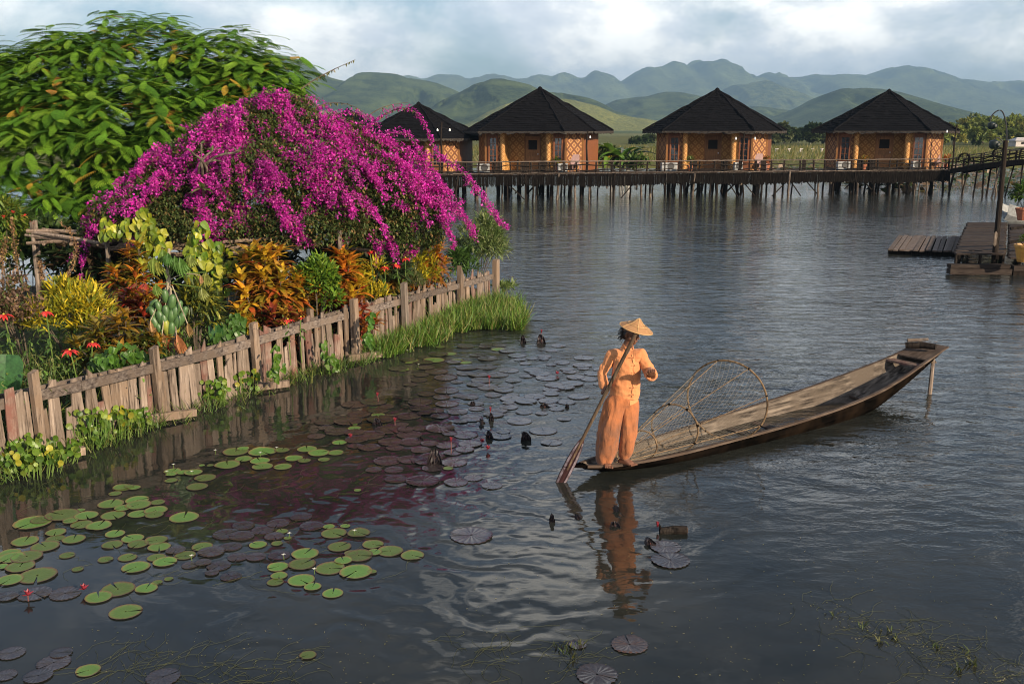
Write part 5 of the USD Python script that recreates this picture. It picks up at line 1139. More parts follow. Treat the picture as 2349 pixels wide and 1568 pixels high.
# lobed drooping leaf: seven narrow blades from one point
def lobed(n=7, spreadw=1.0):
    v, f = [], []; k = 0
    for i in range(n):
        a = (i - (n - 1) / 2) * .20 * spreadw; lv, lf = leaf(1 - .25 * abs(i - 3) / 3, .17, 4, fold=.4, droop=.5, base=.05); c, s_ = math.cos(a), math.sin(a)
        lv = np.c_[lv[:, 0] * c - lv[:, 1] * s_, lv[:, 0] * s_ + lv[:, 1] * c, lv[:, 2] - .03 * abs(i - 3)]; v.append(lv); f.append(lf + k); k += len(lv)
    return np.vstack(v), np.vstack(f)
LB = lobed()
for X0, Y0, X1, Y1, L, c in ((382, 640, 352, 590, .42, (.16, .22, .04)), (384, 636, 358, 600, .36, (.24, .26, .05)), (388, 620, 372, 572, .36, (.12, .2, .035)), (390, 630, 412, 592, .42, (.08, .17, .03)), (388, 630, 400, 588, .34, (.06, .13, .025)), (394, 632, 437, 585, .32, (.22, .27, .07)), (388, 610, 385, 580, .3, (.06, .14, .03)), (395, 648, 472, 625, .36, (.22, .24, .06)), (384, 650, 356, 652, .3, (.13, .2, .04)),
                              (380, 660, 345, 735, .40, (.34, .20, .09)), (385, 650, 372, 765, .30, (.30, .17, .08)), (392, 660, 405, 768, .52, (.33, .14, .06)), (395, 655, 430, 742, .34, (.28, .18, .08)), (392, 640, 460, 632, .2, (.34, .2, .1)), (395, 650, 462, 660, .3, (.18, .2, .05))):
    a, b = local(P(X0, Y0, 14.6), pp), local(P(X1, Y1, 14.42 + rg.normal(0, .06)), pp); m = (a + b) / 2 + (0, 0, .05 if Y1 < Y0 else 0); mb = MB(); mb.tube(spline([a, m, b], 8), .008, 5); mb.build('leaf_stalk', 'papaya_trunk' if c[0] > .27 else 'vine_stalk', pp)
    mb = MB(); scatter(mb, lobed(7, .55 if c[0] > .26 else .9), b[None], frames(np.array([[rg.normal(0, .12), rg.normal(-.05, .1), -1]]), np.array([[0, -1, .3]])), np.array([L * .74]), np.array([c])); mb.build('dried_leaf' if c[0] > .26 else 'leaf', 'reed' if c[0] > .26 else 'leaf', pp)
# frangipani growing through the bougainvillea
for lab, X, Y, stems_ in (('frangipani rosette growing out of the bougainvillea mound', 466, 432, [(466, 470)]), ('leafless forked frangipani branches left of the magenta crest', 462, 365, [(440, 350), (462, 330), (488, 345), (520, 372), (545, 350)])):
    c = P(X, Y, 18.4); t = thing('frangipani', lab, 'frangipani', c); b = local(P(X + 8, Y + 60, 18.9), t)
    if len(stems_) == 1:
        mb = MB(); mb.tube([b, (0, 0, -.02)], [.03, .022], 7); mb.build('stem', 'pile_pale', t)
        for k in range(14): a = k * 2.4; el = rg.uniform(-.1, .9); d = np.array([[math.cos(a) * math.cos(el), math.sin(a) * math.cos(el), math.sin(el)]]); mb = MB(); scatter(mb, leaf(1, .24, 4, droop=.5), np.zeros((1, 3)), frames(d), np.array([rg.uniform(.25, .36)]), pick([(.10, .14, .04), (.15, .17, .06)], 1, .1, rg)); mb.build('leaf', 'leaf', t)
    else:
        for X1, Y1 in stems_:
            e = local(P(X1, Y1, 18.5 + rg.normal(0, .15)), t); mb = MB(); mb.tube(spline([b, e * .4, e], 7), [.03, .028, .026, .024, .022, .02, .016], 7); mb.build('stem', 'pile_pale', t)
            for k in range(5): d = np.array([[rg.normal(), rg.normal(), .5]]); mb = MB(); scatter(mb, leaf(1, .24, 3), e[None], frames(d), np.array([rg.uniform(.14, .24)]), np.array([[.10, .13, .04]])); mb.build('leaf', 'leaf', t)
# stumps
for lab, X, Y0, Y1, y, r in (('grey wooden stump behind the sprawling croton', 233, 700, 740, 15.2, .085), ('short grey stump behind the fence near the dark shrub', 502, 800, 830, 14.9, .06)):
    a, b = P(X, Y1, y), P(X, Y0, y); t = thing('tree_stump', lab, 'stump', (a[0], y, .3)); mb = MB(); mb.tube([(0, 0, -.1), (.01, 0, (b[2] - .3) * .5), (0, 0, b[2] - .3)], [r, r * .92, r * .85], 9); mb.build('trunk', 'old_wood_grey', t)
    mb = MB(); mb.add(*lathe([(r * .75, b[2] - .30), (r * .6, b[2] - .29), (0, b[2] - .288)], 9)); mb.build('cut_face', 'old_wood_tan', t)
    mb = MB(); mb.tube([(r * .5, -r * .5, -.1), (r * 1.6, -r * 1.4, -.12)], [r * .4, r * .15], 6); mb.build('root', 'old_wood_grey', t)

# weeds and grass
BLADE = leaf(1, .045, 3, fold=.1, droop=.8, point=.7, base=.45)
def tufts(centres, per, size, cols, lean=(0, 0), rg=rg, spreadr=.05, sd=.35):
    k = np.repeat(np.arange(len(centres)), per); n = len(k); p = centres[k] + np.c_[rg.normal(0, spreadr, n), rg.normal(0, spreadr, n), 0 * k]
    d = np.c_[rg.normal(lean[0], sd, n), rg.normal(lean[1], sd, n), np.ones(n)]
    mb = MB(); scatter(mb, BLADE, p, frames(d, rg.normal(0, 1, (n, 3))), size * rg.uniform(.45, 1.25, n) * rg.uniform(.6, 1.25, len(centres))[k], pick(cols, n, .2, rg)); return mb
GR = [(.065, .14, .016), (.09, .175, .02), (.045, .10, .013), (.13, .19, .03), (.19, .17, .06)]
def fpt(s, o, z=0.02): p = fence_at(s); d = fence_dir(s); n = np.array([d[1], -d[0]]); q = p + n * o; return (q[0], q[1], z)
s0, s1 = fence_s(900), FLEN
C = [fpt(rg.uniform(s0, s1), abs(rg.normal(.15, .28)) * 1.0 + .05) for _ in range(520)]
C += [(*(np.array(W(rg.uniform(1010, 1205), rg.uniform(715, 760)))[:2]), .02) for _ in range(340)]
C += [fpt(rg.uniform(fence_s(830), s0 + .4), abs(rg.normal(.18, .15))) for _ in range(150)]
tag(tufts(np.array(C), 15, .36, GR, (.12, -.12)).build('shore_grass', 'leaf'), 'lush bright green grass hanging into the water at the end of the fence', 'grass', kind='stuff')
C = [fpt(rg.uniform(0, s0), abs(rg.normal(.18, .16))) for _ in range(330)]
tag(tufts(np.array(C), 7, .25, [(.05, .10, .015), (.09, .14, .025), (.13, .14, .04), (.04, .075, .014)], (.1, -.1), sd=.55).build('shore_weeds', 'leaf'), 'thin straggling weeds along the foot of the fence', 'weeds', kind='stuff')
C = []
for _ in range(1900):
    s = rg.uniform(0, 1) ** 1.5 * (FLEN - 1.2); q = fence_at(s) + back * rg.uniform(.15, 3.6) * min(1, (FLEN - s) / 3); C.append((q[0], q[1], .3))
mb = tufts(np.array(C), 6, .42, [(.06, .11, .02), (.10, .13, .03), (.14, .14, .05), (.045, .085, .016)], sd=.28)
C2 = np.array(C)[rg.integers(0, 1900, 9000)] + np.c_[rg.normal(0, .14, (9000, 2)), rg.uniform(.02, .75, 9000)]
scatter(mb, SL, C2, frames(rg.normal(0, 1, (9000, 3)) + (0, 0, .3)), rg.uniform(.05, .11, 9000), pick([(.05, .10, .016), (.075, .14, .02), (.10, .15, .03), (.16, .17, .05)], 9000, .2, rg))
tag(mb.build('garden_weeds', 'leaf'), 'tangled green weeds and herbs behind the fence', 'weeds', kind='stuff')
# water hyacinth at the near end of the fence
def roundleaf(n=9):
    a = np.linspace(0, 2 * np.pi, n, endpoint=False); v = [(.5, 0, -.07)] + [(.5 + .5 * math.cos(x), .46 * math.sin(x), .03 * math.cos(2 * x)) for x in a]; return np.array(v), np.array([[0, i + 1, (i + 1) % n + 1] for i in range(n)])
RL = roundleaf()
def hyacinth(label, X, Y, n, spreadr, h, seed):
    rg = np.random.default_rng(800 + seed); o = W(X, Y, .02); t = thing('water_hyacinth', label, 'water hyacinth', o); n = int(n * 1.6); spreadr *= 1.2; h *= .8; a = rg.uniform(0, 6.28, n); r = spreadr * np.sqrt(rg.random(n)); p = np.c_[r * np.cos(a), r * .7 * np.sin(a), rg.uniform(.04, h, n)]
    d = np.c_[rg.normal(0, .5, n), rg.normal(-.1, .35, n), np.ones(n)]
    mb = MB(); scatter(mb, RL, p, frames(d, np.c_[rg.normal(0, .45, n), -np.ones(n), rg.normal(.6, .4, n)]), rg.uniform(.05, .095, n), pick([(.09, .17, .02), (.13, .21, .03), (.06, .12, .018), (.16, .22, .035)] + ([(.30, .28, .03)] if seed % 3 == 1 else []), n, .15, rg)); mb.build('leaves', 'vine_leaf', t)
    mb = MB()
    for q in p[::2]: mb.tube([(q[0] * .8, q[1] * .8, -.05), tuple(q)], .005, 4)
    mb.build('leaf_stalks', 'vine_stalk', t)
for i, (X, Y, n, sp, h, lab) in enumerate(((15, 1075, 90, .42, .45, 'water hyacinth clump in the lower left corner of the fence'), (75, 1085, 70, .32, .28, 'water hyacinth clump at the foot of the first tall post'), (120, 1060, 60, .3, .25, 'water hyacinth clump with a yellow leaf right of the first tall post'), (200, 1020, 90, .26, .55, 'bright water hyacinth climbing before a short picket'), (265, 1000, 50, .24, .42, 'water hyacinth clump before wide pale pickets'), (315, 985, 36, .18, .3, 'small water hyacinth clump left of the leaning post'), (490, 925, 50, .22, .42, 'green leafy clump climbing pickets left of the double post'), (560, 900, 44, .24, .40, 'yellow green leafy clump beside the foot boards of the double post'))):
    hyacinth(lab, X, Y, n, sp, h, i)
# ------------------------------------------------------------------ the long boat
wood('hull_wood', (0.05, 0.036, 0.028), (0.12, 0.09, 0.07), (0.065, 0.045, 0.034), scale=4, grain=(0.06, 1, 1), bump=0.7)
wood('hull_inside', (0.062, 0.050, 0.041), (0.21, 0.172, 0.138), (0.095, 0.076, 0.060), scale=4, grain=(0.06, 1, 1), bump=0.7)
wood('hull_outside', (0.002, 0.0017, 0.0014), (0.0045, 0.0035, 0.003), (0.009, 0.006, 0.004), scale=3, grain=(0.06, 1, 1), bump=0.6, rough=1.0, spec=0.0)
wood('cane', (0.11, 0.072, 0.042), (0.25, 0.175, 0.105), (0.16, 0.105, 0.062), grain=(1, 1, 0.2), bump=0.3)
BS, BE = np.array([0.84, 11.16]), np.array([6.62, 15.36])
BLn = np.linalg.norm(BE - BS); BA = math.atan2(*(BE - BS)[::-1])
bt = thing('wooden_boat', 'long narrow dark wooden boat with a raised blunt bow', 'boat', (BS[0], BS[1], 0), BA)
bs = np.array([0, .06, .14, .3, .45, .6, .72, .82, .9, 1.0])
bw = np.array([.07, .20, .29, .38, .43, .45, .43, .37, .30, .235])
bz = np.array([.16, .13, .125, .15, .18, .235, .31, .41, .51, .665])
bk = np.array([.11, .03, -.03, -.10, -.13, -.13, -.06, .12, .30, .585])      # underside
from scipy.interpolate import PchipInterpolator as _PI
fW, fZ, fK = _PI(bs, bw), _PI(bs, bz), _PI(bs, bk)
ss = np.linspace(0, 1, 64)
def section(s, off):
    """outline across the hull from the left gunwale under the keel to the right one; off pulls it inwards"""
    w, z, k = fW(s) - off, fZ(s), fK(s) + off * 1.2
    a = np.linspace(-1, 1, 13); y = np.sign(a) * np.abs(np.sin(a * np.pi / 2)) ** .75 * w
    zz = k + (z - k) * np.abs(a) ** 2.6
    return np.stack([np.full(13, s * BLn), y, zz], 1)
out = np.array([section(s, 0) for s in ss]); inn = np.array([section(s, .028) for s in ss]); inn[:, :, 2] = np.maximum(inn[:, :, 2], out[:, :, 2] + .012); inn[:, 0, 2] = out[:, 0, 2]; inn[:, -1, 2] = out[:, -1, 2]
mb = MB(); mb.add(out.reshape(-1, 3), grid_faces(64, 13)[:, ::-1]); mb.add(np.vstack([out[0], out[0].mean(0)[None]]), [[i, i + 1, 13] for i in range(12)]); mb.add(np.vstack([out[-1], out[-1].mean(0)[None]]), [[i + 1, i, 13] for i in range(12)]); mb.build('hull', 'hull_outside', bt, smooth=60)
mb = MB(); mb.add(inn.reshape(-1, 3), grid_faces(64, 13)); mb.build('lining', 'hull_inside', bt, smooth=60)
for e in (0, -1):
    g = out[:, e] + np.array([0, 0, .010]); g2 = inn[:, e] + np.array([0, 0, .010]); mb = MB()
    mb.add(np.vstack([g + (0, (-.012 if e == 0 else .012), -.03), g + (0, (-.012 if e == 0 else .012), 0), g2, g2 - (0, 0, .03)]), np.vstack([np.c_[np.arange(63), np.arange(1, 64), np.arange(1, 64) + 64, np.arange(63) + 64], np.c_[np.arange(63) + 64, np.arange(1, 64) + 64, np.arange(1, 64) + 128, np.arange(63) + 128], np.c_[np.arange(63) + 128, np.arange(1, 64) + 128, np.arange(1, 64) + 192, np.arange(63) + 192]])[:, :: (1 if e else -1)]); mb.build('gunwale', 'hull_wood', bt)
rg = np.random.default_rng(131)
# bottom boards
for j in range(5):
    y = -.22 + .11 * j; a, b = (.10 + .02 * abs(j - 2)) * BLn, (.74 - .03 * abs(j - 2)) * BLn; X_ = np.linspace(a, b, 14); q = np.array([(x, y * min(1, fW(x / BLn) / .40), fK(x / BLn) + .055 + .3 * abs(y) ** 2) for x in X_])
    mb = MB()
    for p0, p1 in zip(q[:-1], q[1:]): mb.bar(p0, p1, .085, .016)
    mb.build('bottom_board', 'hull_inside' if j % 2 else 'hull_wood', bt)
for s in (.16, .30, .425, .52, .64, .76):
    sec = section(s, .034)[4:9]; sec[:, 2] += .012; mb = MB(); v = np.vstack([sec + (-.018, 0, 0), sec + (.018, 0, 0), sec + (.018, 0, .022) , sec + (-.018, 0, .022)])
    mb.add(v[5:], grid_faces(3, 5)); mb.add(np.vstack([v[15:], v[:5]]), grid_faces(2, 5)); mb.build('rib', 'hull_wood', bt)
for s, m_ in ((.47, 'hull_wood'), (.40, 'hull_wood')):
    w = float(fW(s)) - .05; z = float(fK(s)) + .12; mb = MB(); mb.box((s * BLn - .06, -w * .8, z), (s * BLn + .06, w * .8, z + .025)); mb.build('thwart', m_, bt)
mb = MB(); mb.box((.893 * BLn, -.285, .47), (.915 * BLn, .285, .50)); mb.build('thwart', 'old_wood_red', bt)
# bow platform and the log lashed on it
mb = MB(); q = [(.93 * BLn, fZ(.93)), (1.012 * BLn, fZ(1) + .012)]; mb.bar((q[0][0], 0, q[0][1] - .01), (q[1][0], 0, q[1][1]), .50, .024); mb.build('bow_board', 'hull_wood', bt)
mb = MB(); mb.tube([(.945 * BLn, .20, .69), (.962 * BLn, .02, .71), (.972 * BLn, -.20, .71)], [.05, .055, .045], 8); mb.build('bow_log', 'old_wood_dark', bt)
mb = MB(); mb.tube([(.965 * BLn, .26, .74), (1.0 * BLn, .06, .76)], [.028, .024], 7); mb.build('bow_peg', 'rail_wood', bt)
# stern: thin upturned tongue
mb = MB(); mb.add([(-.32, -.012, .20), (-.32, .012, .20), (.03, -.07, .165), (.03, .07, .165), (.03, -.05, .12), (.03, .05, .12)], [[0, 2, 3], [0, 3, 1], [0, 4, 2], [1, 3, 5], [0, 1, 5], [0, 5, 4]]); mb.build('stern_tongue', 'hull_outside', bt)
def in_boat(s, y, z): c, sn = math.cos(BA), math.sin(BA); return np.array([BS[0] + s * BLn * c - y * sn, BS[1] + s * BLn * sn + y * c, z])
# small things in the boat and by it
p = in_boat(.715, -.22, float(fK(.715)) + .17); mb = MB(); m = trimesh.creation.box((.30, .11, .035)); m.apply_translation((0, 0, 0)); v = m.vertices.copy(); v[:, 2] -= .25 * (v[:, 0] ** 2); mb.add(v, m.faces)
plain('cream_foam', (0.62, 0.52, 0.33), (0.50, 0.40, 0.24), rough=.8)
o = thing('cream_slab', 'small cream coloured slab lying in the boat near its bow', 'slab', p, BA + .1); mb.build('slab', 'cream_foam', o); mb = MB(); mb.box((-.12, -.04, -.03), (-.09, .04, -.018)); mb.build('batten', 'hull_wood', o)
q = W(2133, 903); t = thing('mooring_stake', 'pale wooden stake standing in the water under the bow', 'stake', q); tp = P(2141, 822, 15.02) - q
mb = MB(); mb.tube([(-.02, 0, -.6), (0, 0, .1), tuple(tp)], [.034, .034, .03], 8); mb.build('stake', 'old_wood_tan', t); mb = MB(); mb.tube([tuple(tp * .9 + (-.04, -.02, 0)), tuple(tp * .9 + (.04, -.03, .0)), tuple(tp * .9 + (.05, .04, .01))], .008, 5); mb.build('rope', 'cane', t)

# ------------------------------------------------------------------ cone-shaped fish trap
T0 = in_boat(.085, .02, .13); ax = P(1667, 918, 12.38) - T0; TL = np.linalg.norm(ax); ax /= TL
ft = thing('fish_trap', 'tall cone shaped fish trap of cane hoops and fine net lying in the boat', 'fish trap', T0)
hn_ = ax + np.array([.12, 1.15, -.20]); hn_ /= np.linalg.norm(hn_)      # the hoops stand a little askew on the cone
e1 = np.cross(hn_, [0, 0, 1.0]); e1 /= np.linalg.norm(e1); e2 = np.cross(e1, hn_)
rad = lambda t: .075 + .455 * np.clip((t - .0) / TL, 0, 1) ** .95
circ = lambda t, r, n=48: np.array([ax * t + r * (math.cos(a) * e1 + math.sin(a) * e2) for a in np.linspace(0, 2 * np.pi, n + 1)])
def ring(pts, r, name, mat):
    v, f = tube(pts, r, 7, caps=False); mb = MB(); mb.add(v, f); mb.build(name, mat, ft)
for t_, r_ in ((TL, .0135), (.86, .011), (.36, .009), (.04, .009)): ring(circ(t_, float(rad(t_))), r_, 'hoop', 'cane')
for a in np.linspace(0, 2 * np.pi, 9)[:-1] + .25:
    mb = MB(); t_ = np.linspace(-.03, TL, 8); mb.tube(np.array([ax * x + (rad(x) + .004) * (math.cos(a) * e1 + math.sin(a) * e2) for x in t_]), .0052, 5); mb.build('rib', 'cane', ft)
mb = MB(); rg = np.random.default_rng(7)
for a, b, sx in ((.12, .30, 1), (.3, .2, -1), (.22, .34, 1), (.05, .22, -1)): mb.tube(np.array([ax * x + .8 * rad(x) * (math.cos(sx * (2 + x * 3)) * e1 + math.sin(sx * (2 + x * 3)) * e2) for x in np.linspace(0, b, 8)]), .006, 4)
mb.build('loose_cane', 'cane', ft)
plain('net_thread', (.22, .19, .15), (.15, .13, .10), rough=.8)
mb = MB(); nn = 54
for k in range(nn):
    for sg in (1, -1):
        t_ = np.linspace(.06, TL - .02, 20); a = 2 * np.pi * k / nn + sg * 1.1 * t_ / TL * 2
        c = np.array([ax * x + (rad(x) - .004) * (math.cos(b) * e1 + math.sin(b) * e2) for x, b in zip(t_, a)]); mb.tube(c, .0009, 3, caps=False)
tag(mb.build('net', 'net_thread', ft), kind='stuff')
for t_ in (.86, TL):
    for a in np.linspace(0, 2 * np.pi, 9)[:-1] + .25:
        c = ax * t_ + rad(t_) * (math.cos(a) * e1 + math.sin(a) * e2); mb = MB(); mb.mesh(trimesh.creation.icosphere(1, .017 if t_ > 1 else .02).apply_translation(c)); mb.build('lashing', 'bamboo_dark', ft)

# ------------------------------------------------------------------ the boatman
plain('skin', (0.135, 0.058, 0.032), (0.10, 0.042, 0.023), scale=30, rough=.5, spec=.4)
def cloth(name, c, c2):
    M(name, {'tc': ('texture_coordinate', {}), 'n': ('noise_texture', {'scale': 3.0, 'detail': 5, 'roughness': .6}), 'n2': ('noise_texture', {'scale': 9, 'detail': 5, 'roughness': .55, 'distortion': .8}), 'w': ('noise_texture', {'scale': 260, 'detail': 2}),
             'r': ('rgb_ramp', {'ramp': [(.34, c2), (.60, c)]}), 'b1': ('bump', {'strength': .75, 'distance': .03}), 'b2': ('bump', {'strength': .2, 'distance': .002}), 'm': ('mapping', {'scale': (1, 1, .35)}),
             'p': ('principled_bsdf', {'roughness': .85, 'specular_ior_level': .15, 'sheen_weight': .15, 'sheen_roughness': .5})},
      [('tc.object', 'n.vector'), ('tc.object', 'm.vector'), ('m.vector', 'n2.vector'), ('tc.object', 'w.vector'), ('n.fac', 'r.fac'), ('r.color', 'p.base_color'), ('n2.fac', 'b1.height'), ('w.fac', 'b2.height'), ('b1.normal', 'b2.normal'), ('b2.normal', 'p.normal')])
cloth('orange_shirt', (.53, .215, .088), (.43, .165, .066)); cloth('orange_trousers', (.34, .115, .042), (.16, .070, .038))
plain('straw', (.31, .165, .072), (.24, .122, .050), scale=18, rough=.75, bump=.4, bscale=120); plain('hair', (.018, .013, .011), (.010, .008, .007), scale=60, rough=.5, bump=.6)
plain('straw_band', (.47, .29, .13), (.40, .24, .10), rough=.7)
from manifold3d import Manifold
def ball(c, r, n=20): return Manifold.sphere(float(r), n).translate(tuple(map(float, c)))
def bone(a, ra, b, rb, n=20): return (ball(a, ra, n) + ball(b, rb, n)).hull()
def chain(pts): 
    m = Manifold()
    for (a, ra), (b, rb) in zip(pts[:-1], pts[1:]): m = m + bone(np.array(a), ra, np.array(b), rb)
    return m
def smoothed(m, length=.02, it=10):
    m = m.refine_to_length(length); g = m.to_mesh(); t = trimesh.Trimesh(g.vert_properties[:, :3], g.tri_verts, process=True); trimesh.smoothing.filter_taubin(t, iterations=it); return t
FEET = np.array([1.215, 11.27, .128])
# picture offsets -> body frame: x right, z up (metres), y away from the viewer
def B(X, Y, y=0.0): return np.array([(X - 1415) / 183.0, y, (1062 - Y) / 183.0])
man = thing('person', 'boatman in orange shirt and trousers with a straw hat standing on the stern', 'person', FEET)
# joints
hipR, hipL = B(1413, 925, -.02), B(1445, 925, .02); kneeR, kneeL = B(1403, 995, -.09), B(1444, 992, -.03); ankR, ankL = B(1395, 1050, -.04), B(1437, 1048, -.01)
chest, belly, neck = B(1436, 838, 0), B(1433, 885, 0), B(1436, 800, .0); head = B(1443, 773, -.02)
shR, shL = B(1407, 818, .02), B(1466, 815, -.03); elR, elL = B(1384, 858, -.02), B(1487, 856, -.10); wrR, wrL = B(1388, 884, -.13), B(1482, 849, -.30)
hd = np.array([.74, -.60, -.16]); hd /= np.linalg.norm(hd)            # where the face looks: right, towards the viewer, down
hs_ = np.cross([0, 0, 1.0], hd); hs_ /= np.linalg.norm(hs_); hu = np.cross(hd, hs_)       # left of the head, crown
H_ = lambda f, l, u: head + hd * f + hs_ * l + hu * u
body = chain([(hipR, .085), (kneeR, .058), (ankR, .04)]) + chain([(hipL, .085), (kneeL, .058), (ankL, .04)])
body += chain([(belly, .115), (chest, .125), (neck + (0, 0, -.03), .06), (neck + (.01, 0, .03), .05), (head + (0, 0, -.04), .05)]) + bone(hipR, .09, belly, .11) + bone(hipL, .09, belly, .11) + bone(shR, .055, shL, .055) + bone(shR, .055, chest, .10) + bone(shL, .055, chest, .10)
body += chain([(shR, .05), (elR, .038), (wrR, .026)]) + chain([(shL, .05), (elL, .038), (wrL, .026)])
skull = (ball(H_(-.015, 0, .035), .088, 28) + ball(H_(.030, 0, .02), .072, 28) + ball(H_(.045, 0, -.055), .042) + ball(H_(.065, 0, -.085), .022)).hull() + (ball(H_(.03, .04, -.03), .035) + ball(H_(.03, -.04, -.03), .035)).hull()
skull += bone(H_(.094, 0, .018), .009, H_(.116, 0, -.018), .013) + ball(H_(.106, .014, -.022), .009) + ball(H_(.106, -.014, -.022), .009)     # nose
skull += bone(H_(.090, .020, -.052), .007, H_(.090, -.020, -.052), .007) + bone(H_(.086, .018, -.064), .008, H_(.086, -.018, -.064), .008)     # lips
skull += bone(H_(.088, .045, .036), .010, H_(.096, .012, .036), .010) + bone(H_(.088, -.045, .036), .010, H_(.096, -.012, .036), .010)        # brows
for sg in (-1, 1): skull += (ball(H_(-.005, sg * .085, .02), .014) + ball(H_(.0, sg * .083, -.02), .010) + ball(H_(-.018, sg * .090, .01), .010)).hull()     # ears
body += skull
pad = B(1391, 889, -.175)
PD = B(1446, 768, -.20) - B(1290, 1108, -.36); PD /= np.linalg.norm(PD)           # along the paddle
# right hand: palm against the shaft, four fingers round it, thumb along the far side
out_ = np.cross(PD, [0, 1.0, 0]); out_ /= np.linalg.norm(out_)      # to the picture's left of the shaft
if out_[0] > 0: out_ = -out_
fwd = np.cross(PD, out_); fwd = fwd if fwd[1] < 0 else -fwd            # towards the viewer
hb = pad + out_ * .030
body += (ball(hb + PD * .035 , .019) + ball(hb - PD * .040, .018) + ball(wrR + (0, 0, -.005), .024)).hull()
for k, ln in enumerate((.9, 1.0, .95, .8)):
    o = hb + PD * (.034 - .0225 * k); pts = [(o + fwd * .012, .0095), (o + fwd * .034 * ln + out_ * -.012, .009), (o + fwd * .036 * ln + out_ * -.040, .0085), (o + fwd * .014 + out_ * -.056, .0075)]; body += chain(pts)
body += chain([(hb + PD * .045, .011), (hb + PD * .060 + fwd * -.018 + out_ * -.02, .0095), (hb + PD * .062 + fwd * -.014 + out_ * -.046, .0085)])
# left hand: raised, loosely open
hl = wrL + np.array([-.005, -.05, .035]); hx_ = np.array([1.0, 0, .1]); hx_ /= np.linalg.norm(hx_); hz_ = np.array([-.12, -.55, .82]); hz_ /= np.linalg.norm(hz_); hn = np.cross(hx_, hz_)
body += (ball(wrL, .025) + ball(hl + hx_ * .030 + hz_ * .03, .017) + ball(hl - hx_ * .030 + hz_ * .03, .017) + ball(hl - hx_ * .02 - hz_ * .02, .018) + ball(hl + hx_ * .02 - hz_ * .02, .018)).hull()
for k, ln in enumerate((.80, .95, 1.0, .9)):
    o = hl + hx_ * (.032 - .0215 * k) + hz_ * .036; body += chain([(o, .0095), (o + hz_ * .034 * ln + hn * .006, .009), (o + hz_ * .052 * ln + hn * .026 * ln, .0085), (o + hz_ * .050 * ln + hn * .046 * ln, .0075)])
body += chain([(hl - hx_ * .034 - hz_ * .012, .012), (hl - hx_ * .058 + hz_ * .014 + hn * .012, .010), (hl - hx_ * .062 + hz_ * .038 + hn * .022, .0085)])
# feet with toes
for a, dr_ in ((ankR, np.array([.25, -.95, 0])), (ankL, np.array([.85, -.5, 0]))):
    dr_ = dr_ / np.linalg.norm(dr_); sd = np.array([-dr_[1], dr_[0], 0]); g = np.array([a[0], a[1], .0])
    body += (ball(g - dr_ * .05 + (0, 0, .032), .032) + ball(g + dr_ * .09 + sd * .022 + (0, 0, .022), .022) + ball(g + dr_ * .08 - sd * .022 + (0, 0, .02), .02) + ball(a + (0, 0, -.01), .036)).hull()
    for k in range(5): body += bone(g + dr_ * .10 + sd * (.032 - .016 * k) + (0, 0, .016), .012, g + dr_ * (.14 - .008 * k) + sd * (.036 - .018 * k) + (0, 0, .012), .0105 if k else .013)
tb = smoothed(body, .011, 6); mb = MB(); mb.mesh(tb); mb.build('body', 'skin', man, smooth=True)
for sg in (-1, 1):
    mb = MB(); mb.mesh(trimesh.creation.icosphere(2, .0125).apply_translation(H_(.081, sg * .030, .012))); ey = mb.build('eye', 'lamp_white', man, smooth=True)
    mb = MB(); mb.mesh(trimesh.creation.icosphere(2, .0075).apply_translation(H_(.0875, sg * .029, .010))); mb.build('iris', 'hair', ey, smooth=True)
# shirt
def fold(t, amp, sc, seed, axis=2, thin=None):
    n = t.vertex_normals; p = t.vertices * sc; t.vertices = t.vertices + n * (amp * (fbm(p, 3, seed) - .5) * 2)[:, None]; return t
hem = B(1433, 908, 0)
tor = (ball(chest + (-.012, 0, .02), .138) + ball(chest + (.018, -.02, -.02), .138) + ball(belly, .140) + ball(hem + (-.055, 0, 0), .118) + ball(hem + (.058, -.01, 0), .118)).hull() + bone(shR, .072, chest + (0, 0, .05), .125) + bone(shL, .070, chest + (0, 0, .05), .125) + bone(neck + (0, 0, -.035), .075, chest, .12)
sh = tor + chain([(shR, .070), ((shR + elR) / 2, .062), (elR, .058), (wrR * .75 + elR * .25, .056), (wrR + (0, 0, .015), .050)]) + chain([(shL, .068), ((shL + elL) / 2, .064), (elL, .072), (elL * .45 + wrL * .55, .068), (wrL * .86 + elL * .14, .066)])
cut = lambda m, n, o: m.trim_by_plane(tuple(map(float, n)), float(np.dot(n, o)))
sh = cut(sh, (0, 0, 1), hem + (0, 0, -.015))
sleeve = bone(wrL + (wrL - elL) * .02, .053, wrL + (wrL - elL) * .6, .056); sh = sh - sleeve
sh = sh - bone(neck + (.01, -.01, .02), .060, neck + (.02, -.03, .12), .07) - bone(wrR, .036, wrR + (wrR - elR) * .8, .04)
ts = smoothed(sh, .016, 8); ts = fold(ts, .024, np.array([8, 8, 5.0]), 3); ts = fold(ts, .012, np.array([17, 17, 26]), 5); mb = MB(); mb.mesh(ts); shirt = mb.build('shirt', 'orange_shirt', man, smooth=True)
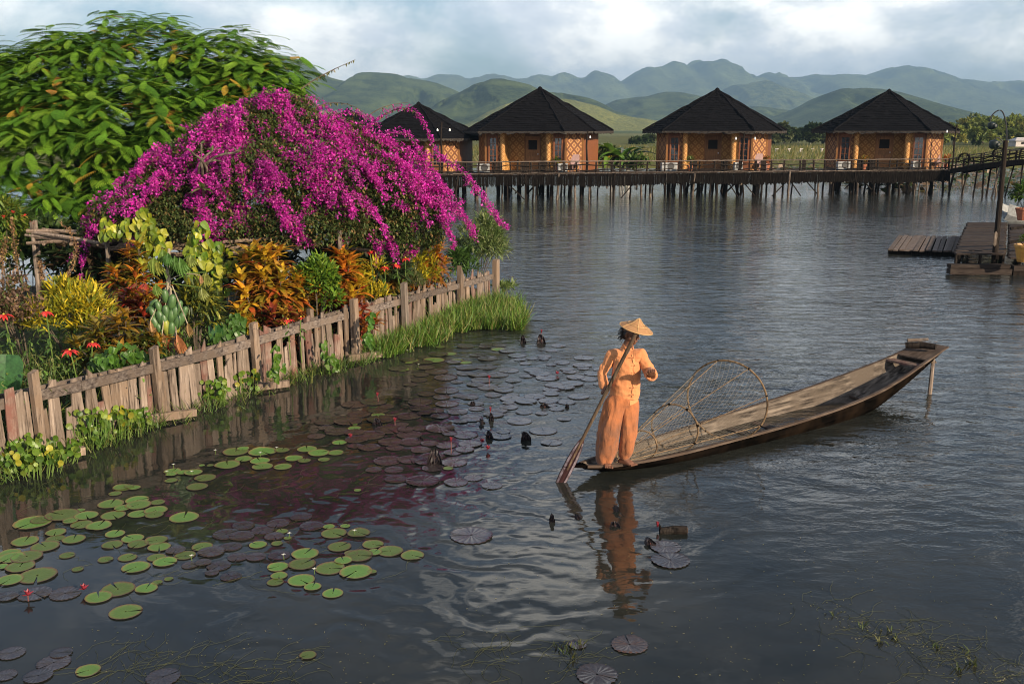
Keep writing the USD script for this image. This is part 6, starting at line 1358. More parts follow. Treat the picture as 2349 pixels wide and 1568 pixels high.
# shirt tail, hem flap, collar, placket with knotted buttons
front = np.array([.42, -.91, 0]); front /= np.linalg.norm(front); side_ = np.array([.91, .42, 0])
surf = trimesh.Trimesh(ts.vertices, ts.faces, process=False)
def on_shirt(z, lat, lift=.004):
    o = np.array([[chest[0] * .5 + belly[0] * .5 + side_[0] * lat, side_[1] * lat, z]]) + front * .6; loc_, _, _ = trimesh.ray.ray_triangle.RayMeshIntersector(surf).intersects_location(o, -front[None]); 
    return loc_[np.argmax(loc_ @ front)] + front * lift if len(loc_) else o[0] - front * .45
zs_ = np.linspace(hem[2] + .02, neck[2] - .075, 9); pl = np.array([on_shirt(z, .020, .003) for z in zs_])
mb = MB()
for a, b in zip(pl[:-1], pl[1:]): mb.bar(a, b, .028, .006, up=tuple(front))
mb.build('placket', 'orange_shirt', shirt)
for z in np.linspace(hem[2] + .05, neck[2] - .10, 6):
    c = on_shirt(z, .020, .010); mb = MB(); mb.mesh(trimesh.creation.icosphere(1, .010).apply_translation(c)); bk_ = mb.build('button', 'orange_shirt', shirt); mb = MB(); mb.tube([c - side_ * .042 - front * .004, c, c + side_ * .042 - front * .004], .004, 5); mb.build('loop', 'orange_shirt', bk_)
g = np.linspace(-2.5, 2.5, 18); cl = np.array([neck + (.008, 0, .004) + .066 * (np.cos(a) * -front + np.sin(a) * side_) + front * .014 + (0, 0, -.05 * (abs(a) > 1.6) * (abs(a) - 1.6)) for a in g]); mb = MB(); mb.add(np.vstack([cl, cl + (0, 0, .032) + (neck - cl) * .08, cl + (0, 0, .030) + (neck - cl) * .16]), grid_faces(3, 18)); mb.build('collar', 'orange_shirt', shirt)
tail = np.array([[hem + side_ * (.0 + .13 * i) + front * (.128 - .035 * i * i) + (0, 0, .01 - .095 * j * (1 - .25 * i) ) + front * .006 * j for i in np.linspace(0, 1, 8)] for j in np.linspace(0, 1, 6)]); mb = MB(); mb.add(np.vstack([tail.reshape(-1, 3), tail.reshape(-1, 3) - front * .006]), np.vstack([grid_faces(6, 8), grid_faces(6, 8)[:, ::-1] + 48])); mb.build('shirt_tail', 'orange_shirt', shirt, smooth=True)
# wide trousers
cr = B(1432, 930, 0)
tr_ = chain([(hipR * .6 + hipL * .4 + (0, 0, .06), .135), (hipR, .130), (kneeR + (-.015, .02, .02), .128), (kneeR * .45 + ankR * .55 + (-.005, .02, 0), .130), (ankR + (.0, .02, .03), .115)]) + chain([(hipL * .6 + hipR * .4 + (0, 0, .06), .135), (hipL + (-.01, 0, 0), .118), (kneeL, .098), (kneeL * .4 + ankL * .6, .092), (ankL + (0, .01, .045), .080)])
tr_ = tr_ + (ball(B(1396, 1035, .0), .115) + ball(B(1400, 1000, 0), .125)).hull()
tr_ = cut(tr_, (0, 0, -1), hem + (0, 0, .06)); tr_ = cut(tr_, (0, 0, 1), (0, 0, .012))
tt = smoothed(tr_, .018, 8); tt = fold(tt, .032, np.array([10, 10, 2.0]), 11); tt = fold(tt, .012, np.array([24, 24, 5]), 13); tt.vertices[:, 2] = np.maximum(tt.vertices[:, 2], .006); mb = MB(); mb.mesh(tt); mb.build('trousers', 'orange_trousers', man, smooth=True)
# hair under the hat
hm = (ball(H_(-.030, 0, .035), .084, 24) + ball(H_(-.055, 0, -.02), .062, 24)).hull() + (ball(H_(-.02, .06, .02), .040) + ball(H_(-.02, -.06, .02), .040) + ball(H_(.02, 0, .085), .05)).hull() - (ball(H_(.10, 0, -.02), .085) + ball(H_(.06, 0, -.08), .07)).hull()
th_ = smoothed(hm, .012, 3); th_ = fold(th_, .014, np.array([40, 40, 26]), 17); mb = MB(); mb.mesh(th_); hr = mb.build('hair', 'hair', man, smooth=True)
rg = np.random.default_rng(3); mb = MB()
for _ in range(120):
    d = sphere_dirs(1, -.6, rg)[0]; d = d - hd * max(0, d @ hd + .1); d /= np.linalg.norm(d); p = H_(-.04, 0, .0) + d * .085; mb.tube([p, p + d * .02 - hd * .01 + (0, 0, -.012), p + d * .026 - hd * .016 + (0, 0, -.036)], [.004, .003, .001], 4, caps=False)
mb.build('loose_strands', 'hair', hr)
# straw hat: cone with a wide brim, tilted forward
hat_up = np.array([.27, -.10, 1.0]); hat_up /= np.linalg.norm(hat_up); hx1 = np.cross([0, 1.0, 0], hat_up); hx1 /= np.linalg.norm(hx1); hy1 = np.cross(hat_up, hx1)
hc = B(1455, 760, -.02); prof = [(.003, .118), (.02, .108), (.05, .080), (.085, .052), (.105, .040), (.115, .037), (.15, .022), (.196, -.002), (.199, -.007), (.194, -.010), (.148, .012), (.112, .027), (.09, .039), (.05, .070), (.003, .106)]
v, f = lathe(prof, 40); v = v * np.array([1, 1, 1.0]); mb = MB(); mb.add(v[:, [0]] * hx1 + v[:, [1]] * hy1 + v[:, [2]] * hat_up + hc, f)
hat = thing('straw_hat', 'conical straw hat with a wide brim on the boatman', 'hat', FEET); mb.build('crown_and_brim', 'straw', hat, smooth=40)
for k in range(6):
    a = k * np.pi / 3 + .5; q = [(r * math.cos(a), r * math.sin(a), z + .004) for r, z in prof[:9]]; mb = MB()
    for a0, b0 in zip(q[:-1], q[1:]):
        A, B_ = [x[0] * hx1 + x[1] * hy1 + x[2] * hat_up + hc for x in (np.array(a0), np.array(b0))]; mb.bar(A, B_, .007, .004, up=tuple(hat_up))
    mb.build('rib', 'straw_band', hat)
q = np.array([(.1975 * math.cos(a), .1975 * math.sin(a), -.004) for a in np.linspace(0, 2 * np.pi, 41)]); v, f = tube(q, .0045, 5, caps=False); mb = MB(); mb.add(v[:, [0]] * hx1 + v[:, [1]] * hy1 + v[:, [2]] * hat_up + hc, f); mb.build('rim', 'straw_band', hat)
q = np.array([(.109 * math.cos(a), .109 * math.sin(a), .0445) for a in np.linspace(0, 2 * np.pi, 41)]); v, f = tube(q, .004, 5, caps=False); mb = MB(); mb.add(v[:, [0]] * hx1 + v[:, [1]] * hy1 + v[:, [2]] * hat_up + hc, f); mb.build('rim', 'straw_band', hat)
# paddle: from his cheek through the right hand into the water
wood('paddle_wood', (0.032, 0.022, 0.015), (0.11, 0.076, 0.048), (0.055, 0.036, 0.024), scale=4, grain=(1, 1, .06))
wood('blade_wood', (0.022, 0.009, 0.010), (0.05, 0.022, 0.022), (0.03, 0.013, 0.014), scale=4, grain=(1, 1, .06)); plain('flaked_paint', (.15, .12, .14), (.03, .014, .016), scale=14, rough=.7, bump=.4)
pt = B(1450, 766, -.185); pb = W(1275, 1128, -.12) - FEET; pu = (pt - pb) / np.linalg.norm(pt - pb); L = np.linalg.norm(pt - pb)
pd_ = thing('paddle', 'long wooden paddle with a dark flaking blade dipped in the water', 'paddle', FEET)
mb = MB(); mb.tube([pb + pu * .30, pb + pu * L * .5, pt], [.019, .021, .023], 9); mb.build('shaft', 'paddle_wood', pd_)
fw_ = np.cross(pu, [0, 1.0, 0]); fw_ /= np.linalg.norm(fw_); fn = np.cross(fw_, pu); hw = np.array([.012, .036, .055, .064, .064, .055, .038]); tpos = np.array([.74, .66, .55, .40, .22, .08, -.06])
for sg, nm in ((1, 'blade'),):
    v = []
    for w_, t_ in zip(hw, tpos):
        c = pb + pu * t_; v += [c - fw_ * w_ + fn * .0, c - fw_ * w_ * .35 + fn * .018, c + fn * .024, c + fw_ * w_ * .35 + fn * .018, c + fw_ * w_, c - fn * .018]
    mb = MB(); mb.add(v, grid_faces(7, 6, True)); mb.add(v, [[36 + i, 36 + (i + 1) % 6, 36 + (i + 2) % 6] for i in range(0)] or [[36, 37, 38], [36, 38, 39], [36, 39, 40], [36, 40, 41]]); mb.build('blade', 'blade_wood', pd_)
for sg in (-1, 1):
    for face in (-1, 1):
        v = []
        for w_, t_ in list(zip(hw, tpos))[1:6]:
            c = pb + pu * t_ + fn * face * .014
            v += [c + fw_ * sg * w_ * .50 + fn * face * .008, c + fw_ * sg * w_ * .90]
        mb = MB(); f = grid_faces(5, 2); mb.add(v, np.vstack([f, f[:, ::-1]])[: len(f)] if (sg * face > 0) else f[:, ::-1]); mb.build('paint_strip', 'flaked_paint', pd_)
# ------------------------------------------------------------------ lily pads
M('pad_green', {'tc': ('texture_coordinate', {}), 'oi': ('object_info', {}), 'n': ('noise_texture', {'scale': 3.5, 'detail': 6, 'roughness': .6}), 'ln': ('vector_math', {'math_type': 'length'}), 'add': ('math', {'math_type': 'multiply_add', 'value2': .5}), 'sub': ('math', {'math_type': 'subtract', 'value2': .25}), 'sep': ('separate_xyz', {}), 'at': ('math', {'math_type': 'arctan2'}), 'mu': ('math', {'math_type': 'multiply', 'value2': 15}), 'si': ('math', {'math_type': 'sine'}),
   'r': ('rgb_ramp', {'ramp': [(.0, (.16, .24, .045)), (.15, (.095, .18, .028)), (.62, (.085, .165, .026)), (.86, (.13, .19, .035)), (.97, (.16, .10, .035))]}), 'hv': ('map_range', {'to_min': .5, 'to_max': 1.05}), 'hh': ('map_range', {'to_min': .47, 'to_max': .515}), 'h': ('hsv', {}), 'spot': ('noise_texture', {'scale': 9, 'detail': 4}), 'sr': ('map_range', {'from_min': .64, 'from_max': .70, 'clamp': True}), 'mx': ('mix_color', {'b': (.10, .065, .025)}),
   'bp': ('bump', {'strength': .10, 'distance': .006}), 'p': ('principled_bsdf', {'roughness': .42, 'specular_ior_level': .45})},
  [('tc.object', 'n.vector'), ('tc.object', 'ln.vector1'), ('n.fac', 'add.value1'), ('ln.value', 'add.value3'), ('add.value', 'sub.value1'), ('sub.value', 'r.fac'), ('oi.random', 'hv.value'), ('oi.random', 'hh.value'), ('hv.result', 'h.value'), ('hh.result', 'h.hue'), ('r.color', 'h.color'), ('tc.object', 'spot.vector'), ('spot.fac', 'sr.value'), ('sr.result', 'mx.fac'), ('h.color', 'mx.a'), ('mx.result', 'p.base_color'),
   ('tc.object', 'sep.vector'), ('sep.y', 'at.value1'), ('sep.x', 'at.value2'), ('at.value', 'mu.value1'), ('mu.value', 'si.value1'), ('si.value', 'bp.height'), ('bp.normal', 'p.normal')])
M('pad_dark', {'tc': ('texture_coordinate', {}), 'oi': ('object_info', {}), 'n': ('noise_texture', {'scale': 4, 'detail': 6, 'roughness': .65}), 'r': ('rgb_ramp', {'ramp': [(.35, (.014, .010, .010)), (.6, (.036, .027, .026)), (.75, (.06, .048, .038))]}), 'hv': ('map_range', {'to_min': .6, 'to_max': 1.3}), 'h': ('hsv', {}), 'sep': ('separate_xyz', {}), 'at': ('math', {'math_type': 'arctan2'}), 'mu': ('math', {'math_type': 'multiply', 'value2': 17}), 'si': ('math', {'math_type': 'sine'}),
   'bp': ('bump', {'strength': .10, 'distance': .006}), 'p': ('principled_bsdf', {'roughness': .16, 'specular_ior_level': .55})},
  [('tc.object', 'n.vector'), ('n.fac', 'r.fac'), ('oi.random', 'hv.value'), ('hv.result', 'h.value'), ('r.color', 'h.color'), ('h.color', 'p.base_color'), ('tc.object', 'sep.vector'), ('sep.y', 'at.value1'), ('sep.x', 'at.value2'), ('at.value', 'mu.value1'), ('mu.value', 'si.value1'), ('si.value', 'bp.height'), ('bp.normal', 'p.normal')])
plain('pad_edge', (.028, .012, .014), (.015, .008, .009), rough=.5); plain('pad_stain', (.22, .17, .04), (.12, .07, .02), scale=6, rough=.6)
plain('lily_red', (.24, .022, .035), (.14, .014, .022), rough=.5); plain('lily_stalk', (.13, .04, .035), (.09, .03, .025)); plain('pad_dead', (.020, .013, .014), (.010, .007, .008), scale=8, rough=.55, bump=.8)
plain('white_petal', (.50, .49, .44), (.42, .40, .34), rough=.6)
def pad_mesh(kind, rg):
    """unit-radius pad: notched disc with a wavy, slightly turned-up rim"""
    n = 40; notch = .16 if kind == 'green' else .10; a = np.linspace(notch, 2 * np.pi - notch, n); a[0], a[-1] = notch * .55, 2 * np.pi - notch * .55
    rr = []
    jag = .030 * np.where(np.arange(n) % 2 == 0, 1, -1) if kind == 'dark' else .010 * np.where(np.arange(n) % 3 == 0, 1, -.5)
    wob = .05 * (fbm(np.stack([np.cos(a) * 1.6 + 9 * rg.random(), np.sin(a) * 1.6, 0 * a], 1), 2) - .5)
    lift = .05 * np.maximum(0, np.sin(a * rg.integers(1, 3) + rg.uniform(0, 6))) ** 2 * rg.uniform(.3, 1.2)
    for r, dz, j in ((.06, .012, 0), (.45, .004, 0), (.80, .0, 0), (.96, .006, .3), (1.0, .014, 1)):
        q = r * (1 + wob * r + jag * j); rr.append(np.stack([q * np.cos(a), q * np.sin(a), dz + lift * r ** 3 + .0012 * rg.normal(0, 1, n) * r], 1))
    v = np.vstack(rr); f = grid_faces(5, n); return v, f
PADS = {}
def proto_pad(kind, i):
    rg = np.random.default_rng(50 + i + (100 if kind == 'dark' else 0))
    return pad_mesh(kind, rg)
def first_pad(name, kind, label, cat, group, loc, rotz, r, i):
    t = UsdGeom.Xform.Define(stage, numbered('/World/' + name)); t.AddTranslateOp(opSuffix='at').Set(Gf.Vec3d(*map(float, loc))); t.AddRotateZOp(opSuffix='at').Set(math.degrees(rotz)); t.AddScaleOp(opSuffix='at').Set(Gf.Vec3f(float(r), float(r), float(r)))
    tag(t, label, cat, group); v, f = proto_pad(kind, i); n = 40
    mb = MB(); mb.add(v, f); mb.build('blade', 'pad_green' if kind == 'green' else 'pad_dark', t, smooth=True)
    mb = MB(); e = v[160:200]; mb.add(np.vstack([e, e * (1.012, 1.012, 1) - (0, 0, .012)]), grid_faces(2, n)[:, ::-1]); mb.build('rim', 'pad_edge', t)
    t._v = (v, f); return t
rp = np.random.default_rng(61); _placed = []; _ref = {}
def pad(kind, loc, r, label, group, dark_name='dark_lily_pad', green_name='lily_pad'):
    name = green_name if kind == 'green' else dark_name; i = int(rp.integers(0, 6)); rot = rp.uniform(0, 6.28); z = .007
    for q, rq in _placed:
        if (q[0] - loc[0]) ** 2 + (q[1] - loc[1]) ** 2 < (r + rq) ** 2 * .92: z += .0035
    z = min(z, .035); _placed.append((loc, r)); loc = (loc[0], loc[1], z)
    if (kind, i) not in _ref: _ref[kind, i] = first_pad(name, kind, label, 'lily pad', group, loc, rot, r, i); return
    copy_of(_ref[kind, i], loc, rot, label, r, group)
c4 = lambda x, y, w: (x * .44, 1080.5 + y * .44, w * .44)
c3 = lambda x, y, w: (x * .29964, 751.7 + y * .29964, w * .29964)
cf = lambda x, y, w: (563.8 + x * .29964, 469.8 + y * .29964, w * .29964)
cm = lambda x, y, w: (798.7 + x * .28763, 732.9 + y * .28763, w * .28763)
cr_ = lambda x, y, w: (1033.6 + x * .56, 1061.7 + y * .56, w * .56)
def where(pts, i):
    """which part of its drift a pad lies in, and how big it is there"""
    p = np.array(pts, float); n = len(p)
    if n < 2: return ''
    x, y = (p[i, :2] - p[:, :2].min(0)) / np.maximum(np.ptp(p[:, :2], axis=0), 1e-6); size = 'large ' if (p[:, 2] > p[i, 2]).mean() < .25 else ('small ' if (p[:, 2] < p[i, 2]).mean() < .25 else '')
    return size, ('far ' if y < .34 else ('near ' if y > .67 else 'middle ')) + ('left' if x < .25 else ('centre left' if x < .5 else ('centre right' if x < .75 else 'right')))
def put(lst, conv, kind, label, group):
    cv = [conv(*a) for a in lst]; base = label
    for i_, a in enumerate(lst):
        if len(lst) > 1: sz, wh = where(cv, i_); label = (sz if len(base.split()) < 12 else '') + base + ', ' + wh.replace('centre ', 'mid-')
        X, Y, w = conv(*a); p = W(X, Y); r = w / 2 / (F_PX / np.linalg.norm(p - (0, 0, CAM_H))); pad(kind, p, r * rp.uniform(.95, 1.05), label, group)
put([(170, 270, 170), (325, 230, 150), (215, 258, 90), (425, 280, 105), (368, 262, 70), (515, 287, 115), (450, 236, 110), (420, 207, 45), (590, 232, 110), (720, 225, 95), (812, 207, 105), (822, 163, 75), (805, 232, 85), (960, 242, 145), (715, 152, 110), (720, 180, 120), (578, 172, 120), (640, 196, 80), (600, 118, 60)], c4, 'green', 'green lily pad in the drift just off the near end of the fence', 'green lily pads off the near end of the fence')
put([(640, 88, 90), (1025, 83, 105), (700, 88, 60)], c4, 'green', 'green lily pad lying alone between the fence and the larger drifts', 'single green pads near the fence')
put([(130, 367, 115), (290, 355, 85), (290, 322, 95), (385, 357, 100), (235, 395, 120), (600, 328, 95), (692, 352, 110), (585, 385, 95), (720, 383, 95), (815, 363, 105), (830, 398, 110), (50, 430, 100), (140, 450, 140), (105, 500, 130), (60, 455, 120), (195, 545, 180), (50, 570, 120), (10, 500, 60), (350, 440, 70), (550, 462, 70), (665, 452, 85), (815, 452, 85), (965, 440, 105), (860, 475, 110), (1055, 395, 105), (405, 512, 55), (708, 502, 135)], c4, 'green', 'green lily pad in the large drift at the lower left', 'green lily pads of the lower left drift')
put([(615, 617, 150), (515, 660, 125), (763, 612, 105), (820, 583, 50), (880, 563, 45), (655, 735, 150)], c4, 'green', 'green lily pad in the straggling row below the lower left drift', 'green lily pads below the lower left drift')
put([(1770, 395, 120), (1740, 325, 130), (1870, 322, 110), (1800, 287, 50), (1715, 292, 60), (1470, 315, 65), (1945, 383, 110), (2035, 418, 130), (2150, 440, 115), (1950, 425, 80), (1870, 443, 140), (1830, 430, 70), (1590, 432, 140), (1450, 500, 110), (1575, 487, 140), (1720, 508, 150), (1790, 470, 90), (1855, 527, 165), (1940, 527, 50), (1435, 580, 80), (1455, 548, 80), (1570, 570, 140), (1630, 605, 85), (1735, 638, 100), (1345, 385, 85), (1445, 378, 55), (1500, 350, 40)], c4, 'green', 'green lily pad in the loose cluster at the lower middle', 'green lily pads of the lower middle cluster')
put([(1605, 960, 85)], c4, 'green', 'single pointed green pad near the bottom edge left of centre', None)
put([(460, 1040, 110)], c4, 'green', 'ragged green pad near the bottom left corner', None)
put([(1805, 950, 180), (1860, 928, 90), (2010, 950, 200), (2160, 940, 110), (1865, 1005, 125), (1990, 1020, 140), (1740, 1050, 175), (2010, 1065, 160), (2165, 1065, 130), (1610, 1055, 50), (1545, 1055, 45)], c3, 'green', 'green lily pad in the bright raft out from the double fence post', 'green lily pads out from the double post')
put([(2250, 1000, 130), (2350, 930, 150), (2440, 960, 160), (2330, 1020, 100), (2570, 960, 120), (2600, 880, 110), (2480, 1010, 90)], c3, 'green', 'green lily pad in the bright raft out from the double fence post', 'green lily pads out from the double post')
put([(1320, 1100, 120), (1400, 1110, 90), (1310, 1125, 80), (1480, 1110, 130), (1570, 1150, 150), (1310, 1170, 90), (1510, 1220, 150), (930, 1225, 120), (990, 1222, 60)], c3, 'green', 'green lily pad among white specks close to the fence weeds', 'green lily pads close to the fence weeds')
put([(1265, 1193, 120), (1440, 1190, 165), (1620, 1190, 95), (1685, 1210, 90), (1250, 1212, 60), (1565, 1143, 95), (1935, 1108, 115), (1985, 1115, 80), (1845, 1070, 80), (1490, 1090, 70), (1200, 1262, 110), (1345, 1252, 70)], cf, 'green', 'bright green pad lying among dark pads below the long grass', 'bright green pads below the long grass')
put([(240, 763, 110), (50, 868, 110), (55, 838, 40), (797, 1187, 85), (75, 1362, 60)], cm, 'green', 'lone bright green pad amid the dark purple pads', 'lone green pads amid the purple pads')
put([(1270, 285, 110), (1370, 310, 110), (1450, 275, 110), (1570, 240, 110), (1625, 288, 120), (1430, 343, 100), (1205, 395, 105), (1240, 450, 105), (1335, 450, 100), (1455, 440, 110), (1140, 495, 110), (1105, 532, 70), (1205, 550, 100), (990, 492, 80), (915, 415, 95), (1100, 425, 130), (1180, 330, 130), (1260, 340, 120), (1060, 480, 80)], c4, 'dark', 'dark purple pad in the patch between the two lower green drifts', 'purple pads between the two lower green drifts')
put([(180, 640, 150), (340, 640, 140), (40, 655, 100), (60, 950, 120), (280, 1000, 150), (320, 950, 100), (30, 1065, 90), (200, 1070, 130), (850, 1075, 150)], c4, 'dark', 'dark purple pad along the bottom left edge', 'purple pads along the bottom left edge')
put([(85, 297, 165), (600, 868, 170), (733, 745, 145), (520, 745, 70), (880, 345, 120), (900, 400, 150)], cr_, 'dark', 'large purple brown pad adrift below the boat', 'purple pads below the boat')
from shapely.geometry import Polygon, Point
poly = Polygon([(700, 1000), (760, 930), (850, 850), (960, 815), (1120, 782), (1200, 778), (1320, 800), (1400, 860), (1380, 900), (1330, 935), (1300, 1000), (1260, 1060), (1180, 1110), (1060, 1130), (900, 1105), (780, 1060)])
n_ok, tries = 0, 0; got = []
while n_ok < 150 and tries < 9000:
    tries += 1; X, Y = rp.uniform(690, 1420), rp.uniform(775, 1135)
    if not poly.contains(Point(X, Y)): continue
    p = W(X, Y); r = rp.uniform(.09, .20); dens = noise(np.array([p[0] * .9, p[1] * .6, 4.0]))
    if dens < (.44 if X > 1150 else .30): continue
    if any((p[0] - q[0]) ** 2 + (p[1] - q[1]) ** 2 < ((r + s) * .76) ** 2 for q, s in got): continue
    got.append((p, r)); n_ok += 1
    zone = ('under the far grassy bank', 'off the mid fence', 'towards the boat')[0 if Y < 850 else (1 if X < 1080 else 2)]
    pad('dark', p, r, ('large ' if r > .18 else ('small ' if r < .14 else '')) + 'dark purple pad in the raft ' + zone + ', ' + ('far' if (Y - 775) % 120 < 40 else ('middle' if (Y - 775) % 120 < 80 else 'near')) + ' row', 'purple pads ' + zone)
# buds and flowers
def bud(X, Y, Yw, label, group=None, open_=0.25, seed=0, s=1.0):
    b = W(X, Yw); tp = P(X, Y, b[1]); t = thing('water_lily_bud', label, 'water lily', b); h = tp[2]; rg = np.random.default_rng(seed)
    if h > .05: mb = MB(); mb.tube([(0, 0, -.1), (rg.normal(0, .01), 0, h * .6), (0, 0, h)], .006, 6); mb.build('stalk', 'lily_stalk', t)
    for k in range(8):
        a = k * 2.4; el = 1.35 - open_ * (k % 2 + .6); d = np.array([[math.cos(a) * math.cos(el), math.sin(a) * math.cos(el), math.sin(el)]]); mb = MB(); scatter(mb, leaf(1, .42, 3, fold=.5, droop=-.3), np.array([[0, 0, h]]), frames(d), np.array([.062 * s]), np.array([[.5, .1, .1]])); mb.build('petal', 'lily_red', t)
for i, (X, Y, Yw, o, lab) in enumerate(((1122, 868, 884, .3, 'red water lily bud on a stalk farthest up the purple raft'), (1125, 942, 962, .15, 'slim red water lily bud above two curled leaves'), (1035, 1012, 1040, .2, 'red water lily bud on a stalk beside the big folded leaf'), (1278, 858, 860, .6, 'round dark red water lily bloom nearest the boat'), (1106, 1014, 1018, .5, 'red water lily bloom low on the water under two curled leaves'), (1119, 1030, 1034, .5, 'lowest red water lily bloom right of the big folded leaf'), (866, 908, 922, .25, 'red water lily bud among pads off the double fence post'), (906, 966, 976, .3, 'dim red water lily bud in the dark reflection'), (804, 1003, 1010, .4, 'red water lily bud near the bright raft of pads'), (1508, 1208, 1216, .15, 'red water lily bud at the drifting log under the boat'), (1242, 762, 772, .2, 'pink water lily bud between two curled leaves by the grass'), (65, 1365, 1378, .7, 'red water lily at the bottom left over purple pads'), (193, 1352, 1362, .6, 'red water lily under the lower left drift'))):
    bud(X, Y, Yw, lab, None, o, i)
def curled(X, Y, wd, hg, label, seed, rot=None):
    """a dead leaf standing half rolled out of the water"""
    rg = np.random.default_rng(40 + seed); p = W(X, Y); k = F_PX / np.linalg.norm(p - (0, 0, CAM_H)); w, h = wd / k, hg / k; t = thing('curled_lily_leaf', label, 'dead leaf', p); a0 = rg.uniform(0, 6.28) if rot is None else rot
    n, m = 12, 7; U, V = np.meshgrid(np.linspace(-1, 1, n), np.linspace(0, 1, m), indexing='ij'); rr = np.sqrt(np.clip(1 - U ** 2, .02, 1)); curl = rg.uniform(1.2, 2.4)
    x = w * .5 * U; z = -.03 + (h + .03) * V * rr; y = w * .32 * np.cos(U * curl) * V + .02 * rg.normal(0, 1, (n, m)); q = np.stack([x * math.cos(a0) - y * math.sin(a0), x * math.sin(a0) + y * math.cos(a0), z], -1)
    mb = MB(); f = grid_faces(n, m); mb.add(q.reshape(-1, 3), f); mb.build('blade', 'pad_dead', t); mb = MB(); mb.tube([(0, 0, -.1), tuple(q[n // 2, 3])], .006, 5); mb.build('stalk', 'lily_stalk', t)
for i, (X, Y, w, h, lab, ro) in enumerate(((1200, 787, 14, 18, 'dark curled leaf standing nearest the grass tip', .2), (1241, 788, 22, 20, 'dark curled leaf beneath the pink bud', .1), (997, 1064, 36, 32, 'largest dark folded leaf standing in the purple raft', .1), (1106, 972, 16, 12, 'dark curled leaf left of the slim red bud', 1), (1127, 965, 13, 18, 'dark curled leaf under the slim red bud', 0), (1122, 1005, 20, 17, 'dark torn leaf standing above two red blooms', .4), (1205, 1010, 26, 20, 'black curled leaf nearest the paddle', .3), (1249, 934, 24, 9, 'flat dark curled leaf left of the boatman', .1), (1301, 935, 11, 9, 'small dark curled leaf close left of the boatman', 0), (1267, 1198, 13, 20, 'dark curled leaf below the paddle blade', .2), (1410, 1208, 28, 12, 'brown curled leaf in the reflection of the boatman', 0), (1490, 1248, 26, 14, 'dark curled leaf below the drifting log', .5), (1416, 1172, 12, 14, 'small dark leaf upright in the orange reflection', .8), (1327, 1190, 20, 8, 'dark flat scrap of leaf right below the paddle', .1), (1085, 868 + 60, 16, 8, 'dark leaf edge turned up off the middle of the fence', .2), (865, 975, 26, 14, 'dark leaf turned up near the bright raft of pads', .3), (965, 1010, 14, 8, 'small dark leaf left of the big folded one', .3))):
    curled(X, Y, w, h, lab, i, ro)
p = W(1540, 1222); t = thing('drift_log', 'short dark drifting log below the boat', 'log', p); mb = MB(); mb.tube([(-.12, 0, .02), (.02, .01, .03), (.16, .0, .03)], [.035, .045, .045], 9); mb.build('trunk', 'old_wood_dark', t); mb = MB(); mb.tube([(-.10, 0, .03), (-.13, -.02, .10)], [.016, .010], 6); mb.build('snag', 'old_wood_dark', t); mb = MB(); mb.tube([(.161, 0, .03), (.164, 0, .03)], [.036, .03], 9); mb.build('cut_face', 'old_wood_red', t)
# white floating blossoms, weeds under the surface, floating specks
for i, (X, Y) in enumerate([c4(1480, 460, 1)[:2], c4(1640, 535, 1)[:2], c4(1000, 465, 1)[:2], c4(1850, 333, 1)[:2], c4(1510, 347, 1)[:2], c3(1650, 965, 1)[:2], c3(1995, 985, 1)[:2], c3(1280, 1130, 1)[:2], c3(1470, 1130, 1)[:2], c3(1330, 1075, 1)[:2], c3(2120, 945, 1)[:2], cf(1240, 1135, 1)[:2], cf(1325, 1240, 1)[:2], cf(1160, 1135, 1)[:2]]):
    p = W(X, Y); t = thing('white_blossom', 'tiny white water blossom floating among lily pads', 'blossom', p, 0, 'tiny white blossoms among the pads'); 
    for k in range(4): mb = MB(); a = k * 1.57; scatter(mb, leaf(1, .6, 2), np.array([[0, 0, .05]]), frames(np.array([[math.cos(a), math.sin(a), .4]])), np.array([.026]), np.array([[.7, .7, .6]])); mb.build('petal', 'white_petal', t)
    mb = MB(); mb.tube([(0, 0, -.05), (0, 0, .05)], .003, 4); mb.build('stalk', 'vine_stalk', t)
rg = np.random.default_rng(71)
mb = MB()
def strand(X, Y, n, seedr):
    p = W(X, Y, .004); d = rg.uniform(0, 6.28); pts = [p]
    for _ in range(n): d += rg.normal(0, .5); pts.append(pts[-1] + np.array([math.cos(d), math.sin(d), 0]) * .07); pts[-1][2] = .004 + .003 * rg.random()
    mb.tube(pts, .0013, 3, c=(.07, .075, .03), caps=False)
for _ in range(90): t_ = rg.random(); strand(1880 + 470 * t_ + rg.normal(0, 45), 1395 + 170 * t_ + rg.normal(0, 22), 6, 0)
for _ in range(80): strand(rg.uniform(170, 700), 1535 + rg.normal(0, 22), 6, 0)
for _ in range(50): strand(rg.uniform(1060, 1380), 1500 + rg.normal(0, 30), 5, 0)
for _ in range(60): strand(rg.uniform(0, 900), rg.uniform(1080, 1350), 7, 0)
n = 900; XX = np.r_[rg.uniform(1060, 2349, 420), 1880 + 470 * rg.random(300) + rg.normal(0, 40, 300), rg.uniform(150, 900, 180)]; YY = np.r_[rg.uniform(1230, 1568, 420), 0 * np.arange(300), rg.uniform(1430, 1568, 180)]; YY[420:720] = 1395 + (XX[420:720] - 1880) * .36 + rg.normal(0, 20, 300)
pp_ = np.array([W(x, y, .005) for x, y in zip(XX, YY)]); scatter(mb, leaf(1, .7, 1, fold=.05, droop=0), pp_, frames(np.c_[rg.normal(0, 1, n), rg.normal(0, 1, n), np.zeros(n)]), rg.uniform(.008, .024, n), pick([(.20, .19, .05), (.28, .24, .09), (.10, .11, .03), (.34, .28, .14)], n, .2, rg))
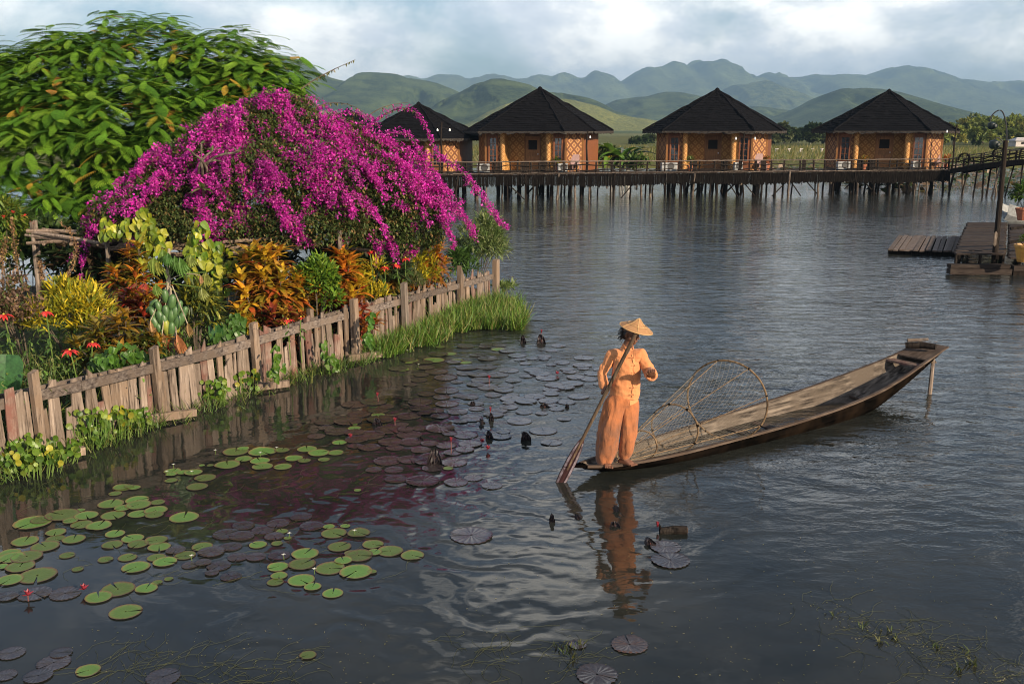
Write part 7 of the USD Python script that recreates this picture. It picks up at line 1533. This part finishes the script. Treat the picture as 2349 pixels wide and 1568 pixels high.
for _ in range(16):
    x, y = (rg.uniform(1880, 2300), 0) if rg.random() < .6 else (rg.uniform(1230, 1330), rg.uniform(1480, 1510)); y = y or 1395 + (x - 1880) * .36 + rg.normal(0, 12); p = W(x, y, 0)
    scatter(mb, leaf(1, .25, 2), np.tile(p, (7, 1)) + rg.normal(0, .02, (7, 3)) * (1, 1, 0), frames(np.c_[rg.normal(0, .6, (7, 2)), np.ones(7)]), rg.uniform(.03, .075, 7), pick([(.05, .07, .02), (.09, .09, .03)], 7, .2, rg))
tag(mb.build('pond_weed', 'leaf'), 'wisps of pond weed and specks floating on the near water', 'pond weed', kind='stuff')

# ------------------------------------------------------------------ jetty at the right
jt0 = W(2165, 632); jt = thing('plank_jetty', 'dark plank jetty on heavy beams at the right edge', 'jetty', jt0)
rg = np.random.default_rng(81); jd = np.array([.44, .90, 0]); jd /= np.linalg.norm(jd); js = np.array([.995, -.03, 0]); ZJ = .56
A0 = W(2190, 582, ZJ); 
def jbox(name, a, b, w, h, mat, par=jt, up=(0, 0, 1)): mb = MB(); mb.bar(local(a, par), local(b, par), w, h, up=up); mb.build(name, mat, par)
k = 0; d0 = 0.0
while d0 < 10.2:
    wd = rg.uniform(.17, .24); a = A0 + jd * (d0 + wd / 2) + (0, 0, rg.uniform(-.012, .012)); jbox('plank', a + js * rg.uniform(-.03, .02), a + js * (1.38 + rg.uniform(-.02, .03)), wd * .90 - .012, .04, 'dark_plank'); d0 += wd
for o in (.12, 1.2): jbox('bearer', A0 + js * o + (0, 0, -.09), A0 + js * o + jd * 10 + (0, 0, -.09), .09, .12, 'old_wood_dark')
for z, off, mat, h in ((.10, -.22, 'pile_pale', .16), (.24, -.15, 'dark_plank', .10)):
    a = A0 + jd * off; a[2] = z; jbox('beam', a + js * -.12, a + js * (1.52 + .06 * (z < .2)), .28, h, 'dark_plank' if z < .2 else mat)
for o in (.05, .72, 1.36): a = A0 + js * o + jd * .05; jbox('strut', (a[0], a[1], .27), (a[0], a[1], ZJ - .025), .06, .06, 'old_wood_dark', up=(0, 1, 0))
for o in (.1, 1.3):
    for q in (1, 4, 7, 9.6): a = A0 + js * o + jd * q; mb = MB(); mb.tube(local([(a[0], a[1], -.6), (a[0], a[1], ZJ - .1)], jt), .06, 8); mb.build('pile', 'old_wood_dark', jt)
B0 = A0 + js * 1.52 + (0, 0, -.10); d0 = -.2
while d0 < 10.6:
    wd = rg.uniform(.19, .26); a = B0 + jd * (d0 + wd / 2) + (0, 0, rg.uniform(-.01, .01)); jbox('plank', a, a + js * (3.2 + rg.uniform(-.05, .05)), wd - .014, .04, 'dark_plank'); d0 += wd
for z, off in ((.20, -.28), (.05, -.24)):
    a = B0 + jd * off; a[2] = z; jbox('beam', a + js * .12, a + js * 3.3, .20, .14, 'dark_plank' if z > .1 else 'old_wood_dark')
for o, q in ((.3, .2), (1.6, .2), (2.9, .2), (.3, 5), (1.6, 5), (2.9, 9.8), (.3, 9.8)): a = B0 + js * o + jd * q; mb = MB(); mb.tube(local([(a[0], a[1], -.6), (a[0], a[1], ZJ - .14)], jt), .06, 8); mb.build('pile', 'old_wood_dark', jt)
a = A0 + js * 1.44 + jd * .2
for z0, z1, l in ((.86, 1.34, 2.4), (1.25, 1.62, 2.6)): jbox('handrail', (a[0] + .04, a[1], z0), (a[0] + l, a[1] - .25, z1), .07, .08, 'old_wood_dark')
# floating raft
rf0 = W(2040, 577); rf = thing('plank_raft', 'low grey raft of loose planks beside the jetty', 'raft', rf0)
P0, P1, P2 = W(2036, 573, .16), W(2198, 577, .16), W(2062, 541, .16); u_ = (P1 - P0) / 13; vv = P2 - P0
for k in range(13):
    a = P0 + u_ * (k + .5) + rg.normal(0, .04, 3) * (1, 1, .2); jbox('plank', a - vv * .01, a + vv * (1 + rg.uniform(-.05, .04)) + u_ * rg.normal(0, .12), np.linalg.norm(u_) * rg.uniform(.80, .97), .045, 'grey_plank', rf)
for q in (.08, .9): a = P0 + vv * q; jbox('float_beam', a + (0, 0, -.10), a + u_ * 13 + (0, 0, -.10), .16, .16, 'old_wood_dark', rf)
# lamp post with arched hoop and two lanterns
pb_ = W(2283, 585, .5); lp = thing('arched_lamp_post', 'tall dark post with an arched hoop and two hanging lanterns on the jetty', 'lamp post', pb_)
y = pb_[1]; top = P(2307, 322, y); mb = MB(); mb.tube(local([pb_ - (0, 0, .7), (pb_ + top) / 2, top], lp), [.085, .075, .06], 10); mb.build('pole', 'old_wood_dark', lp)
hp = spline([P(*q, y) for q in ((2309, 345), (2309, 300), (2305, 270), (2295, 253), (2282, 258), (2275, 285))], 24); mb = MB(); mb.tube(local(hp, lp), .018, 6); mb.build('arched_hoop', 'black_metal', lp)
hp = spline([P(*q, y) for q in ((2304, 342), (2298, 322), (2286, 316), (2281, 326))], 12); mb = MB(); mb.tube(local(hp, lp), .014, 6); mb.build('arched_hoop', 'black_metal', lp)
plain('lantern_green', (.006, .013, .012), (.004, .008, .008), rough=.45); plain('lantern_red', (.5, .05, .07), rough=.4)
for X, Y, s in ((2275, 288, .62), (2281, 331, .80)):
    c = local(P(X, Y, y), lp); v, f = lathe(np.array([(0, .16), (.05, .15), (.16, .10), (.17, .02), (.16, -.10), (.10, -.16), (0, -.16)]) * s, 12); mb = MB(); mb.add(v + c, f); la = mb.build('lantern', 'lantern_green', lp, smooth=40)
    mb = MB(); mb.add(*lathe([(0, .05), (.05, .04), (.06, -.02), (.03, -.07), (0, -.08)], 10)); mb.v[-1] = mb.v[-1] + c + (.05, -.15 * s, -.01); mb.build('bulb', 'lantern_red' if s == 1 else 'lantern_green', la)
mb = MB(); q = local(P(2283, 548, y - .12), lp); mb.add(np.array(lathe([(.0, .22), (.05, .16), (.05, -.16), (0, -.22)], 8)[0]) * (1, .3, 1) + q, lathe([(.0, .22), (.05, .16), (.05, -.16), (0, -.22)], 8)[1]); mb.build('shell_plate', 'pile_pale', lp)
g2 = W(2345, 505, ZJ - .08); potted('potted_plant', 'leafy green plant in a brown pot at the back of the jetty', g2, 1.1, .27, GREEN, 420, leafl=.22, leafw=.45, spread=.55, seed=21)
g3 = W(2349, 600, ZJ - .10); plain('yellow_glaze', (.42, .22, .05), (.32, .15, .035), rough=.4); potted('flower_pot', 'yellow glazed pot with small plant at the right picture edge', g3, .30, .27, GREEN, 80, pot='yellow_glaze', leafl=.12, spread=.2, seed=22)
wb = W(2334, 508, .0); t = thing('white_boat', 'white boat hull half hidden behind the jetty lamp post', 'boat', wb, .25)
mb = MB(); K = np.linspace(0, 1, 12); hw = .45 * np.sin(np.pi * np.clip(K * .8 + .2, 0, 1)) ** .6 + .02; secs = np.array([[(-.7 + 1.3 * k, a * w * .7, .55 + .25 * (1 - k) ** 2 if abs(a) == 1 else -.1 + .25 * (abs(a) > .5) + .2 * (1 - k) ** 3) for a in (-1, -.7, 0, .7, 1)] for k, w in zip(K, hw)]); mb.add(secs.reshape(-1, 3), grid_faces(12, 5)[:, ::-1]); mb.add(secs.reshape(-1, 3) * (1, .93, 1) + (0, 0, .002), grid_faces(12, 5)); mb.build('hull', 'far_grey', t)
for x in (-.2, .9): mb = MB(); mb.box((x * .3 - .06, -.26, .38), (x * .3 + .06, .26, .42)); mb.build('thwart', 'white_metal', t)
# ------------------------------------------------------------------ haze
M('haze', {'v': ('principled_volume', {'color': (0.29, 0.46, 0.65), 'density': 0.00017, 'anisotropy': 0.0})}, [], surface=None, volume='v.volume')
mb = MB(); mb.box((-9500, -300, -3), (9500, 8300, 450))
tag(mb.build('haze', 'haze'), 'thin blue haze over the lake and hills', 'haze', kind='stuff')
